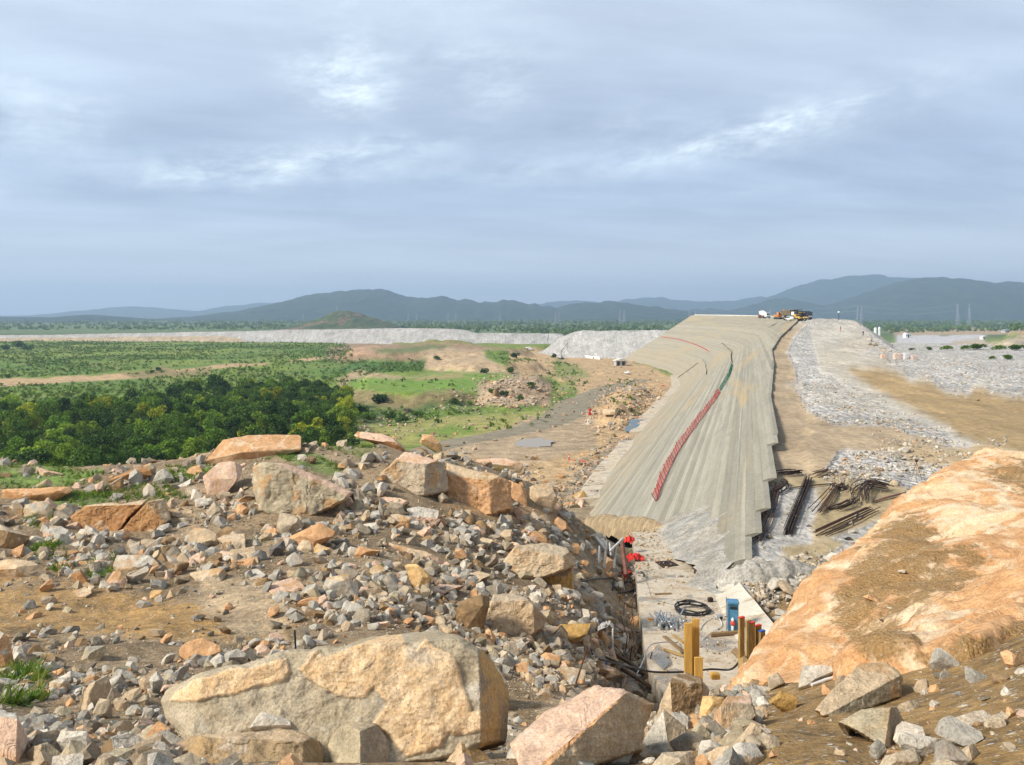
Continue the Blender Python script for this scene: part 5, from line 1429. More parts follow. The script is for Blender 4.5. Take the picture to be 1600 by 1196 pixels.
FM = [([(1190,930),(1230,890),(1330,850),(1340,870),(1250,960),(1215,990)], 1.0), ([(1290,760),(1310,712),(1400,704),(1560,690),(1500,720),(1430,760),(1400,770)], .9),
      ([(1380,690),(1400,660),(1500,690),(1480,700)], .8), ([(1240,600),(1330,605),(1440,660),(1400,690),(1330,665),(1262,640)], .5), ([(1380,560),(1420,545),(1700,580),(1700,640),(1480,605)], .5),
      ([(1300,495),(1340,505),(1405,545),(1400,560),(1330,540),(1300,505)], .9), ([(1160,880),(1190,905),(1220,960),(1200,955),(1150,890)], .8), ([(1245,520),(1300,515),(1300,560),(1270,590)], .12), ([(1215,800),(1260,790),(1240,850),(1190,850)], .12)]
rubble('rockfill_stones', 'pale broken rock covering the rockfill', 60000, (.29, .72), (38, 330), fill_z, FM, (.06, .34), .10, 33, tint_mul=1.05)
# ---------------------------------------------------------------- vegetation
def leaf_mat(name, from_obj=True, col=(.06,.11,.02)):
    k = NT(name)
    t = k.attr('tint').outputs['Color']
    if from_obj:
        c = k.mix(1.0, k.n('ShaderNodeObjectInfo').outputs['Color'], t, 'MULTIPLY')
    else: c = t
    k.b.inputs['Specular IOR Level'].default_value = .2
    m = k.done(c, rough=.75)
    tr = k.n('ShaderNodeBsdfTranslucent', {'Color': k.mix(1.0, c, (1.25, 1.2, .5), 'MULTIPLY')})
    mx = k.n('ShaderNodeMixShader', {0: .30}); k.t.links.new(k.b.outputs[0], mx.inputs[1]); k.t.links.new(tr.outputs[0], mx.inputs[2])
    k.t.links.new(mx.outputs[0], k.t.nodes['Material Output'].inputs['Surface'])
    return m
M_LEAF = leaf_mat('tree_leaves'); M_LEAF2 = leaf_mat('scrub_leaves', False)
M_BARK = plain('bark', (.13, .10, .07), .9, var=.3, scale=4)

def leaf_quads(rs, centres, radii, n, size, flat=.8):
    """n small leaf sprays spread through a set of clumps"""
    k = rs.choice(len(centres), n, p=radii ** 2 / (radii ** 2).sum())
    u = rs.normal(size=(n, 3)); u /= np.linalg.norm(u, axis=1)[:, None]
    r = radii[k] * rs.uniform(.25, 1.0, n) ** .45
    p = centres[k] + u * r[:, None] * np.array([1, 1, flat])
    a = rs.normal(size=(n, 3)); a += u * .6; a /= np.linalg.norm(a, axis=1)[:, None]
    b = np.cross(a, rs.normal(size=(n, 3))); b /= np.linalg.norm(b, axis=1)[:, None] + 1e-9
    c = np.cross(a, b); s = size * rs.uniform(.55, 1.25, n)[:, None]
    v = np.stack([p - b * s * .5, p + c * s * .42, p + b * s * .5, p - c * s * .42], 1)
    tint = np.ones((n, 3)) * rs.uniform(.7, 1.3, (n, 1)); tint[:, 0] *= rs.uniform(.8, 1.15, n)
    clump = rs.uniform(.75, 1.25, len(centres))[k][:, None]
    return v.reshape(-1, 3), np.arange(n * 4).reshape(n, 4), np.repeat(tint * clump, 4, 0)

def tree_template(i, h=9.0, wide=.5, n=2600, leaf=.42):
    rs = np.random.default_rng(300 + i)
    m = 15
    cen = []; rad = []
    for j in range(m):
        t = rs.uniform(.14, .92); w = wide * h * (1 - (abs(t - .50) / .62) ** 2) ** .5
        a = rs.uniform(0, 6.28); r = w * rs.uniform(.25, .85)
        cen.append((r * math.cos(a), r * math.sin(a), t * h)); rad.append(h * rs.uniform(.11, .19))
    cen.append((0, 0, h * .62)); rad.append(h * .24)
    cen = np.array(cen); rad = np.array(rad)
    v, f, t = leaf_quads(rs, cen, rad, n, leaf)
    crown = np_mesh('crown', v, f, [M_LEAF], False, {'tint': t})
    b = MB()
    b.tube([(0, 0, -.5), (.1, 0, h * .2), (.05, .1, h * .42), (0, 0, h * .66)], [.03 * h, .022 * h, .016 * h, .006 * h], 7)
    for j in range(5):
        c = cen[j]; b.tube([(0.05, 0.05, h * .24), (c[0] * .5, c[1] * .5, c[2] * .7), tuple(c)], [.013 * h, .009 * h, .004 * h], 5)
    o = b.build('trunk', M_BARK); tm = o.data; bpy.data.objects.remove(o)
    return crown, tm
TREES = [tree_template(i, 9.0, [.46, .52, .42, .56, .48, .5][i], 2100, .54) for i in range(6)]
def put_tree(p, s, col, ti, rot, label, group=None, cat='tree', name='tree'):
    r = empty(name, p, rot); r.scale = (s, s, s)
    for nm, me in (('crown', TREES[ti][0]), ('trunk', TREES[ti][1])):
        o = link(nm, me); o.parent = r; o.color = (*col, 1)
    return tag(r, label, cat, group)
rs = np.random.default_rng(21)
TCOL = {'dark': (.034,.072,.014), 'deep': (.066,.122,.018), 'mid': (.112,.190,.023), 'light': (.185,.265,.030), 'yellow': (.31,.33,.028)}
WOOD = wpoly([(-150,142),(380,142),(560,165),(548,260),(545,318),(470,352),(390,350),(300,322),(200,282),(60,262),(-150,250)])
SPECIAL = [((340,628), 1.25, 'dark', 'very dark round tree standing above the middle of the woodland'), ((162,668), 1.15, 'yellow', 'broad yellow green tree in the middle of the left woodland'), ((88,672), 1.1, 'dark', 'dark tree left of the broad yellow green tree'),
           ((495,628), 1.25, 'dark', 'big dark tree at the right end of the woodland beside the terrace'), ((45,680), 1.1, 'yellow', 'yellow green tree near the left edge of the woodland'), ((305,626), 1.05, 'light', 'light green tree left of the very dark round tree'),
           ((385,622), .95, 'yellow', 'small yellow green tree right of the very dark round tree'), ((455,632), 1.2, 'mid', 'bushy green tree left of the big dark tree at the terrace'), ((240,675), 1.0, 'yellow', 'low yellow green tree right of the broad yellow one')]
placed = []
for (x, y), s, ck, lab in SPECIAL:
    p = valley_at(x, y); p.z -= .3; placed.append((p.x, p.y))
    put_tree(p, s, TCOL[ck], len(placed) % 6, rs.uniform(0, 6), lab)
ax = np.array(WOOD)
NT_ = 0
for _ in range(6500):
    x = rs.uniform(ax[:, 0].min(), ax[:, 0].max()); y = rs.uniform(ax[:, 1].min(), ax[:, 1].max())
    if poly_sd(np.array([x]), np.array([y]), WOOD)[0] < 1: continue
    mind = 6.6 if y < 230 else 6.2
    if any((x - q[0]) ** 2 + (y - q[1]) ** 2 < mind ** 2 for q in placed): continue
    placed.append((x, y)); NT_ += 1
    z = float(valley_z(np.array([x]), np.array([y]))[0]) - .3
    px = x / y * F + 800
    u = rs.uniform() + .12 * vnoise(np.array([[x / 30, y / 30, 0]]), 6)[0]
    ck = 'dark' if u < .16 else 'deep' if u < .52 else 'mid' if u < .82 else 'light' if u < .93 else 'yellow'
    row = 'front' if y < 215 else 'middle' if y < 265 else 'back'
    third = 'left' if px < 180 else 'middle' if px < 380 else 'right'
    word = {'dark': 'very dark', 'deep': 'deep green', 'mid': 'mid green', 'light': 'light green', 'yellow': 'yellow green'}[ck]
    put_tree((x, y, z), rs.uniform(.75, 1.12) * (1 if y > 200 else .9), np.array(TCOL[ck]) * rs.uniform(.85, 1.15), rs.integers(0, 6), rs.uniform(0, 6), f'{word} bushy tree in the {row} rows of the woodland, {third} part', f'{word} trees, {row} rows, {third} part of the woodland')

# single bushes
def bush_template(i):
    rs = np.random.default_rng(500 + i)
    cen = np.array([(rs.uniform(-.5, .5), rs.uniform(-.5, .5), rs.uniform(.3, .75)) for _ in range(7)]); rad = rs.uniform(.28, .45, 7)
    v, f, t = leaf_quads(rs, cen, rad, 420, .2)
    return np_mesh('bush', v, f, [M_LEAF], False, {'tint': t})
BUSH = [bush_template(i) for i in range(4)]
for j, (x, y, h, ck, lab) in enumerate([
  (594,632,17,'dark','dark round bush against the bank of the grassy terrace'), (565,648,15,'deep','bush left of the dark round bush below the terrace'), (577,657,14,'mid','green bush at the foot of the terrace bank'), (511,660,16,'mid','light bush between the woodland and the terrace'),
  (540,668,13,'deep','low bush on the slope just behind the rocky ridge'), (609,656,13,'deep','bush right of the green bush at the terrace foot'), (495,652,15,'light','pale green bush beside the big dark tree'), (626,662,12,'deep','bush above the ridge left of the dark stone'), (650,652,10,'mid','small bush below the stony edge of the terrace'),
  (682,562,6,'deep','tiny bush on the pale spoil mound'), (756,584,9,'dark','dark shrub standing on the flat green terrace'), (796,584,10,'deep','round bush behind the pale boulder on the rock pile'), (804,560,9,'dark','dark bush on the green slope of the spoil mound'), (831,606,9,'deep','bush in the right half of the tan rock pile'),
  (788,620,10,'dark','dark bush in the front of the tan rock pile'), (713,632,10,'deep','bush at the left end of the stony terrace edge'), (767,615,8,'mid','green bush on top of the tan rock pile'), (812,626,8,'deep','low bush at the right front of the tan rock pile'), (735,634,8,'mid','small green bush under the stony terrace edge'),
  (866,560,7,'dark','dark shrub on the bare mound left of the crane'), (8,548,9,'deep','dark tree like bush at the far left of the green plain'), (28,545,12,'deep','round dark bush in the far left of the green plain'), (43,548,10,'deep','right one of the dark bushes far left on the plain'), (11,592,7,'deep','dark bush at the left end of the dirt path'),
  (238,583,5,'deep','small dark bush beside the dirt path, left one'), (248,580,6,'dark','small dark bush beside the dirt path, right one')]):
    p = valley_at(x, y); s = h * p.y / F
    o = link('bush', BUSH[j % 4]); o.location = p; o.scale = (s * 1.15, s * 1.15, s); o.rotation_euler = (0, 0, j * 1.1); o.color = (*TCOL[ck], 1); tag(o, lab, 'bush')
for j, (x, y, h, lab) in enumerate([(1527,545,10,'tall green bush beyond the rockfill, left of the grey heap'), (1480,552,7,'low green bush at the far edge of the rockfill'), (1452,552,5,'smallest bush at the far edge of the rockfill'), (1505,552,7,'green bush between two others on the far edge of the rockfill'),
     (1588,545,10,'wide green bush at the right edge beyond the white rocks'), (1562,546,8,'green bush left of the wide bush at the right edge'), (1575,566,8,'green bush among the pale rocks at the right edge'), (1548,563,5,'low green bush in front of the pale rocks at the right'), (1424,543,4,'dry tuft of bush on the rockfill edge beside the white tank')]):
    p = at(x, y, 262 if y < 553 else 215); p.z = float(fill_z(np.array([p.x]), np.array([p.y]))[0]); s = h * p.y / F
    o = link('bush', BUSH[j % 4]); o.location = p; o.scale = (s * 1.8, s * 1.3, s); o.color = (*(TCOL['mid'] if j % 2 else TCOL['deep']), 1); tag(o, lab, 'bush')

# scrub on the plain, forest beyond it
def clump_template(i, n, leaf, flat=.75):
    rs = np.random.default_rng(700 + i)
    cen = np.array([(rs.uniform(-.35, .35), rs.uniform(-.35, .35), rs.uniform(.2, .55)) for _ in range(5)]); rad = rs.uniform(.2, .36, 5)
    v, f, _ = leaf_quads(rs, cen, rad, n, leaf, flat)
    return v, f
SCRUB = [clump_template(i, 26, .34) for i in range(8)]
FOREST = [clump_template(i + 10, 34, .34) for i in range(8)]
def ground_plants(name, label, tpl, n, pxr, dr, size, masks, seed, cols, fn=valley_z, power=1.0, clear_wood=True):
    rs = np.random.default_rng(seed)
    d = dr[0] + (dr[1] - dr[0]) * rs.uniform(size=n) ** power
    k = (rs.uniform(pxr[0], pxr[1], n) - 800) / F; x = k * d; z = fn(x, d)
    px = k * F + 800; py = 490 - z / d * F
    w = np.zeros(n)
    for poly, dens in masks: w = np.where(poly_sd(px, py, poly) > 0, dens, w)
    cl = fbm(xyz(x / 40, d / 40), 4, seed + 1)
    keep = rs.uniform(size=n) < w * np.clip(.7 + cl * .9, .12, 1.3)
    if clear_wood: keep &= poly_sd(x, d, WOOD) < 2
    P = np.stack([x, d, z], 1)[keep]
    c = np.array(cols)[rs.integers(0, len(cols), len(P))] * rs.uniform(.75, 1.25, (len(P), 1))
    o = scatter_mesh(name, tpl, P, rs.uniform(size[0], size[1], len(P)) * rs.uniform(.6, 1.0, len(P)), c, [M_LEAF2], rs)
    return tag(o, label, kind='stuff')
SM = [([(-150,528),(535,528),(560,560),(640,575),(560,590),(530,640),(480,700),(-150,740)], 1.0), ([(-60,594),(100,588),(350,568),(352,578),(200,596),(-60,607)], .0), ([(200,584),(330,575),(330,584),(210,591)], .25),
      ([(480,640),(640,640),(760,640),(640,668),(480,690)], .55), ([(560,562),(665,562),(660,580),(520,590)], 1.0), ([(560,672),(860,640),(862,660),(700,690)], .10), ([(540,600),(700,585),(790,583),(745,612),(560,612)], .06), ([(755,547),(850,566),(790,572)], .5), ([(940,595),(1050,590),(1030,650),(960,650)], .3),
      ([(850,560),(905,572),(920,600),(860,628)], .25)]
ground_plants('scrub', 'low green scrub dotted over the plain', SCRUB, 46000, (-150, 1000), (170, 1120), (.9, 3.0), SM, 51, [(.105,.185,.026),(.140,.215,.030),(.085,.155,.022),(.175,.225,.036),(.050,.095,.016)], power=.75)
FMK = [([(-300,500),(2100,500),(2100,513),(-300,513)], .8), ([(600,505),(1090,505),(1060,522),(880,524),(600,518)], .9), ([(-300,505),(600,505),(600,515),(-300,517)], .55), ([(1320,500),(2100,500),(2100,519),(1540,518),(1400,522),(1330,518)], 1.0)]
ground_plants('far_forest', 'green forest spread over the plain before the hills', FOREST, 20000, (-250, 1900), (1000, 4200), (7, 15), FMK, 52, [(.090,.160,.030),(.115,.180,.032),(.150,.195,.042),(.060,.115,.026)], power=1.25, clear_wood=False)

# grass growing among the rocks
def tuft_template(i):
    rs = np.random.default_rng(800 + i); V = []; Fq = []
    for j in range(9):
        a = rs.uniform(0, 6.28); r = rs.uniform(0, .28); l = rs.uniform(.5, 1.0); b = rs.uniform(.1, .55); w = .045
        c = np.array([r * math.cos(a), r * math.sin(a), 0]); t = np.array([math.cos(a), math.sin(a), 0]); s = np.array([-t[1], t[0], 0]) * w
        m_ = c + t * b * .4 + np.array([0, 0, l * .6]); e = c + t * b + np.array([0, 0, l])
        o = len(V); V += [c - s, c + s, m_ + s * .7, m_ - s * .7, e + s * .1, e - s * .1]; Fq += [(o, o+1, o+2, o+3), (o+3, o+2, o+4, o+5)]
    return np.array(V), np.array(Fq)
TUFT = [tuft_template(i) for i in range(6)]
GM = [([(-80,722),(70,724),(165,735),(155,760),(60,768),(-80,760)], 1.0), ([(60,765),(155,760),(190,785),(95,800),(70,830),(30,815)], .8), ([(160,760),(260,755),(290,780),(240,790),(160,785)], .7), ([(255,730),(335,725),(335,745),(270,757)], .8),
      ([(425,712),(500,705),(535,735),(525,748),(470,728)], .9), ([(490,670),(575,672),(600,705),(560,722),(500,700)], .7), ([(0,1045),(60,1050),(70,1095),(0,1110)], .8), ([(30,840),(70,830),(130,880),(90,900),(60,880)], .5), ([(330,860),(420,830),(430,870),(350,890)], .25), ([(540,850),(640,840),(640,890),(560,900)], .2), ([(140,880),(180,870),(180,905),(140,910)], .5), ([(430,740),(520,760),(540,740),(470,712)], .0), ([(380,705),(430,712),(420,722),(370,722)], .4)]
def hill_grass():
    rs = np.random.default_rng(61); n = 90000
    d = np.exp(rs.uniform(math.log(8), math.log(58), n)); k = rs.uniform(-.72, .1, n); x = k * d; z = hill_z(x, d); px = k * F + 800; py = 490 - z / d * F
    w = np.zeros(n)
    for poly, dens in GM: w = np.where(poly_sd(px, py, poly) > 0, dens, w)
    cl = fbm(xyz(x / 2.0, d / 2.0), 3, 62)
    keep = rs.uniform(size=n) < w * np.clip(.5 + cl * 1.3, 0, 1)
    P = np.stack([x, d, z], 1)[keep]; ok = keep_clear(P, .05); P = P[ok]
    c = np.array([(.14,.22,.035),(.10,.18,.03),(.19,.23,.05),(.07,.13,.025)])[rs.integers(0, 4, len(P))] * rs.uniform(.8, 1.2, (len(P), 1))
    o = scatter_mesh('grass', TUFT, P, rs.uniform(.14, .38, len(P)), c, [M_LEAF2], rs)
    tag(o, 'bright green grass growing between the stones', kind='stuff')
hill_grass()

# stones of the tan rock pile on the terrace and of the mound beside the road
VSTONES = [([(745,635),(755,605),(785,592),(840,590),(858,605),(852,632),(800,640)], 44, (5, 12), 'tan rock pile on the terrace', .9), ([(935,650),(945,612),(985,605),(1035,612),(1020,650),(985,660)], 26, (5, 12), 'mound between the road and the dam', .7),
           ([(555,668),(640,655),(660,662),(600,676)], 8, (4, 8), 'bank behind the rocky ridge', .8), ([(690,622),(745,612),(750,628),(700,632)], 10, (4, 9), 'stony edge of the terrace', .8), ([(880,700),(960,690),(950,735),(890,745)], 14, (4, 9), 'dirt flat beside the foot of the dam', .6)]
rs = np.random.default_rng(15)
for poly, n, (s0, s1), where, warm in VSTONES:
    made = {}
    for x, y in inside(poly, int(n * .7), rs, None, reject=False):
        p = valley_at(x, y); sz = rs.uniform(s0, s1) * p.y / F
        ci = (2, 2, 5, 3)[rs.integers(0, 4)] if rs.uniform() < warm else 0
        o = bpy.data.objects.new('rock', ROCK_T[rs.integers(0, 14)]); COL.objects.link(o); o.location = p + Vector((0, 0, sz * .2)); o.rotation_euler = (rs.uniform(-.5, .5), rs.uniform(-.5, .5), rs.uniform(0, 6.28)); o.scale = (sz * 1.2, sz, sz)
        c = np.array(COLW[ci][1]); c = c * .6 + np.array([.5, .4, .3]) * .4
        o.color = (*(c * rs.uniform(.8, 1.1)), 1); made.setdefault(ci, []).append((sz / p.y, o))
    for ci, L in made.items():
        L.sort(key=lambda t: -t[0])
        for j, (_, o) in enumerate(L):
            if j == 0: tag(o, f'largest {COLW[ci][0]} rock of the {where}', 'rock')
            elif len(L) == 2: tag(o, f'smaller of two {COLW[ci][0]} rocks of the {where}', 'rock')
            else: tag(o, f'smaller {COLW[ci][0]} rock of the {where}', 'rock', f'smaller {COLW[ci][0]} rocks of the {where}')
for x0, y0, w_, h_, col, lab in [(954,650,26,13,'tan','pale flat boulder at the edge of the pond'), (775,622,12,18,'brown','dark brown boulder at the left end of the tan rock pile'), (808,618,10,10,'greytan','round pale boulder before the tan rock pile'), (797,584,9,6,'pink','pale pink boulder on top of the tan rock pile'), (852,620,8,8,'brown','brown boulder at the right end of the tan rock pile'), (637,645,14,9,'dark','dark burnt boulder below the grassy terrace'), (759,670,10,7,'pink','pale boulder on the grass beside the road'), (740,594,5,4,'pink','small lone boulder on the green terrace'), (931,752,20,12,'pale','white rock in the silt at the foot of the dam')]:
    p = valley_at(x0, y0); s = p.y / F
    o = bpy.data.objects.new('boulder', ROCK_T[int(x0) % 14]); COL.objects.link(o); o.location = p + Vector((0, 0, h_ * s * .4)); o.scale = (w_ * s * 1.1, w_ * s, h_ * s * 1.6); o.color = (*ROCK[col], 1); tag(o, lab, 'boulder')

# rubble of the valley: rock pile, mound and the foot of the dam
VM = [([(745,635),(750,605),(785,590),(845,590),(862,606),(855,634),(800,642)], 1.0), ([(925,655),(940,605),(985,597),(1022,606),(1025,630),(1008,655),(960,670)], .75), ([(935,690),(985,680),(965,715),(935,755),(905,795),(870,775),(890,735)], .35), ([(690,620),(760,610),(760,634),(690,634)], .7),
      ([(540,668),(640,650),(680,655),(620,682)], .4), ([(700,715),(830,725),(880,770),(860,790),(760,740)], .25), ([(860,595),(930,585),(905,640),(850,660)], .2), ([(930,552),(1030,572),(1020,592),(960,590)], .12), ([(560,672),(860,640),(862,662),(700,690)], .06)]
rubble('valley_rubble', 'brown rubble scattered on the valley floor', 60000, (-.22, .22), (120, 620), valley_z, VM, (.25, 1.3), .65, 34, tint_mul=.85)
# water
def water_mat(name, col, rough):
    k = NT(name); k.b.inputs['Specular IOR Level'].default_value = .6
    n = k.noise(k.pos(), .6, 3)
    return k.done(col, k.bump(n, .08, .05), rough)
def pool(name, outline, mat, z, label):
    P = [at(x, y, z / (-(y - 490) / F)) for x, y in outline]
    c = sum(P, Vector()) / len(P)
    n = len(P); A = np.array([tuple(q) for q in P * 3]); Q = catmull(A, 3 * n * 10 + 1)[n * 10:2 * n * 10]; k = len(Q)
    r = np.linalg.norm(Q[:, :2] - np.array(c)[:2], axis=1).mean()
    Q[:, :2] += (Q[:, :2] - np.array(c)[:2]) * (.16 * fbm(Q / (r * .3), 3, 5))[:, None]; Q[:, 2] = z
    V = np.concatenate([[tuple(c)], Q])
    me = np_mesh(name, V, np.array([(0, 1 + j, 1 + (j + 1) % k) for j in range(k)]), [mat], True)
    return tag(link(name, me), label, kind='structure')
def lay(outline):
    zz = [valley_at(x, y).z for x, y in outline]
    return max(zz) + .06
for nm, ol, mt, lb in (('puddle', [(806,692),(815,687),(840,685),(862,688),(858,696),(835,699),(812,698)], water_mat('puddle_water', (.30,.25,.19), .35), 'grey puddle on the dirt'),
                       ('pond', [(972,662),(985,656),(1010,656),(1030,658),(1022,668),(1000,674),(980,672)], water_mat('pond_water', (.035,.045,.015), .08), 'dark green pond at the dam foot'),
                       ('puddle', [(968,692),(978,687),(990,690),(984,698),(972,697)], water_mat('small_puddle_water', (.24,.20,.15), .35), 'small puddle at the dam foot')):
    pool(nm, ol, mt, lay(ol), lb)
# ---------------------------------------------------------------- made things
M_STEEL = plain('galvanised_steel', (.42, .43, .43), .42, .75, .2, 12)
M_PYLON = plain('pylon_steel', (.34, .37, .40), .6, .2, .1, 1)
M_RUST = plain('rusty_steel', (.085, .042, .026), .85, .2, .5, 9)
M_DKRUST = plain('dark_rebar', (.045, .026, .020), .85, .2, .5, 9)
M_BROWNST = plain('brown_painted_steel', (.16, .07, .05), .7, .1, .3, 5)
M_YBOARD = wood('yellow_formboard', (.62, .36, .09), .72)
M_STAKE = wood('stake_timber', (.46, .30, .11), .5)
M_OLDWOOD = wood('weathered_timber', (.30, .19, .09), .5)
M_DKWOOD = wood('dark_timber', (.12, .075, .04), .5)
M_REDP = plain('red_paint', (.55, .05, .03), .55)
M_BLUEP = plain('blue_paint', (.03, .10, .42), .5)
M_BLUE = plain('blue_cabinet_paint', (.035, .13, .22), .45, .1, .25, 4)
M_BLUE2 = plain('blue_hood_paint', (.07, .20, .33), .45, .1, .2, 4)
M_WHITE = plain('white_paint', (.72, .71, .68), .5, 0, .08, 2)
M_PIPE = plain('white_plastic_pipe', (.62, .60, .57), .5, 0, .08, 5)
M_BLACK = plain('black_rubber', (.022, .022, .024), .55, 0, .2, 6)
M_GLASS = plain('dark_glass', (.03, .04, .05), .12, 0, .05, 2, .6)
M_ORANGE = plain('machine_orange', (.55, .22, .05), .55, .1, .25, 1)
M_YELLOW = plain('machine_yellow', (.52, .33, .08), .55, .1, .25, 1)
M_DARKV = plain('dark_vehicle_paint', (.03, .035, .05), .5, .1, .2, 1)
M_NETRED = plain('red_mesh', (.62, .035, .04), .7, 0, .15, 3)
M_NETGREEN = plain('green_mesh', (.03, .22, .13), .7, 0, .2, 3)
M_DARKNET = plain('dark_fence', (.10, .085, .06), .8, 0, .2, 3)
M_CONC = plain('grey_concrete', (.42, .40, .37), .9, 0, .18, .8)
M_LCONC = plain('light_concrete', (.60, .56, .49), .9, 0, .12, .8)
M_TARP = plain('white_sheet', (.74, .70, .66), .8, 0, .1, 1)
M_GREYTARP = plain('grey_sheet', (.38, .36, .34), .7, 0, .2, 4)
M_SKIN = plain('skin', (.30, .16, .10), .6, 0, .05)
M_REDCLOTH = plain('red_cloth', (.45, .05, .05), .85); M_DKCLOTH = plain('dark_cloth', (.03, .03, .04), .85); M_WCLOTH = plain('white_cloth', (.65, .64, .6), .8)
M_BEDGREY = plain('dusty_truck_bed', (.16, .12, .07), .8, .1, .25, 1)
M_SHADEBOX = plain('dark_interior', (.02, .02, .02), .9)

# fences lying along contours of the face
def face_fence(name, label, route, height, mat, post_every, panel_gap=True, parent=None, post_mat=None):
    """net panels between posts, standing on the face"""
    P = [face_at(*p) for p in route]
    s = [0.0]
    for a, b in zip(P, P[1:]): s.append(s[-1] + (b - a).length)
    n = max(2, int(s[-1] / post_every)); pts = []
    for i in range(n + 1):
        t = s[-1] * i / n; j = max(k for k in range(len(s)) if s[k] <= t + 1e-9); j = min(j, len(P) - 2)
        q = P[j].lerp(P[j + 1], (t - s[j]) / max(1e-6, s[j + 1] - s[j]))
        q.x = float(face_x(q.y, q.z)) - .05; pts.append(q)
    root = parent or empty(name, pts[0])
    if parent is None: tag(root, label, 'fence')
    net = MB(); pm = MB(); off = root.location if parent is None else parent.location
    up0 = Vector((-.42, -.10, .90)).normalized()
    for i, q in enumerate(pts):
        h = height * random.uniform(.86, 1.1); up = (up0 + Vector((random.uniform(-.14, .14), random.uniform(-.1, .1), 0))).normalized()
        top = q + up * h
        if i:
            a0, a1 = prev; L = (q - a0).length; m = max(2, int(L / .55)); v = []
            for k in range(m + 1):
                u = k / m; sag = math.sin(u * math.pi) * .10 * height
                v.append((a0.lerp(q, u) + Vector((0, 0, .06)), a1.lerp(top, u) - up * sag))
            r = .024
            for k in range(m + 1): net.tube([v[k][0] - off, v[k][1] - off], r, 4, False)
            for w in (0.0, .2, .4, .6, .8, 1.0): net.tube([vv[0].lerp(vv[1], w) - off for vv in v], r * (1.6 if w in (0, 1) else 1.0), 4, False)
        pm.tube([q - off - up * .1, top - off + up * .08], .045, 5); prev = (q, top)
    net.build('net', mat, root); pm.build('posts' if False else 'post_row', post_mat or M_DARKNET, root)
    return root
fr = face_fence('safety_fence', 'red mesh safety fence running up the dam face, green netting at its far end', [(1026,784),(1034,760),(1046,733),(1060,706),(1076,682),(1092,660),(1107,640),(1119,624),(1125,613)], 1.15, M_NETRED, 2.6)
g0 = face_fence('safety_fence', None, [(1126,611),(1133,600),(1139,590),(1143,580),(1144.5,570)], 1.0, M_NETGREEN, 4.5, parent=fr)
face_fence('wire_fence', 'thin dark fence line curving on above the green netting', [(1144.5,568),(1143,556),(1137,545),(1128,537)], .7, M_DARKNET, 6)
face_fence('safety_fence', 'long red fence line near the top of the dam face', [(1109,551),(1095,543),(1078,536),(1058,530.5),(1034,527)], .8, M_NETRED, 7)
face_fence('wire_fence', 'dark joint fence low on the far dam face', [(1104,586),(1103,576),(1098,563)], .5, M_DARKNET, 8)
face_fence('wire_fence', 'brown rail line crossing the lower far dam face', [(1058,592),(1075,580),(1091,568)], .5, M_BROWNST, 9)

# rebar on the rockfill beside the face
def bars(name, label, a, b, n, spread, r, mat=M_RUST, bend=0.0, h=.0, jitter=.3, fan=1.0, seed=0, cat='rebar bundle'):
    rr = random.Random(seed); A = fill_at(*a); B = fill_at(*b); c = (A + B) / 2
    t = (B - A).normalized(); s = Vector((t.y, -t.x, 0))
    m = MB()
    for i in range(n):
        u = rr.uniform(-1, 1) * spread; j = rr.uniform(-jitter, jitter); lay_ = rr.uniform(0, h) + r + .06
        p0 = A + s * u * (fan if rr.random() < .8 else fan * 1.4) + t * j + Vector((0, 0, lay_)); p1 = B + s * u * (1 if fan >= 1 else 1) + t * j * .8 + Vector((0, 0, lay_ * .8 + .04))
        mid = p0.lerp(p1, .5) + s * bend * rr.uniform(.6, 1.2) + Vector((0, 0, rr.uniform(0, .12) + abs(bend) * .25))
        pts = [(p0 * (1 - v) ** 2 + mid * 2 * v * (1 - v) + p1 * v ** 2) - c for v in (0, .25, .5, .75, 1)]
        m.tube(pts, r, 5)
    o = m.build(name, mat); o.location = c; tag(o, label, cat); return o
bars('rebar_bundle', 'long dense straight bundle of dark rebar on the grey gravel', (1231,838), (1264,752), 26, .30, .026, M_DKRUST, h=.45, jitter=.25, seed=1)
bars('rebar_bundle', 'loose bundle of rusty rebar fanning out toward the concrete', (1172,852), (1212,762), 15, .32, .026, M_RUST, .5, .3, .7, 2.0, seed=2)
bars('rebar_bundle', 'hooked far end of rebar next to the loose rusty bundle', (1208,775), (1224,757), 14, .3, .03, M_DKRUST, 1.0, .5, .3, seed=3)
bars('rebar_bundle', 'small tangle of rebar at the near edge of the brown dirt', (1222,744), (1246,741), 14, .5, .04, M_DKRUST, .5, .4, .4, seed=4)
bars('rebar_bundle', 'small tangle of rebar at the edge of the white rocks', (1278,747), (1296,739), 12, .5, .03, M_RUST, .6, .4, .4, seed=5)
bars('rebar_bundle', 'fan of thin rusty rebar right of the dense straight bundle', (1277,804), (1306,763), 13, .35, .026, M_RUST, .2, .3, .5, 2.2, seed=6)
bars('rebar_bundle', 'bent heap of dark rebar between the thin fan and the big coil', (1305,800), (1334,786), 14, .5, .032, M_DKRUST, .8, .5, .4, seed=7)
bars('rebar_bundle', 'short stack of dark rebar above the bent heap', (1312,769), (1319,762), 14, .3, .035, M_DKRUST, .4, .5, .3, seed=8)
bars('rebar_bundle', 'big bent coil of rusty rebar, front bars hanging down', (1345,787), (1362,760), 18, .8, .032, M_DKRUST, -1.0, .8, .4, seed=9)
bars('rebar_bundle', 'curved heap of rebar arching right of the big coil', (1358,764), (1390,768), 15, .5, .032, M_DKRUST, 1.6, .8, .4, seed=10)
bars('rebar_bundle', 'long flat bundle of brown rebar pointing to the orange outcrop', (1284,838), (1362,801), 16, .36, .03, M_RUST, .1, .35, .8, .9, seed=11)
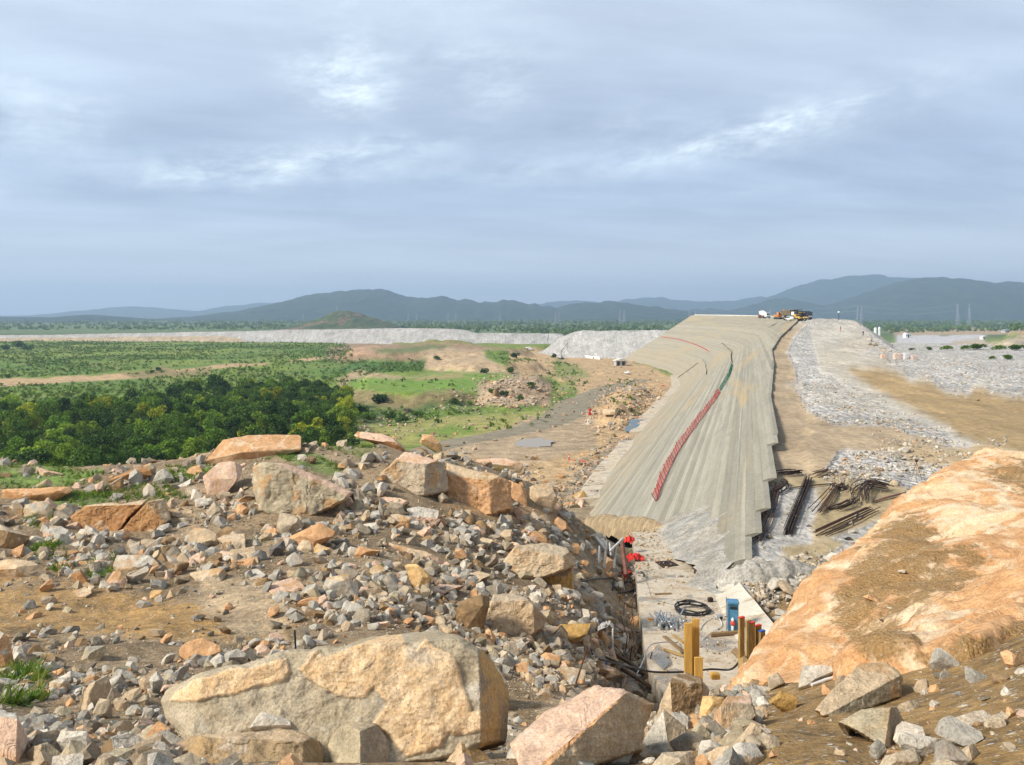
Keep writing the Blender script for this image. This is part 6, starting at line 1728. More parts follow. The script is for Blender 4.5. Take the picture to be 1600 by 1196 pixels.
bars('steel_bar', 'long thin brown bar bundle reaching the orange outcrop', (1367,787), (1424,772), 5, .12, .045, M_BROWNST, 0, .1, .1, seed=12)
bars('steel_bar', 'thin bars lying between the dense bundle and the thin fan', (1236,767), (1306,760), 4, .35, .028, M_RUST, .3, .1, .6, seed=13)
bars('timber_strip', 'orange timber strip crossing the loose rusty bundle', (1173,804), (1212,809), 1, 0, .05, M_STAKE, 0, 0, 0, seed=14, cat='timber')
def lump(label, x, y, w, h, col):
    p = fill_at(x, y); s = p.y / F; o = bpy.data.objects.new('rock', ROCK_T[int(x) % 14]); COL.objects.link(o); o.location = p + Vector((0, 0, h * s * .3)); o.scale = (w * s, w * s * .8, h * s); o.color = (*col, 1); tag(o, label, 'rock')
lump('black lump of stone in front of the small pale heap', 1326, 845, 16, 9, (.03,.028,.026)); lump('blue grey stone beside the end of the dense rebar bundle', 1264, 824, 12, 8, (.32,.34,.36))
for i, (x, y, w, h, c, lb) in enumerate([(1379.5,561,7.5,7,(.62,.42,.33),'leftmost small pinkish block on the rockfill beyond the brown track'), (1402,562,12,9,(.56,.44,.36),'pinkish brown block left of the grey block on the rockfill'), (1417,562,13,10,(.52,.51,.50),'grey block in the row on the rockfill beyond the track'), (1428,563,9,8,(.54,.42,.36),'rightmost pinkish block in the row on the rockfill')]):
    p = fill_at(x, y); s = p.y / F
    rr = np.random.default_rng(900 + i); pts = [Vector((sx * w * s * .5 * rr.uniform(.8, 1), sy * w * s * .4 * rr.uniform(.8, 1), sz * h * s * .55 * rr.uniform(.85, 1.1))) for sx in (-1, 1) for sy in (-1, 1) for sz in (-1, 1)]
    me = hull_mesh('block', pts, .1, .02, .05, i); me.materials.append(M_STONE); o = link('stone_block', me); o.location = p + Vector((0, 0, h * s * .5)); o.color = (*c, 1); tag(o, lb, 'stone block')
tp = fill_at(1432, 752); tr = empty('survey_tripod', tp); tag(tr, 'thin survey tripod standing on the white rocks', 'tripod')
MB().box((0, 0, 1.72), (.22, .16, .2), bev=.03).build('instrument', M_DKRUST, tr); 
for a in (0, 2.1, 4.2): MB().tube([(0, 0, 1.62), (.5 * math.cos(a), .5 * math.sin(a), -.05)], .025, 5).build('leg', M_OLDWOOD, tr)

# ---- on the concrete footing
def foot_z(x, y): return -10.6 - .12 * np.asarray(y, float) + .01
rubble('footing_gravel', 'small stones and dirt clods lying on the concrete footing', 16000, (.13, .42), (29, 70), foot_z, [([(985,832),(1075,832),(1085,875),(1120,925),(1200,1010),(1225,1070),(1030,1070),(1000,960)], .16), ([(987,832),(1080,832),(1095,885),(1040,892),(992,880)], .6), ([(1060,1000),(1200,1010),(1225,1060),(1040,1060)], .3)], (.03, .16), .4, 35)
def on_slab(px, py, up=0.03):
    p = plinth_at(px, py); p.z += up; return p
rr = random.Random(4)
bolt = MB(); bolt.tube([(0, -.72, 0), (0, .72, 0)], .034, 7); bolt.lathe([(.034, -.03), (.075, -.02), (.085, 0), (.075, .02), (.034, .03)], (0, -.74, 0), (0, 1, 0), 10)
bo = bolt.build('shank', M_STEEL); bmesh_ = bo.data; bpy.data.objects.remove(bo)
nutm = MB().lathe([(.05, -.06), (.06, -.05), (.06, .05), (.05, .06)], (0, -.60, 0), (0, 1, 0), 6); no_ = nutm.build('nut', M_STEEL); nutme = no_.data; bpy.data.objects.remove(no_)
bc = on_slab(1045, 976)
for i in range(30):
    r_ = empty('anchor_bolt', bc + Vector((rr.uniform(-.72, .72), rr.uniform(-.5, .5), .04 + .075 * rr.randint(0, 4)))); r_.rotation_euler = (rr.uniform(-.08, .08), 0, rr.uniform(-.45, .35))
    for nm, me in (('shank', bmesh_), ('nut', nutme)): o = link(nm, me); o.parent = r_
    tag(r_, 'galvanised anchor bolt in the heap on the concrete footing', 'bolt', 'heap of galvanised anchor bolts')
hc = on_slab(1082, 956); cm = MB()
pts = []
for i in range(150):
    a = i / 150 * 2 * math.pi * 5; r = .72 + .05 * math.sin(i * .7) + .012 * (i % 17) ; pts.append((r * math.cos(a), r * math.sin(a), .05 + .05 * (i // 30) + .02 * math.sin(i)))
cm.tube(pts, .042, 6); o = cm.build('hose_coil', M_BLACK, smooth=True); o.location = hc; tag(o, 'black hose coiled on the pale concrete footing', 'hose')
cb = empty('blue_cabinet', on_slab(1145, 987, 0), -.15); tag(cb, 'tall blue steel cabinet standing on the concrete footing', 'cabinet')
MB().box((0, 0, .68), (.48, .42, 1.36), bev=.03).build('body', M_BLUE, cb); MB().box((0, -.02, 1.42), (.54, .48, .14), bev=.04).build('hood', M_BLUE2, cb)
dr_ = MB().box((.03, -.222, .6), (.36, .03, 1.0), bev=.01).build('door', M_BLUE2, cb); MB().box((-.1, -.25, .62), (.03, .04, .14), bev=.01).build('handle', M_STEEL, dr_)
MB().box((0, -.225, 1.2), (.3, .02, .12)).build('vent', M_SHADEBOX, cb)
for sx in (-.18, .18): MB().box((sx, 0, .0), (.08, .36, .08)).build('foot', M_BLACK, cb)
MB().tube([(-.30, 0, 0), (-.30, 0, 1.62)], .02, 5).build('antenna', M_STEEL, cb)
fl = empty('marker_float', cb.location + Vector((-.10, -.34, .42))); tag(fl, 'red and white marker float hanging in front of the blue cabinet', 'float')
MB().lathe([(.02, -.26), (.06, -.22), (.06, .02), (.02, .04)]).build('float_stem', M_WHITE, fl, True); MB().lathe([(.03, -.02), (.10, .03), (.12, .10), (.10, .17), (.03, .22)], n=14).build('float_ball', M_REDP, fl, True); MB().lathe([(.05, .21), (.06, .3), (.03, .36)]).build('float_cap', M_WHITE, fl, True)
def timber(name, label, a, b, w, t, mat, roll=0.0, cat='timber', group=None):
    a = Vector(a); b = Vector(b); L = (b - a).length; R = rot_to(b - a) @ Matrix.Rotation(roll, 3, 'X')
    bev = MB().box((0, 0, 0), (L, w, t), bev=min(w, t) * .12); o = bev.build(name, mat); o.matrix_world = Matrix.Translation((a + b) / 2) @ R.to_4x4()
    return tag(o, label, cat, group)
def standing(name, label, px, top, bottom, d, w, t, mat, tilt=0.0, cat='board', paint=None, yaw=0.0):
    a = at(px, bottom, d); b = at(px, top, d); b.x += tilt; h = (b - a).length
    r = empty(name, a, yaw); tag(r, label, cat)
    R = Matrix.Rotation(math.atan2(tilt, h), 3, 'Y')
    MB().box(R @ Vector((0, 0, h / 2 - .2)), (w, t, h + .4), R, .008).build('plank', mat, r)
    if paint: MB().box(R @ Vector((0, 0, h + .012)), (w + .006, t + .006, .03), R).build('painted_top', paint, r)
    return r
standing('form_board', 'left one of the tall yellow formwork boards before the footing', 1075.2, 973.5, 1056, 20.0, .21, .05, M_YBOARD)
standing('form_board', 'tallest yellow formwork board, right of the left tall board', 1086.7, 967, 1056, 20.12, .195, .05, M_YBOARD)
standing('form_board', 'short yellow formwork board in front of the tall boards', 1091.5, 1027, 1058, 19.7, .21, .05, M_YBOARD)
for px, top, bot, d, w, pm, lb in ((1158.5,965.5,1064,23.6,.20,M_REDP,'tallest red topped timber stake in the row by the outcrop'), (1169,969,1036,24.2,.17,None,'unpainted timber stake right of the tallest stake in the row'), (1174.5,973.5,1040,23.8,.20,M_REDP,'red topped stake, second of the painted ones in the row'),
                              (1184,978,1035,24.0,.24,M_REDP,'wide red topped stake in the middle of the row'), (1190.5,986.5,1025,23.8,.20,M_BLUEP,'blue topped timber stake near the outcrop'), (1199,996,1018,23.6,.19,M_REDP,'shortest red topped stake touching the outcrop')):
    standing('timber_stake', lb, px, top, bot + 10, d, w, .09, M_STAKE, 0, 'stake', pm, yaw=.5)
timber('timber_beam', 'brown timber lying across the footing left of the stakes', on_slab(1110,995,.09), on_slab(1155,992,.12), .16, .14, M_OLDWOOD)
timber('timber_beam', 'weathered beam leaning down from the stakes toward the yellow boards', at(1147,1016,24.5), at(1176,1046,22.5), .2, .09, M_OLDWOOD, .6)
timber('timber_beam', 'second weathered beam leaning below the row of stakes', at(1157,1024,23.8), at(1168,1068,22.0), .2, .09, M_STAKE, .4)
timber('timber_plank', 'grey plank on the footing between the bolts and the yellow boards', on_slab(1038,997,.08), on_slab(1068,1022,.08), .2, .05, M_OLDWOOD)
timber('timber_plank', 'long tan plank with a dark end on the footing below the bolts', on_slab(1024,1014,.10), on_slab(1069,1028,.07), .14, .06, M_STAKE)
timber('timber_plank', 'short plank beside the grey plank on the footing', on_slab(1052,994,.06), on_slab(1068,1006,.06), .12, .05, M_STAKE)
timber('timber_offcut', 'brown offcut lying alone on the upper footing', on_slab(1023,930,.05), on_slab(1049,929,.05), .12, .08, M_OLDWOOD)
timber('timber_offcut', 'orange block on the left edge of the footing', on_slab(1014,970,.06), on_slab(1022,970,.06), .14, .1, M_ORANGE)
timber('timber_offcut', 'small yellow block at the near end of the footing', at(1110,1056,20.5), at(1124,1056,20.5), .2, .14, M_YBOARD)
for i, (x, y, lb) in enumerate([(1079,879,'farthest small rusty box on the footing'), (1088,897,'second small rusty box along the wet joint of the footing'), (1110,941,'small dark box on the footing above the hose coil'), (1125,969,'grey box on the footing left of the blue cabinet')]):
    r = empty('junction_box', on_slab(x, y, 0), .3); tag(r, lb, 'box'); m_ = M_RUST if i < 2 else M_DKRUST if i == 2 else M_STEEL
    MB().box((0, 0, .12), (.26, .22, .24), bev=.02).build('case', m_, r); MB().box((0, -.115, .13), (.14, .02, .14)).build('socket', M_SHADEBOX, r)
def grate(name, label, corners, nb, r, mat, cat):
    A, B, C_, D_ = [Vector(c) for c in corners]; c = (A + B + C_ + D_) / 4; m = MB()
    for i in range(nb + 1):
        u = i / nb; m.tube([A.lerp(B, u) - c, D_.lerp(C_, u) - c], r, 4); m.tube([A.lerp(D_, u) - c, B.lerp(C_, u) - c], r, 4)
    o = m.build(name, mat); o.location = c; return tag(o, label, cat)
grate('steel_grating', 'dark steel grating lying flat on the far end of the footing', [on_slab(1024,879), on_slab(1046,877), on_slab(1060,884), on_slab(1036,888)], 7, .03, M_DKRUST, 'grating')
grate('wire_mesh', 'buckled galvanised wire mesh at the near left corner of the footing', [on_slab(1012,1026,.05), on_slab(1030,1020,.35), on_slab(1046,1040,.12), on_slab(1036,1048,.05)], 8, .016, M_STEEL, 'wire mesh')
def cable(name, label, pts, r, mat=M_BLACK, cat='cable', n=10):
    P = np.array([tuple(p) for p in pts]); c = P.mean(0); Q = catmull(P - c, n * (len(P) - 1))
    o = MB().tube([tuple(q) for q in Q], r, 6).build(name, mat, smooth=True); o.location = c; return tag(o, label, cat)
cable('cable', 'thick black cable sagging across the near end of the footing', [at(935,1030,27), at(985,1042,26), at(1020,1050,26), at(1070,1050,26.5), at(1110,1046,27), at(1142,1046,27), at(1158,1030,26)], .035)
cable('cable', 'white loop of cable on the footing left of the blue cabinet', [on_slab(1092,985,.05), on_slab(1104,972,.05), on_slab(1118,966,.1), on_slab(1128,978,.05), on_slab(1112,990,.05), on_slab(1098,1000,.05)], .022, M_PIPE)
cable('cable', 'thin grey cable draped over the left edge of the footing', [at(995,1053,29), at(1004,1035,30), at(1015,1010,31), at(1035,1004,32), on_slab(1060,1006,.05)], .022, M_STEEL)
cable('cable', 'thin wire running across the upper footing', [on_slab(1008,905,.03), on_slab(1014,920,.03), on_slab(1020,935,.03), on_slab(1050,945,.03), on_slab(1082,950,.03)], .012, M_STEEL)
for i, (pts, lb) in enumerate([([(900,913),(930,908),(955,906),(975,900),(990,893),(1003,897),(1006,903),(995,902)], 'black hose looping over the left edge of the footing'), ([(957,925),(962,905),(975,895),(985,905),(970,925),(958,920)], 'black hose bent in a loop beside the footing'), ([(962,918),(978,912),(990,915),(992,935),(994,950)], 'black hose hanging down along the footing edge'), ([(965,930),(985,926),(992,922)], 'short black hose among the stones left of the footing')]):
    cable('hose', lb, [hill_at(x, y) + Vector((0, -.2, .18)) if x < 996 else on_slab(x, y, .1) for x, y in pts], .05)
# poles, post and red netting left of the footing
for (x0, y0, x1, y1), lb in (((930.7,838,947,859),'grey pole leaning down to the right, leftmost of the grey poles'), ((937,853,935.7,880),'short upright grey pole below the leaning one'), ((948,845,944.5,888),'longest upright grey pole of the group beside the footing'), ((952.5,848,954.5,868),'short grey pole between the two long upright ones'), ((962,853,959.5,888),'upright grey pole next to the brown post'), ((974,841,953,862),'grey pole leaning down to the left across the group')):
    d = 50.0
    o = MB().tube([(0, 0, 0), tuple(at(x1, y1, d - .3) - at(x0, y0, d))], .085, 8).build('steel_pole', M_STEEL, smooth=True); o.location = at(x0, y0, d); tag(o, lb, 'pole')
o = MB().tube([(0, 0, 0), tuple(at(978.5, 898, 47.5) - at(971.5, 846, 48.5))], .14, 8).build('steel_post', M_BROWNST, smooth=True); o.location = at(971.5, 846, 48.5); tag(o, 'brown steel post leaning beside the grey poles', 'post')
def crumple(name, label, c, w, l, h, mat, seed, cat, rz=0.0):
    n = 16; u, v = np.meshgrid(np.linspace(-.5, .5, n), np.linspace(-.5, .5, n)); p = np.stack([u * w, v * l, h * (.5 + .5 * fbm(xyz(u * 4, v * 4, u * 0 + seed), 3, seed).reshape(n, n)) * (1.1 - 1.6 * (u ** 2 + v ** 2))], -1)
    e = .8 + .3 * vnoise(xyz(u * 6, v * 6), seed + 3).reshape(n, n); p[..., 0] *= e; p[..., 1] *= e
    me = np_mesh(name, p.reshape(-1, 3), grid_faces(n, n), [mat], False); o = link(name, me); md = o.modifiers.new('thickness', 'SOLIDIFY'); md.thickness = .015
    o.location = c; o.rotation_euler = (0, 0, rz); return tag(o, label, cat)
M_REDNET = plain('red_plastic_netting', (.58, .03, .02), .6, 0, .2, 8)
crumple('plastic_netting', 'bright red plastic netting lying over the far left corner of the footing', on_slab(993, 876, .1), 1.5, 1.1, .5, M_REDNET, 3, 'netting', .2)
crumple('plastic_netting', 'smaller red netting beside the dark gap behind the grey poles', at(983, 848, 58), .9, .8, .5, M_REDNET, 5, 'netting', 1.0)
crumple('plastic_netting', 'scrap of red netting at the foot of the brown post', hill_at(977, 900) + Vector((0, -.3, .1)), .9, .7, .5, M_REDNET, 7, 'netting', .5)
crumple('plastic_sheet', 'grey plastic sheet draped on the debris below the big flat faced boulder', hill_at(940, 1000) + Vector((0, -.4, .5)), 1.0, .8, .6, M_GREYTARP, 9, 'sheet', .4)
crumple('plastic_scrap', 'blue plastic scrap in the debris left of the footing', hill_at(939, 1040) + Vector((0, -.3, .2)), .45, .3, .2, M_BLUEP, 11, 'scrap', .2)
crumple('plastic_scrap', 'blue scrap lying behind the long pink tan boulder', hill_at(1018, 1092) + Vector((0, -.2, .1)), .4, .25, .2, M_BLUEP, 12, 'scrap', .2)
# scrap timber and rods in the ditch left of the footing
rr = random.Random(12)
for i in range(22):
    y = rr.uniform(895, 1068); x = np.interp(y, [895, 960, 1040, 1068], [993, 1000, 1012, 1026]) - rr.uniform(2, 34); P0 = hill_at(x, y) + Vector((0, -.1, 0)); L = rr.uniform(.6, 1.7)
    o = MB().tube([(0, 0, -.1), (rr.uniform(-.3, .3), rr.uniform(-.2, .2), L * .5), (rr.uniform(-.7, .7), rr.uniform(-.5, .5), L)], rr.choice([.013, .018, .025]), 5).build('steel_rod', M_RUST if i % 3 else M_DKRUST); o.location = P0; tag(o, 'thin rusty rod sticking out of the ditch along the footing', 'rod', 'rusty rods sticking out along the left edge of the footing')
DEB = [((960,1030),(1035,1075),.22,'dark long beam along the left foot of the footing'), ((968,1052),(1025,1085),.2,'dark beam below the long one at the footing foot'), ((905,985),(985,1000),.08,'pale thin strip of timber below the brown earthy rock'), ((985,1000),(993,1020),.16,'red brown board end standing in the ditch'), ((955,1010),(990,1050),.10,'brown lath in the middle of the ditch'), ((930,1055),(975,1062),.22,'grey sawn block of timber in the debris'),
       ((945,1035),(1005,1060),.12,'dark lath across the lower ditch'), ((975,980),(990,1010),.07,'thin stick leaning against the footing'), ((1000,1010),(985,1035),.06,'light stick beside the left edge of the footing'), ((880,1085),(905,1078),.05,'straw coloured stick beside the long pink tan boulder')]
for (x0, y0), (x1, y1), w, lb in [(a, b, w, l) for a, b, w, l in DEB]:
    timber('scrap_timber', lb, hill_at(x0, y0) + Vector((0, -.35, .35)), hill_at(x1, y1) + Vector((0, -.35, .3)), w, w * .5, M_DKWOOD if 'dark' in lb else M_OLDWOOD if 'pale' not in lb and 'straw' not in lb else M_STAKE, random.uniform(-.4, .4))
for i, (a, b, lb) in enumerate([((957.5,983),(956.5,1032),'thin white rod upright in the debris left of the footing'), ((460.5,985),(467,1021),'thin black stake in the dirt above the biggest boulder'), ((918,1010),(893,1075),'rusty rod leaning in the pale rubble'), ((922,1012),(934,1040),'second rusty rod crossing the leaning one')]):
    P0 = hill_at(*b) + Vector((0, -.2, -.1)); d = P0.y; o = MB().tube([(0, 0, 0), tuple(at(a[0], a[1], d) - P0)], (.035, .022, .022, .02)[i], 6).build('rod', (M_PIPE, M_BLACK, M_RUST, M_RUST)[i]); o.location = P0; tag(o, lb, 'rod')
for (x0, y0), (x1, y1), lb in (((1268,1070.5),(1323,1054),'white plastic pipe sticking out under the light grey flat rock'), ((1553,993),(1612,983),'white plastic pipe in the dirt at the right edge')):
    d = hit(hill_z, x0, y0 + 4, 3) - .12; A = at(x0, y0, d); B = at(x1, y1, d + .25); r_ = 5.6 / 2 / F * d
    o = MB().tube([(0, 0, 0), tuple((B - A) * .4 + Vector((0, 0, .01))), tuple(B - A)], [r_ * .75, r_, r_], 10).build('plastic_pipe', M_PIPE, smooth=True); o.location = A; tag(o, lb, 'pipe')

# ---- pylons, mast, power line
def pylon_mesh(h):
    m = MB(); w = h * .11; r = h * .008
    def lv(t): return w * (1 - t) + h * .018 * t
    L = [0, .16, .32, .46, .58, .7, .8, .9, 1.0]
    for a, b in zip(L, L[1:]):
        A = [Vector((sx * lv(a), sy * lv(a), a * h)) for sx, sy in ((-1,-1),(1,-1),(1,1),(-1,1))]; B = [Vector((sx * lv(b), sy * lv(b), b * h)) for sx, sy in ((-1,-1),(1,-1),(1,1),(-1,1))]
        for i in range(4):
            j = (i + 1) % 4; m.tube([A[i], B[i]], r * 1.3, 4); m.tube([A[i], B[j]], r * .7, 4); m.tube([A[j], B[i]], r * .7, 4)
    for t, s in ((.70, .17), (.82, .14), (.94, .11)):
        for sg in (-1, 1): m.tube([(sg * lv(t), 0, t * h), (sg * s * h, 0, (t + .015) * h)], r, 4); m.tube([(sg * lv(t), 0, (t + .05) * h), (sg * s * h, 0, (t + .015) * h)], r, 4)
    return m
pm = pylon_mesh(36).build('pylon', M_PYLON); pme = pm.data; bpy.data.objects.remove(pm)
PYL = [(401,503,22,'lattice pylon on the plain at left before the biggest hill'), (474,503,13,'faint pylon left of the green knoll'), (638,503,13,'left pylon of the pair right of the green knoll'), (651,503,12,'right pylon of the pair right of the green knoll'), (700,503,14,'left pylon of the second pair right of the knoll'), (712,503,14,'right pylon of the second pair right of the knoll'), (782,502,13,'single pylon between the knoll and the dam'),
       (868.5,502,16,'left pylon of the close pair above the pale berm'), (873.5,502,16,'right pylon of the close pair above the pale berm'), (969,501,16,'left pylon of the pair left of the dam crest'), (975.5,501,17,'right pylon of the pair left of the dam crest'), (1077.5,497,13,'pylon showing at the left end of the dam crest'), (1087,497,13,'pylon just above the left end of the dam crest'),
       (1340.5,496,19,'left pylon of the close pair right of the dam crest'), (1346.5,496,18,'right pylon of the close pair right of the dam crest'), (1496.5,494,19,'left pylon of the far pair at right'), (1515,494,19,'right pylon of the far pair at right')]
PT = {}
for x, by, hp, lb in PYL:
    d = 36 / hp * F; o = link('pylon', pme); p = at(x, 490, d); p.z = -37.5 ; o.location = p
    k = (490 - (by - hp)) / F * d + 37.5; o.scale = (1, 1, k / 36); o.rotation_euler = (0, 0, .35); tag(o, lb, 'pylon'); PT[x] = (p, k)
def wires(a, b, lb):
    m = MB(); (p, k), (q, l) = PT[a], PT[b]; c = (p + q) / 2
    for t, s in ((.70, 6), (.94, 4)):
        for sg in (-1, 1):
            A = p + Vector((sg * s * .94, sg * s * .34, t * k)); B = q + Vector((sg * s * .94, sg * s * .34, t * l)); m.tube([A.lerp(B, u / 12) - Vector((0, 0, math.sin(u / 12 * math.pi) * 9)) - c for u in range(13)], .13, 4)
    o = m.build('power_line', M_PYLON); o.location = c; tag(o, lb, 'power line')
wires(1346.5, 1496.5, 'power line hanging between the right hand pairs of pylons'); wires(975.5, 1077.5, 'power line running from the left pair of pylons to the crest'); wires(873.5, 969, 'power line between the close pair and the next pair'); wires(1087, 1340.5, 'power line passing behind the vehicles on the crest')
ms = MB(); mp = at(527, 487, 1900)
for sx, sy in ((-1, -1), (1, -1), (0, 1)): ms.tube([(sx * .8, sy * .8, -3), (sx * .3, sy * .3, 16)], .3, 4)
for z in range(0, 16, 2): ms.tube([(-.7, -.7, z), (.7, -.7, z + 2)], .15, 4); ms.tube([(.7, -.7, z), (0, .7, z + 2)], .15, 4)
o = ms.build('radio_mast', M_PYLON); o.location = mp; tag(o, 'slim radio mast on top of the green knoll', 'mast')

# ---- vehicles on the crest
def wheel(parent, x, y, r, w, hub=M_CONC):
    t = MB().lathe([(r * .55, -w / 2), (r * .92, -w / 2), (r, -w * .3), (r, w * .3), (r * .92, w / 2), (r * .55, w / 2)], (x, y, r), (1, 0, 0), 16).build('wheel', M_BLACK, parent, True)
    MB().lathe([(r * .2, -w * .52), (r * .56, -w * .46), (r * .56, w * .46), (r * .2, w * .52)], (x, y, r), (1, 0, 0), 12).build('rim', hub, t, True)
def vehicle(name, label, cat, px, base, d, rz):
    p = at(px, base, d); p.z = -37 if d > 480 else float(fill_z(np.array([p.x]), np.array([p.y]))[0]) + .05
    return tag(empty(name, p, rz), label, cat)
v = vehicle('mixer_truck', 'white concrete mixer truck parked on the crest, farthest left vehicle', 'truck', 1194.5, 493, 395, .25)
MB().box((0, -2.6, 1.75), (2.4, 1.8, 2.1), bev=.15).build('cab', M_WHITE, v); MB().box((0, -3.52, 2.15), (2.0, .06, .8), bev=.02).build('windscreen', M_GLASS, v); MB().box((0, 1.0, .8), (1.1, 7.2, .4)).build('chassis', M_DARKV, v); MB().box((0, -3.55, .75), (2.3, .2, .5), bev=.05).build('bumper', M_DARKV, v)
MB().lathe([(.5, -2.6), (1.0, -2.2), (1.45, -.6), (1.45, .4), (1.0, 2.0), (.5, 2.6)], (0, 1.4, 2.45), (0, 1, .22), 18).build('drum', M_WHITE, v, True); MB().prism([(-.5, 2.9), (.5, 2.9), (.8, 3.7), (-.8, 3.7)], 3.6, 4.3).build('hopper', M_CONC, v)
for y in (-2.6, 1.6, 2.9):
    for sx in (-1, 1): wheel(v, sx * 1.05, y, .52, .34)
v = vehicle('excavator', 'orange excavator with a raised arm left of the big vehicles', 'excavator', 1216.5, 493.5, 345, .4)
for sx in (-1, 1): MB().lathe([(.2, -.3), (.45, -.3), (.45, .3), (.2, .3)], (sx * 1.15, 0, .45), (1, 0, 0), 10).box((sx * 1.15, 0, .45), (.55, 3.4, .8), bev=.3).build('track', M_DARKV, v)
MB().box((0, .3, 1.5), (2.5, 2.9, 1.1), bev=.2).build('body', M_ORANGE, v); MB().box((-.75, -.7, 2.3), (1.0, 1.4, 1.5), bev=.12).build('cab', M_ORANGE, v); MB().box((-.75, -1.42, 2.45), (.8, .05, .9)).build('windscreen', M_GLASS, v)
MB().tube([(.3, -.9, 1.8), (.3, -2.2, 3.9), (.3, -3.6, 4.1)], [.3, .26, .2], 6).build('boom', M_ORANGE, v); MB().tube([(.3, -3.6, 4.1), (.3, -4.0, 2.2)], [.2, .16], 6).build('arm', M_ORANGE, v); MB().prism([(-.2, 1.5), (.8, 1.5), (.7, 2.3), (-.1, 2.3)], -4.4, -3.6).build('bucket', M_DARKV, v)
v = vehicle('haul_truck', 'large dump truck with a dark canopy bed, in the crowd of vehicles', 'truck', 1238, 497, 330, .35)
MB().box((0, .5, 1.1), (2.6, 8.0, .5)).build('chassis', M_DARKV, v); MB().box((0, -3.2, 1.9), (3.4, 1.6, 1.4), bev=.15).build('hood', M_YELLOW, v); MB().box((-.75, -2.0, 2.9), (1.7, 1.7, 1.5), bev=.1).build('cab', M_WHITE, v); MB().box((-.75, -2.88, 3.05), (1.4, .05, .8)).build('windscreen', M_GLASS, v)
MB().prism([(-2.2, 4.2), (2.2, 4.2), (2.2, 4.5), (-2.2, 4.5)], -3.4, -1.2).prism([(-1.9, 2.2), (1.9, 2.2), (2.25, 4.2), (-2.25, 4.2)], -1.1, 4.2).build('bed', M_BEDGREY, v); MB().box((0, -4.06, 1.75), (2.2, .06, .9)).build('grille', M_SHADEBOX, v); MB().box((0, -4.1, .95), (3.5, .3, .5), bev=.06).build('bumper', M_YELLOW, v)
for y in (-2.8, 2.6):
    for sx in (-1, 1): wheel(v, sx * 1.6, y, .9, .7, M_YELLOW)
def car(name, label, px, base, d, rz, col, cat='pickup'):
    v = vehicle(name, label, cat, px, base, d, rz)
    MB().prism([(-2.4, .45), (2.4, .45), (2.4, 1.0), (2.2, 1.08), (1.0, 1.1), (-2.35, 1.1), (-2.4, 1.0)], -.88, .88).build('body', col, v)
    MB().prism([(-.9, 1.1), (1.35, 1.1), (.75, 1.72), (-.75, 1.72)], -.78, .78).build('cabin', col, v); MB().prism([(-.82, 1.15), (1.2, 1.15), (.7, 1.62), (-.7, 1.62)], -.80, .80).build('window_band', M_GLASS, v)
    for x in (-1.5, 1.5):
        for sy in (-1, 1):
            MB().lathe([(.15, -.12), (.34, -.12), (.36, 0), (.34, .12), (.15, .12)], (x, sy * .8, .36), (0, 1, 0), 14).build('wheel', M_BLACK, v, True)
    for sy in (-.6, .6): MB().box((2.4, sy, .85), (.05, .35, .16)).build('headlight', M_LCONC, v)
    return v
car('pickup_truck', 'white pickup in front of the dump truck on the crest', 1235, 497.5, 318, -1.45, M_WHITE)
v = vehicle('grader', 'yellow road machine with an open cab at the crest edge, nearest vehicle', 'road machine', 1250.5, 499, 312, .3)
MB().box((0, .9, 1.35), (1.9, 3.0, 1.1), bev=.12).build('engine_cover', M_YELLOW, v); MB().box((0, -2.3, 1.5), (.5, 4.4, .45), bev=.06).build('frame', M_YELLOW, v); MB().box((0, -1.0, 1.35), (1.6, 1.2, .3)).build('platform', M_YELLOW, v)
cabr = MB().box((0, -1.0, 3.35), (1.9, 1.7, .16), bev=.04).build('roof', M_YELLOW, v)
for sx in (-.8, .8):
    for yy in (-1.75, -.25): MB().box((sx, yy, 2.4), (.1, .1, 1.8)).build('pillar', M_DARKV, v)
MB().box((0, -1.0, 2.2), (1.3, 1.2, 1.0)).build('cab_interior', M_SHADEBOX, v); MB().box((0, -2.4, .65), (3.6, .25, .7), Matrix.Rotation(.4, 3, 'Z')).build('blade', M_DARKV, v); MB().box((0, 2.45, 1.3), (1.4, .06, .7)).build('grille', M_SHADEBOX, v)
for y in (-4.2, .4, 1.9):
    for sx in (-1, 1): wheel(v, sx * 1.05, y, .68, .45, M_YELLOW)
v = vehicle('dark_truck', 'dark blue truck behind the yellow road machine on the crest', 'truck', 1259.5, 497, 328, .2)
MB().box((0, -2.2, 1.9), (2.3, 1.7, 2.3), bev=.15).build('cab', M_DARKV, v); MB().box((0, -3.08, 2.35), (2.0, .06, .8)).build('windscreen', M_GLASS, v); MB().box((0, 1.4, 2.2), (2.4, 5.0, 2.2), bev=.06).build('cargo_box', M_DARKV, v); MB().box((0, .5, .8), (1.0, 7.0, .35)).build('chassis', M_SHADEBOX, v); MB().box((0, -3.1, 1.15), (1.8, .08, .55)).build('grille', M_CONC, v)
for y in (-2.2, 2.4):
    for sx in (-1, 1): wheel(v, sx * 1.0, y, .5, .32)
v = vehicle('road_barrier', 'red striped barrier board left of the mixer truck on the crest', 'barrier', 1187, 495, 385, .3)
MB().box((0, 0, 1.1), (1.9, .12, .7), Matrix.Rotation(-.25, 3, 'Y')).build('board', M_REDP, v)
for sx in (-.7, .7): MB().tube([(sx, -.4, 0), (sx, 0, 1.4), (sx, .4, 0)], .05, 5).build('leg', M_DARKV, v)
pole = empty('lamp_pole', at(1203.5, 494, 360)); pole.location.z = -2.6; tag(pole, 'thin pale pole between the mixer truck and the excavator', 'pole'); MB().tube([(0, 0, 0), (0, 0, 4.4)], .13, 6).build('shaft', M_PYLON, pole); MB().box((0, -.1, 4.4), (.5, .3, .15)).build('lamp_head', M_PYLON, pole)
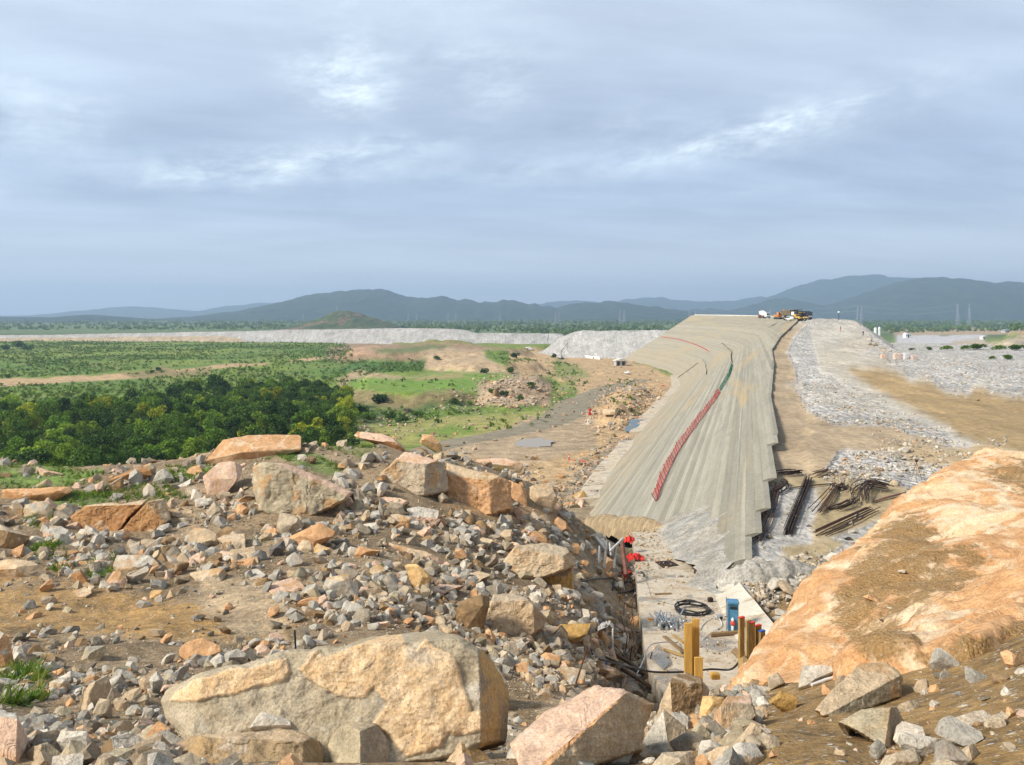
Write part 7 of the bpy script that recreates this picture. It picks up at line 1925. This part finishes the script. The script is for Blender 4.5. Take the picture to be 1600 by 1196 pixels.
pole = empty('marker_pole', at(1310.6, 495, 318)); pole.location.z = -3.4; tag(pole, 'dark pole with a white lamp above the rocky shoulder of the dam', 'pole'); MB().tube([(0, 0, -.3), (0, 0, 3.6)], .09, 6).build('shaft', M_DARKV, pole); MB().lathe([(.1, -.3), (.42, -.2), (.5, 0), (.42, .25), (.1, .35)], (0, 0, 3.9), n=12).build('lamp', M_WHITE, pole, True)
car('parked_car', 'small white car parked on the bare ground by the road end', 980, 583, 482, -1.3, M_WHITE, 'car')
# light rim of stones / low parapet along the far crest
m = MB(); ch = [(face_x(d, -1.9) + 1.3, d) for d in np.linspace(350, 628, 40)]
m.tube([(x, y, zt(y) + .35) for x, y in ch], .45, 5); o = m.build('crest_kerb', M_LCONC); tag(o, 'pale low kerb along the left part of the dam crest', 'kerb')

# ---- people
def person(name, label, p, top, legs, hat=None, facing=0.0, arm=0.0):
    J = dict(pelvis=(0,0,.95), belly=(0,0,1.10), chest=(0,-.01,1.35), neck=(0,0,1.50), head=(0,-.02,1.64), crown=(0,-.01,1.76), lh=(-.10,0,.92), lk=(-.13,-.05,.50), la=(-.13,.04,.08), lt=(-.14,-.14,.03), rh=(.10,0,.92), rk=(.12,.02,.50), ra=(.14,.10,.08), rt=(.15,-.08,.03), ls=(-.19,0,1.42), le=(-.27,-.04,1.15), lw=(-.27,-.14 - arm,.92 + arm), lf=(-.27,-.2 - arm,.85 + arm), rs=(.19,0,1.42), re=(.28,.02,1.15), rw=(.29,-.1,.92), rf=(.29,-.15,.84))
    R = dict(pelvis=.14, belly=.13, chest=.16, neck=.06, head=.10, crown=.085, lh=.10, lk=.07, la=.045, lt=.04, rh=.10, rk=.07, ra=.045, rt=.04, ls=.075, le=.05, lw=.035, lf=.04, rs=.075, re=.05, rw=.035, rf=.04)
    E = ['pelvis-belly','belly-chest','chest-neck','neck-head','head-crown','pelvis-lh','lh-lk','lk-la','la-lt','pelvis-rh','rh-rk','rk-ra','ra-rt','chest-ls','ls-le','le-lw','lw-lf','chest-rs','rs-re','re-rw','rw-rf']
    ks = list(J); me = bpy.data.meshes.new(name); me.from_pydata([J[k] for k in ks], [(ks.index(a), ks.index(b)) for a, b in (e.split('-') for e in E)], [])
    o = link(name, me); s = o.modifiers.new('skin', 'SKIN'); o.modifiers.new('smooth', 'SUBSURF').levels = 1
    for i, k in enumerate(ks): me.skin_vertices[0].data[i].radius = (R[k], R[k] * .85)
    me.skin_vertices[0].data[0].use_root = True
    dg = bpy.context.evaluated_depsgraph_get(); nm = bpy.data.meshes.new_from_object(o.evaluated_get(dg)); o.modifiers.clear(); o.data = nm; bpy.data.meshes.remove(me)
    for mt in (M_SKIN, top, legs, M_BLACK): nm.materials.append(mt)
    for f in nm.polygons:
        z = f.center.z; x = abs(f.center.x); f.material_index = 3 if z < .1 else 2 if z < .96 and x < .235 else 0 if z > 1.47 or z < .95 else 1
        f.use_smooth = True
    o.location = p; o.rotation_euler = (0, 0, facing); tag(o, label, 'person')
    if hat: MB().lathe([(.15, -.02), (.125, .0), (.12, .07), (.07, .12), (.01, .135)], (0, -.01, 1.70), n=12).build('helmet', hat, o, True)
    return o
def on_fill(px, d):
    x = (px - 800) / F * d; return Vector((x, d, float(fill_z(np.array([x]), np.array([d]))[0])))
person('person', 'person in a red top and trousers walking on the rockfill ramp', on_fill(1313.4, 276), M_REDCLOTH, M_REDCLOTH, M_DKCLOTH, .6)
person('person', 'person in dark clothes and a white helmet on the rocky shoulder', on_fill(1348.6, 262) + Vector((0, 0, .5)), M_DKCLOTH, M_DKCLOTH, M_WHITE, .2, .3)

# ---- small structures in the valley
def gz(px, py): p = valley_at(px, py); return p
v = empty('culvert_portal', gz(969, 572), .25); tag(v, 'small grey concrete portal with two openings at the toe of the dam', 'culvert')
for x in (-3.5, 0, 3.5): MB().box((x, 0, 1.7), (.9 if x else 1.6, 4, 3.6), bev=.05).build('wall', M_CONC, v)
MB().prism([(-4.4, 3.5), (4.6, 3.5), (4.6, 4.1), (.2, 5.3), (-4.4, 4.1)], -2.6, 3).build('roof', M_LCONC, v); MB().box((0, 1.9, 1.7), (6.6, .2, 3.4)).build('back_wall', M_SHADEBOX, v)
v = empty('mobile_crane', gz(877, 562), .6); tag(v, 'thin crane with a leaning boom in front of the pale berm', 'crane')
MB().box((0, 0, 1.0), (2.4, 5.5, .8), bev=.1).build('carrier', M_DARKV, v); MB().box((0, .5, 2.0), (2.2, 2.6, 1.4), bev=.1).build('cab', M_CONC, v); MB().tube([(0, 0, 2.2), (0, 0, 7.2)], .22, 6).build('mast', M_DARKV, v); MB().tube([(0, 0, 7.0), (4.2, -3, 13.5)], [.24, .18], 6).build('boom', M_DARKV, v); MB().tube([(4.2, -3, 13.5), (4.2, -3, 6)], .05, 4).build('hoist_cable', M_DARKV, v)
for y in (-2, 0, 2):
    for sx in (-1, 1): wheel(v, sx * 1.1, y, .5, .35)
v = empty('white_tent', gz(826, 546.5), .1); tag(v, 'low white tent at the foot of the second pale berm', 'tent'); MB().prism([(-4.2, 0), (4.2, 0), (3.7, 1.3), (1.0, 2.6), (-1.6, 2.4), (-3.8, 1.2)], -2.5, 2.5).build('canvas', M_TARP, v); MB().box((-1.5, -2.53, .7), (1.4, .06, 1.4)).build('entrance', M_SHADEBOX, v)
A, B = gz(886, 556), gz(938, 562.5); dv = B - A; v = empty('low_wall', A, math.atan2(dv.y, dv.x)); tag(v, 'long low white wall below the nearest pale berm', 'wall')
MB().box((dv.length / 2, 0, .9), (dv.length, .7, 2.6), bev=.05).build('wall_body', M_TARP, v); MB().box((dv.length * .47, -.38, .6), (1.4, .1, 1.6)).build('opening', M_SHADEBOX, v); MB().box((dv.length * .82, -.38, .6), (1.6, .1, 1.6)).build('opening', M_SHADEBOX, v)
v = empty('road_barrier', gz(922, 650), .3); tag(v, 'tall red and white barrier standing beside the dirt road', 'barrier')
MB().box((0, 0, 2.1), (1.0, .5, 1.1), bev=.12).build('upper_block', M_REDP, v); MB().box((-.1, 0, .75), (1.15, .55, 1.4), bev=.15).build('lower_block', M_REDP, v); MB().box((.45, -.2, 1.35), (.5, .4, .6), bev=.08).build('white_block', M_WHITE, v)
v = empty('road_barrier', gz(919, 664), .1); tag(v, 'pale pink traffic barrier below the tall red one', 'barrier'); MB().prism([(-.45, 0), (.45, 0), (.15, 1.9), (-.15, 1.9)], -.35, .35).build('body', M_TARP, v); MB().box((0, -.02, 1.0), (.5, .66, .3), bev=.03).build('stripe', M_REDP, v)
crumple('plastic_netting', 'strip of red netting on the dirt flat by the dam foot', gz(905, 722), 3.2, 1.0, .5, M_REDNET, 21, 'netting', -.3)
crumple('plastic_netting', 'scrap of red netting on the mound right of the road', gz(1036, 604), 3.5, 1.6, .7, M_REDNET, 22, 'netting', .1)
v = empty('barrier_post', gz(889, 720)); tag(v, 'upright red plastic post on the dirt flat by the puddle', 'post'); MB().lathe([(.35, 0), (.3, .15), (.14, .2), (.12, 1.5), (.05, 1.55)], n=10).build('post', M_REDNET, v, True); MB().lathe([(.15, .9), (.15, 1.15)], n=10).build('band', M_WHITE, v)
timber('concrete_beam', 'long pale beam lying on the mound at the road edge', gz(984, 611) + Vector((0, 0, .4)), gz(1008, 609.5) + Vector((0, 0, .4)), .8, .7, M_LCONC, cat='beam')
# the works area beyond the dam, at right
def shed(lb, px, py, d, w, l, h, mat, roof, rz=0.2):
    p = at(px, py, d); p.z = float(valley_z(np.array([p.x]), np.array([p.y]))[0]); v = empty('site_building', p, rz); tag(v, lb, 'building')
    MB().box((0, 0, h / 2), (w, l, h)).build('wall', mat, v); MB().prism([(-w / 2 - .4, h), (w / 2 + .4, h), (0, h + w * .16)], -l / 2 - .4, l / 2 + .4).build('roof', roof, v)
    MB().box((0, -l / 2 - .03, h * .4), (w * .25, .1, h * .8)).build('door', M_SHADEBOX, v)
    for sx in (-.33, .33): MB().box((sx * w, -l / 2 - .03, h * .6), (w * .16, .1, h * .3)).build('window', M_GLASS, v)
shed('white site building on the gravel flat beyond the dam shoulder', 1417, 526, 1180, 9, 7, 6, M_WHITE, M_WHITE); shed('small cream building at the far edge of the gravel flat', 1536, 528, 1120, 6, 6, 4.5, M_LCONC, M_WHITE)
shed('grey shed in the far works area, left one', 1572, 516, 1500, 14, 10, 5, M_CONC, M_STEEL); shed('grey shed in the far works area, right one', 1592, 516, 1520, 14, 10, 5, M_CONC, M_WHITE)
for x, b, h, w, lb in ((1374, 520, 9, 4, 'taller white silo behind the rocky shoulder'), (1368, 518, 6, 4.5, 'shorter white silo behind the rocky shoulder')):
    p = at(x, b, 1250); p.z = -38; v = empty('silo', p); tag(v, lb, 'silo'); H = (490 - (b - h)) / F * 1250 + 38; r = w / 2 / F * 1250; MB().lathe([(r, 0), (r, H * .93)], n=16).build('tank', M_WHITE, v, True); MB().lathe([(r * 1.02, H * .93), (r * .3, H), (.05, H)], n=16).build('cap', M_WHITE, v, True)
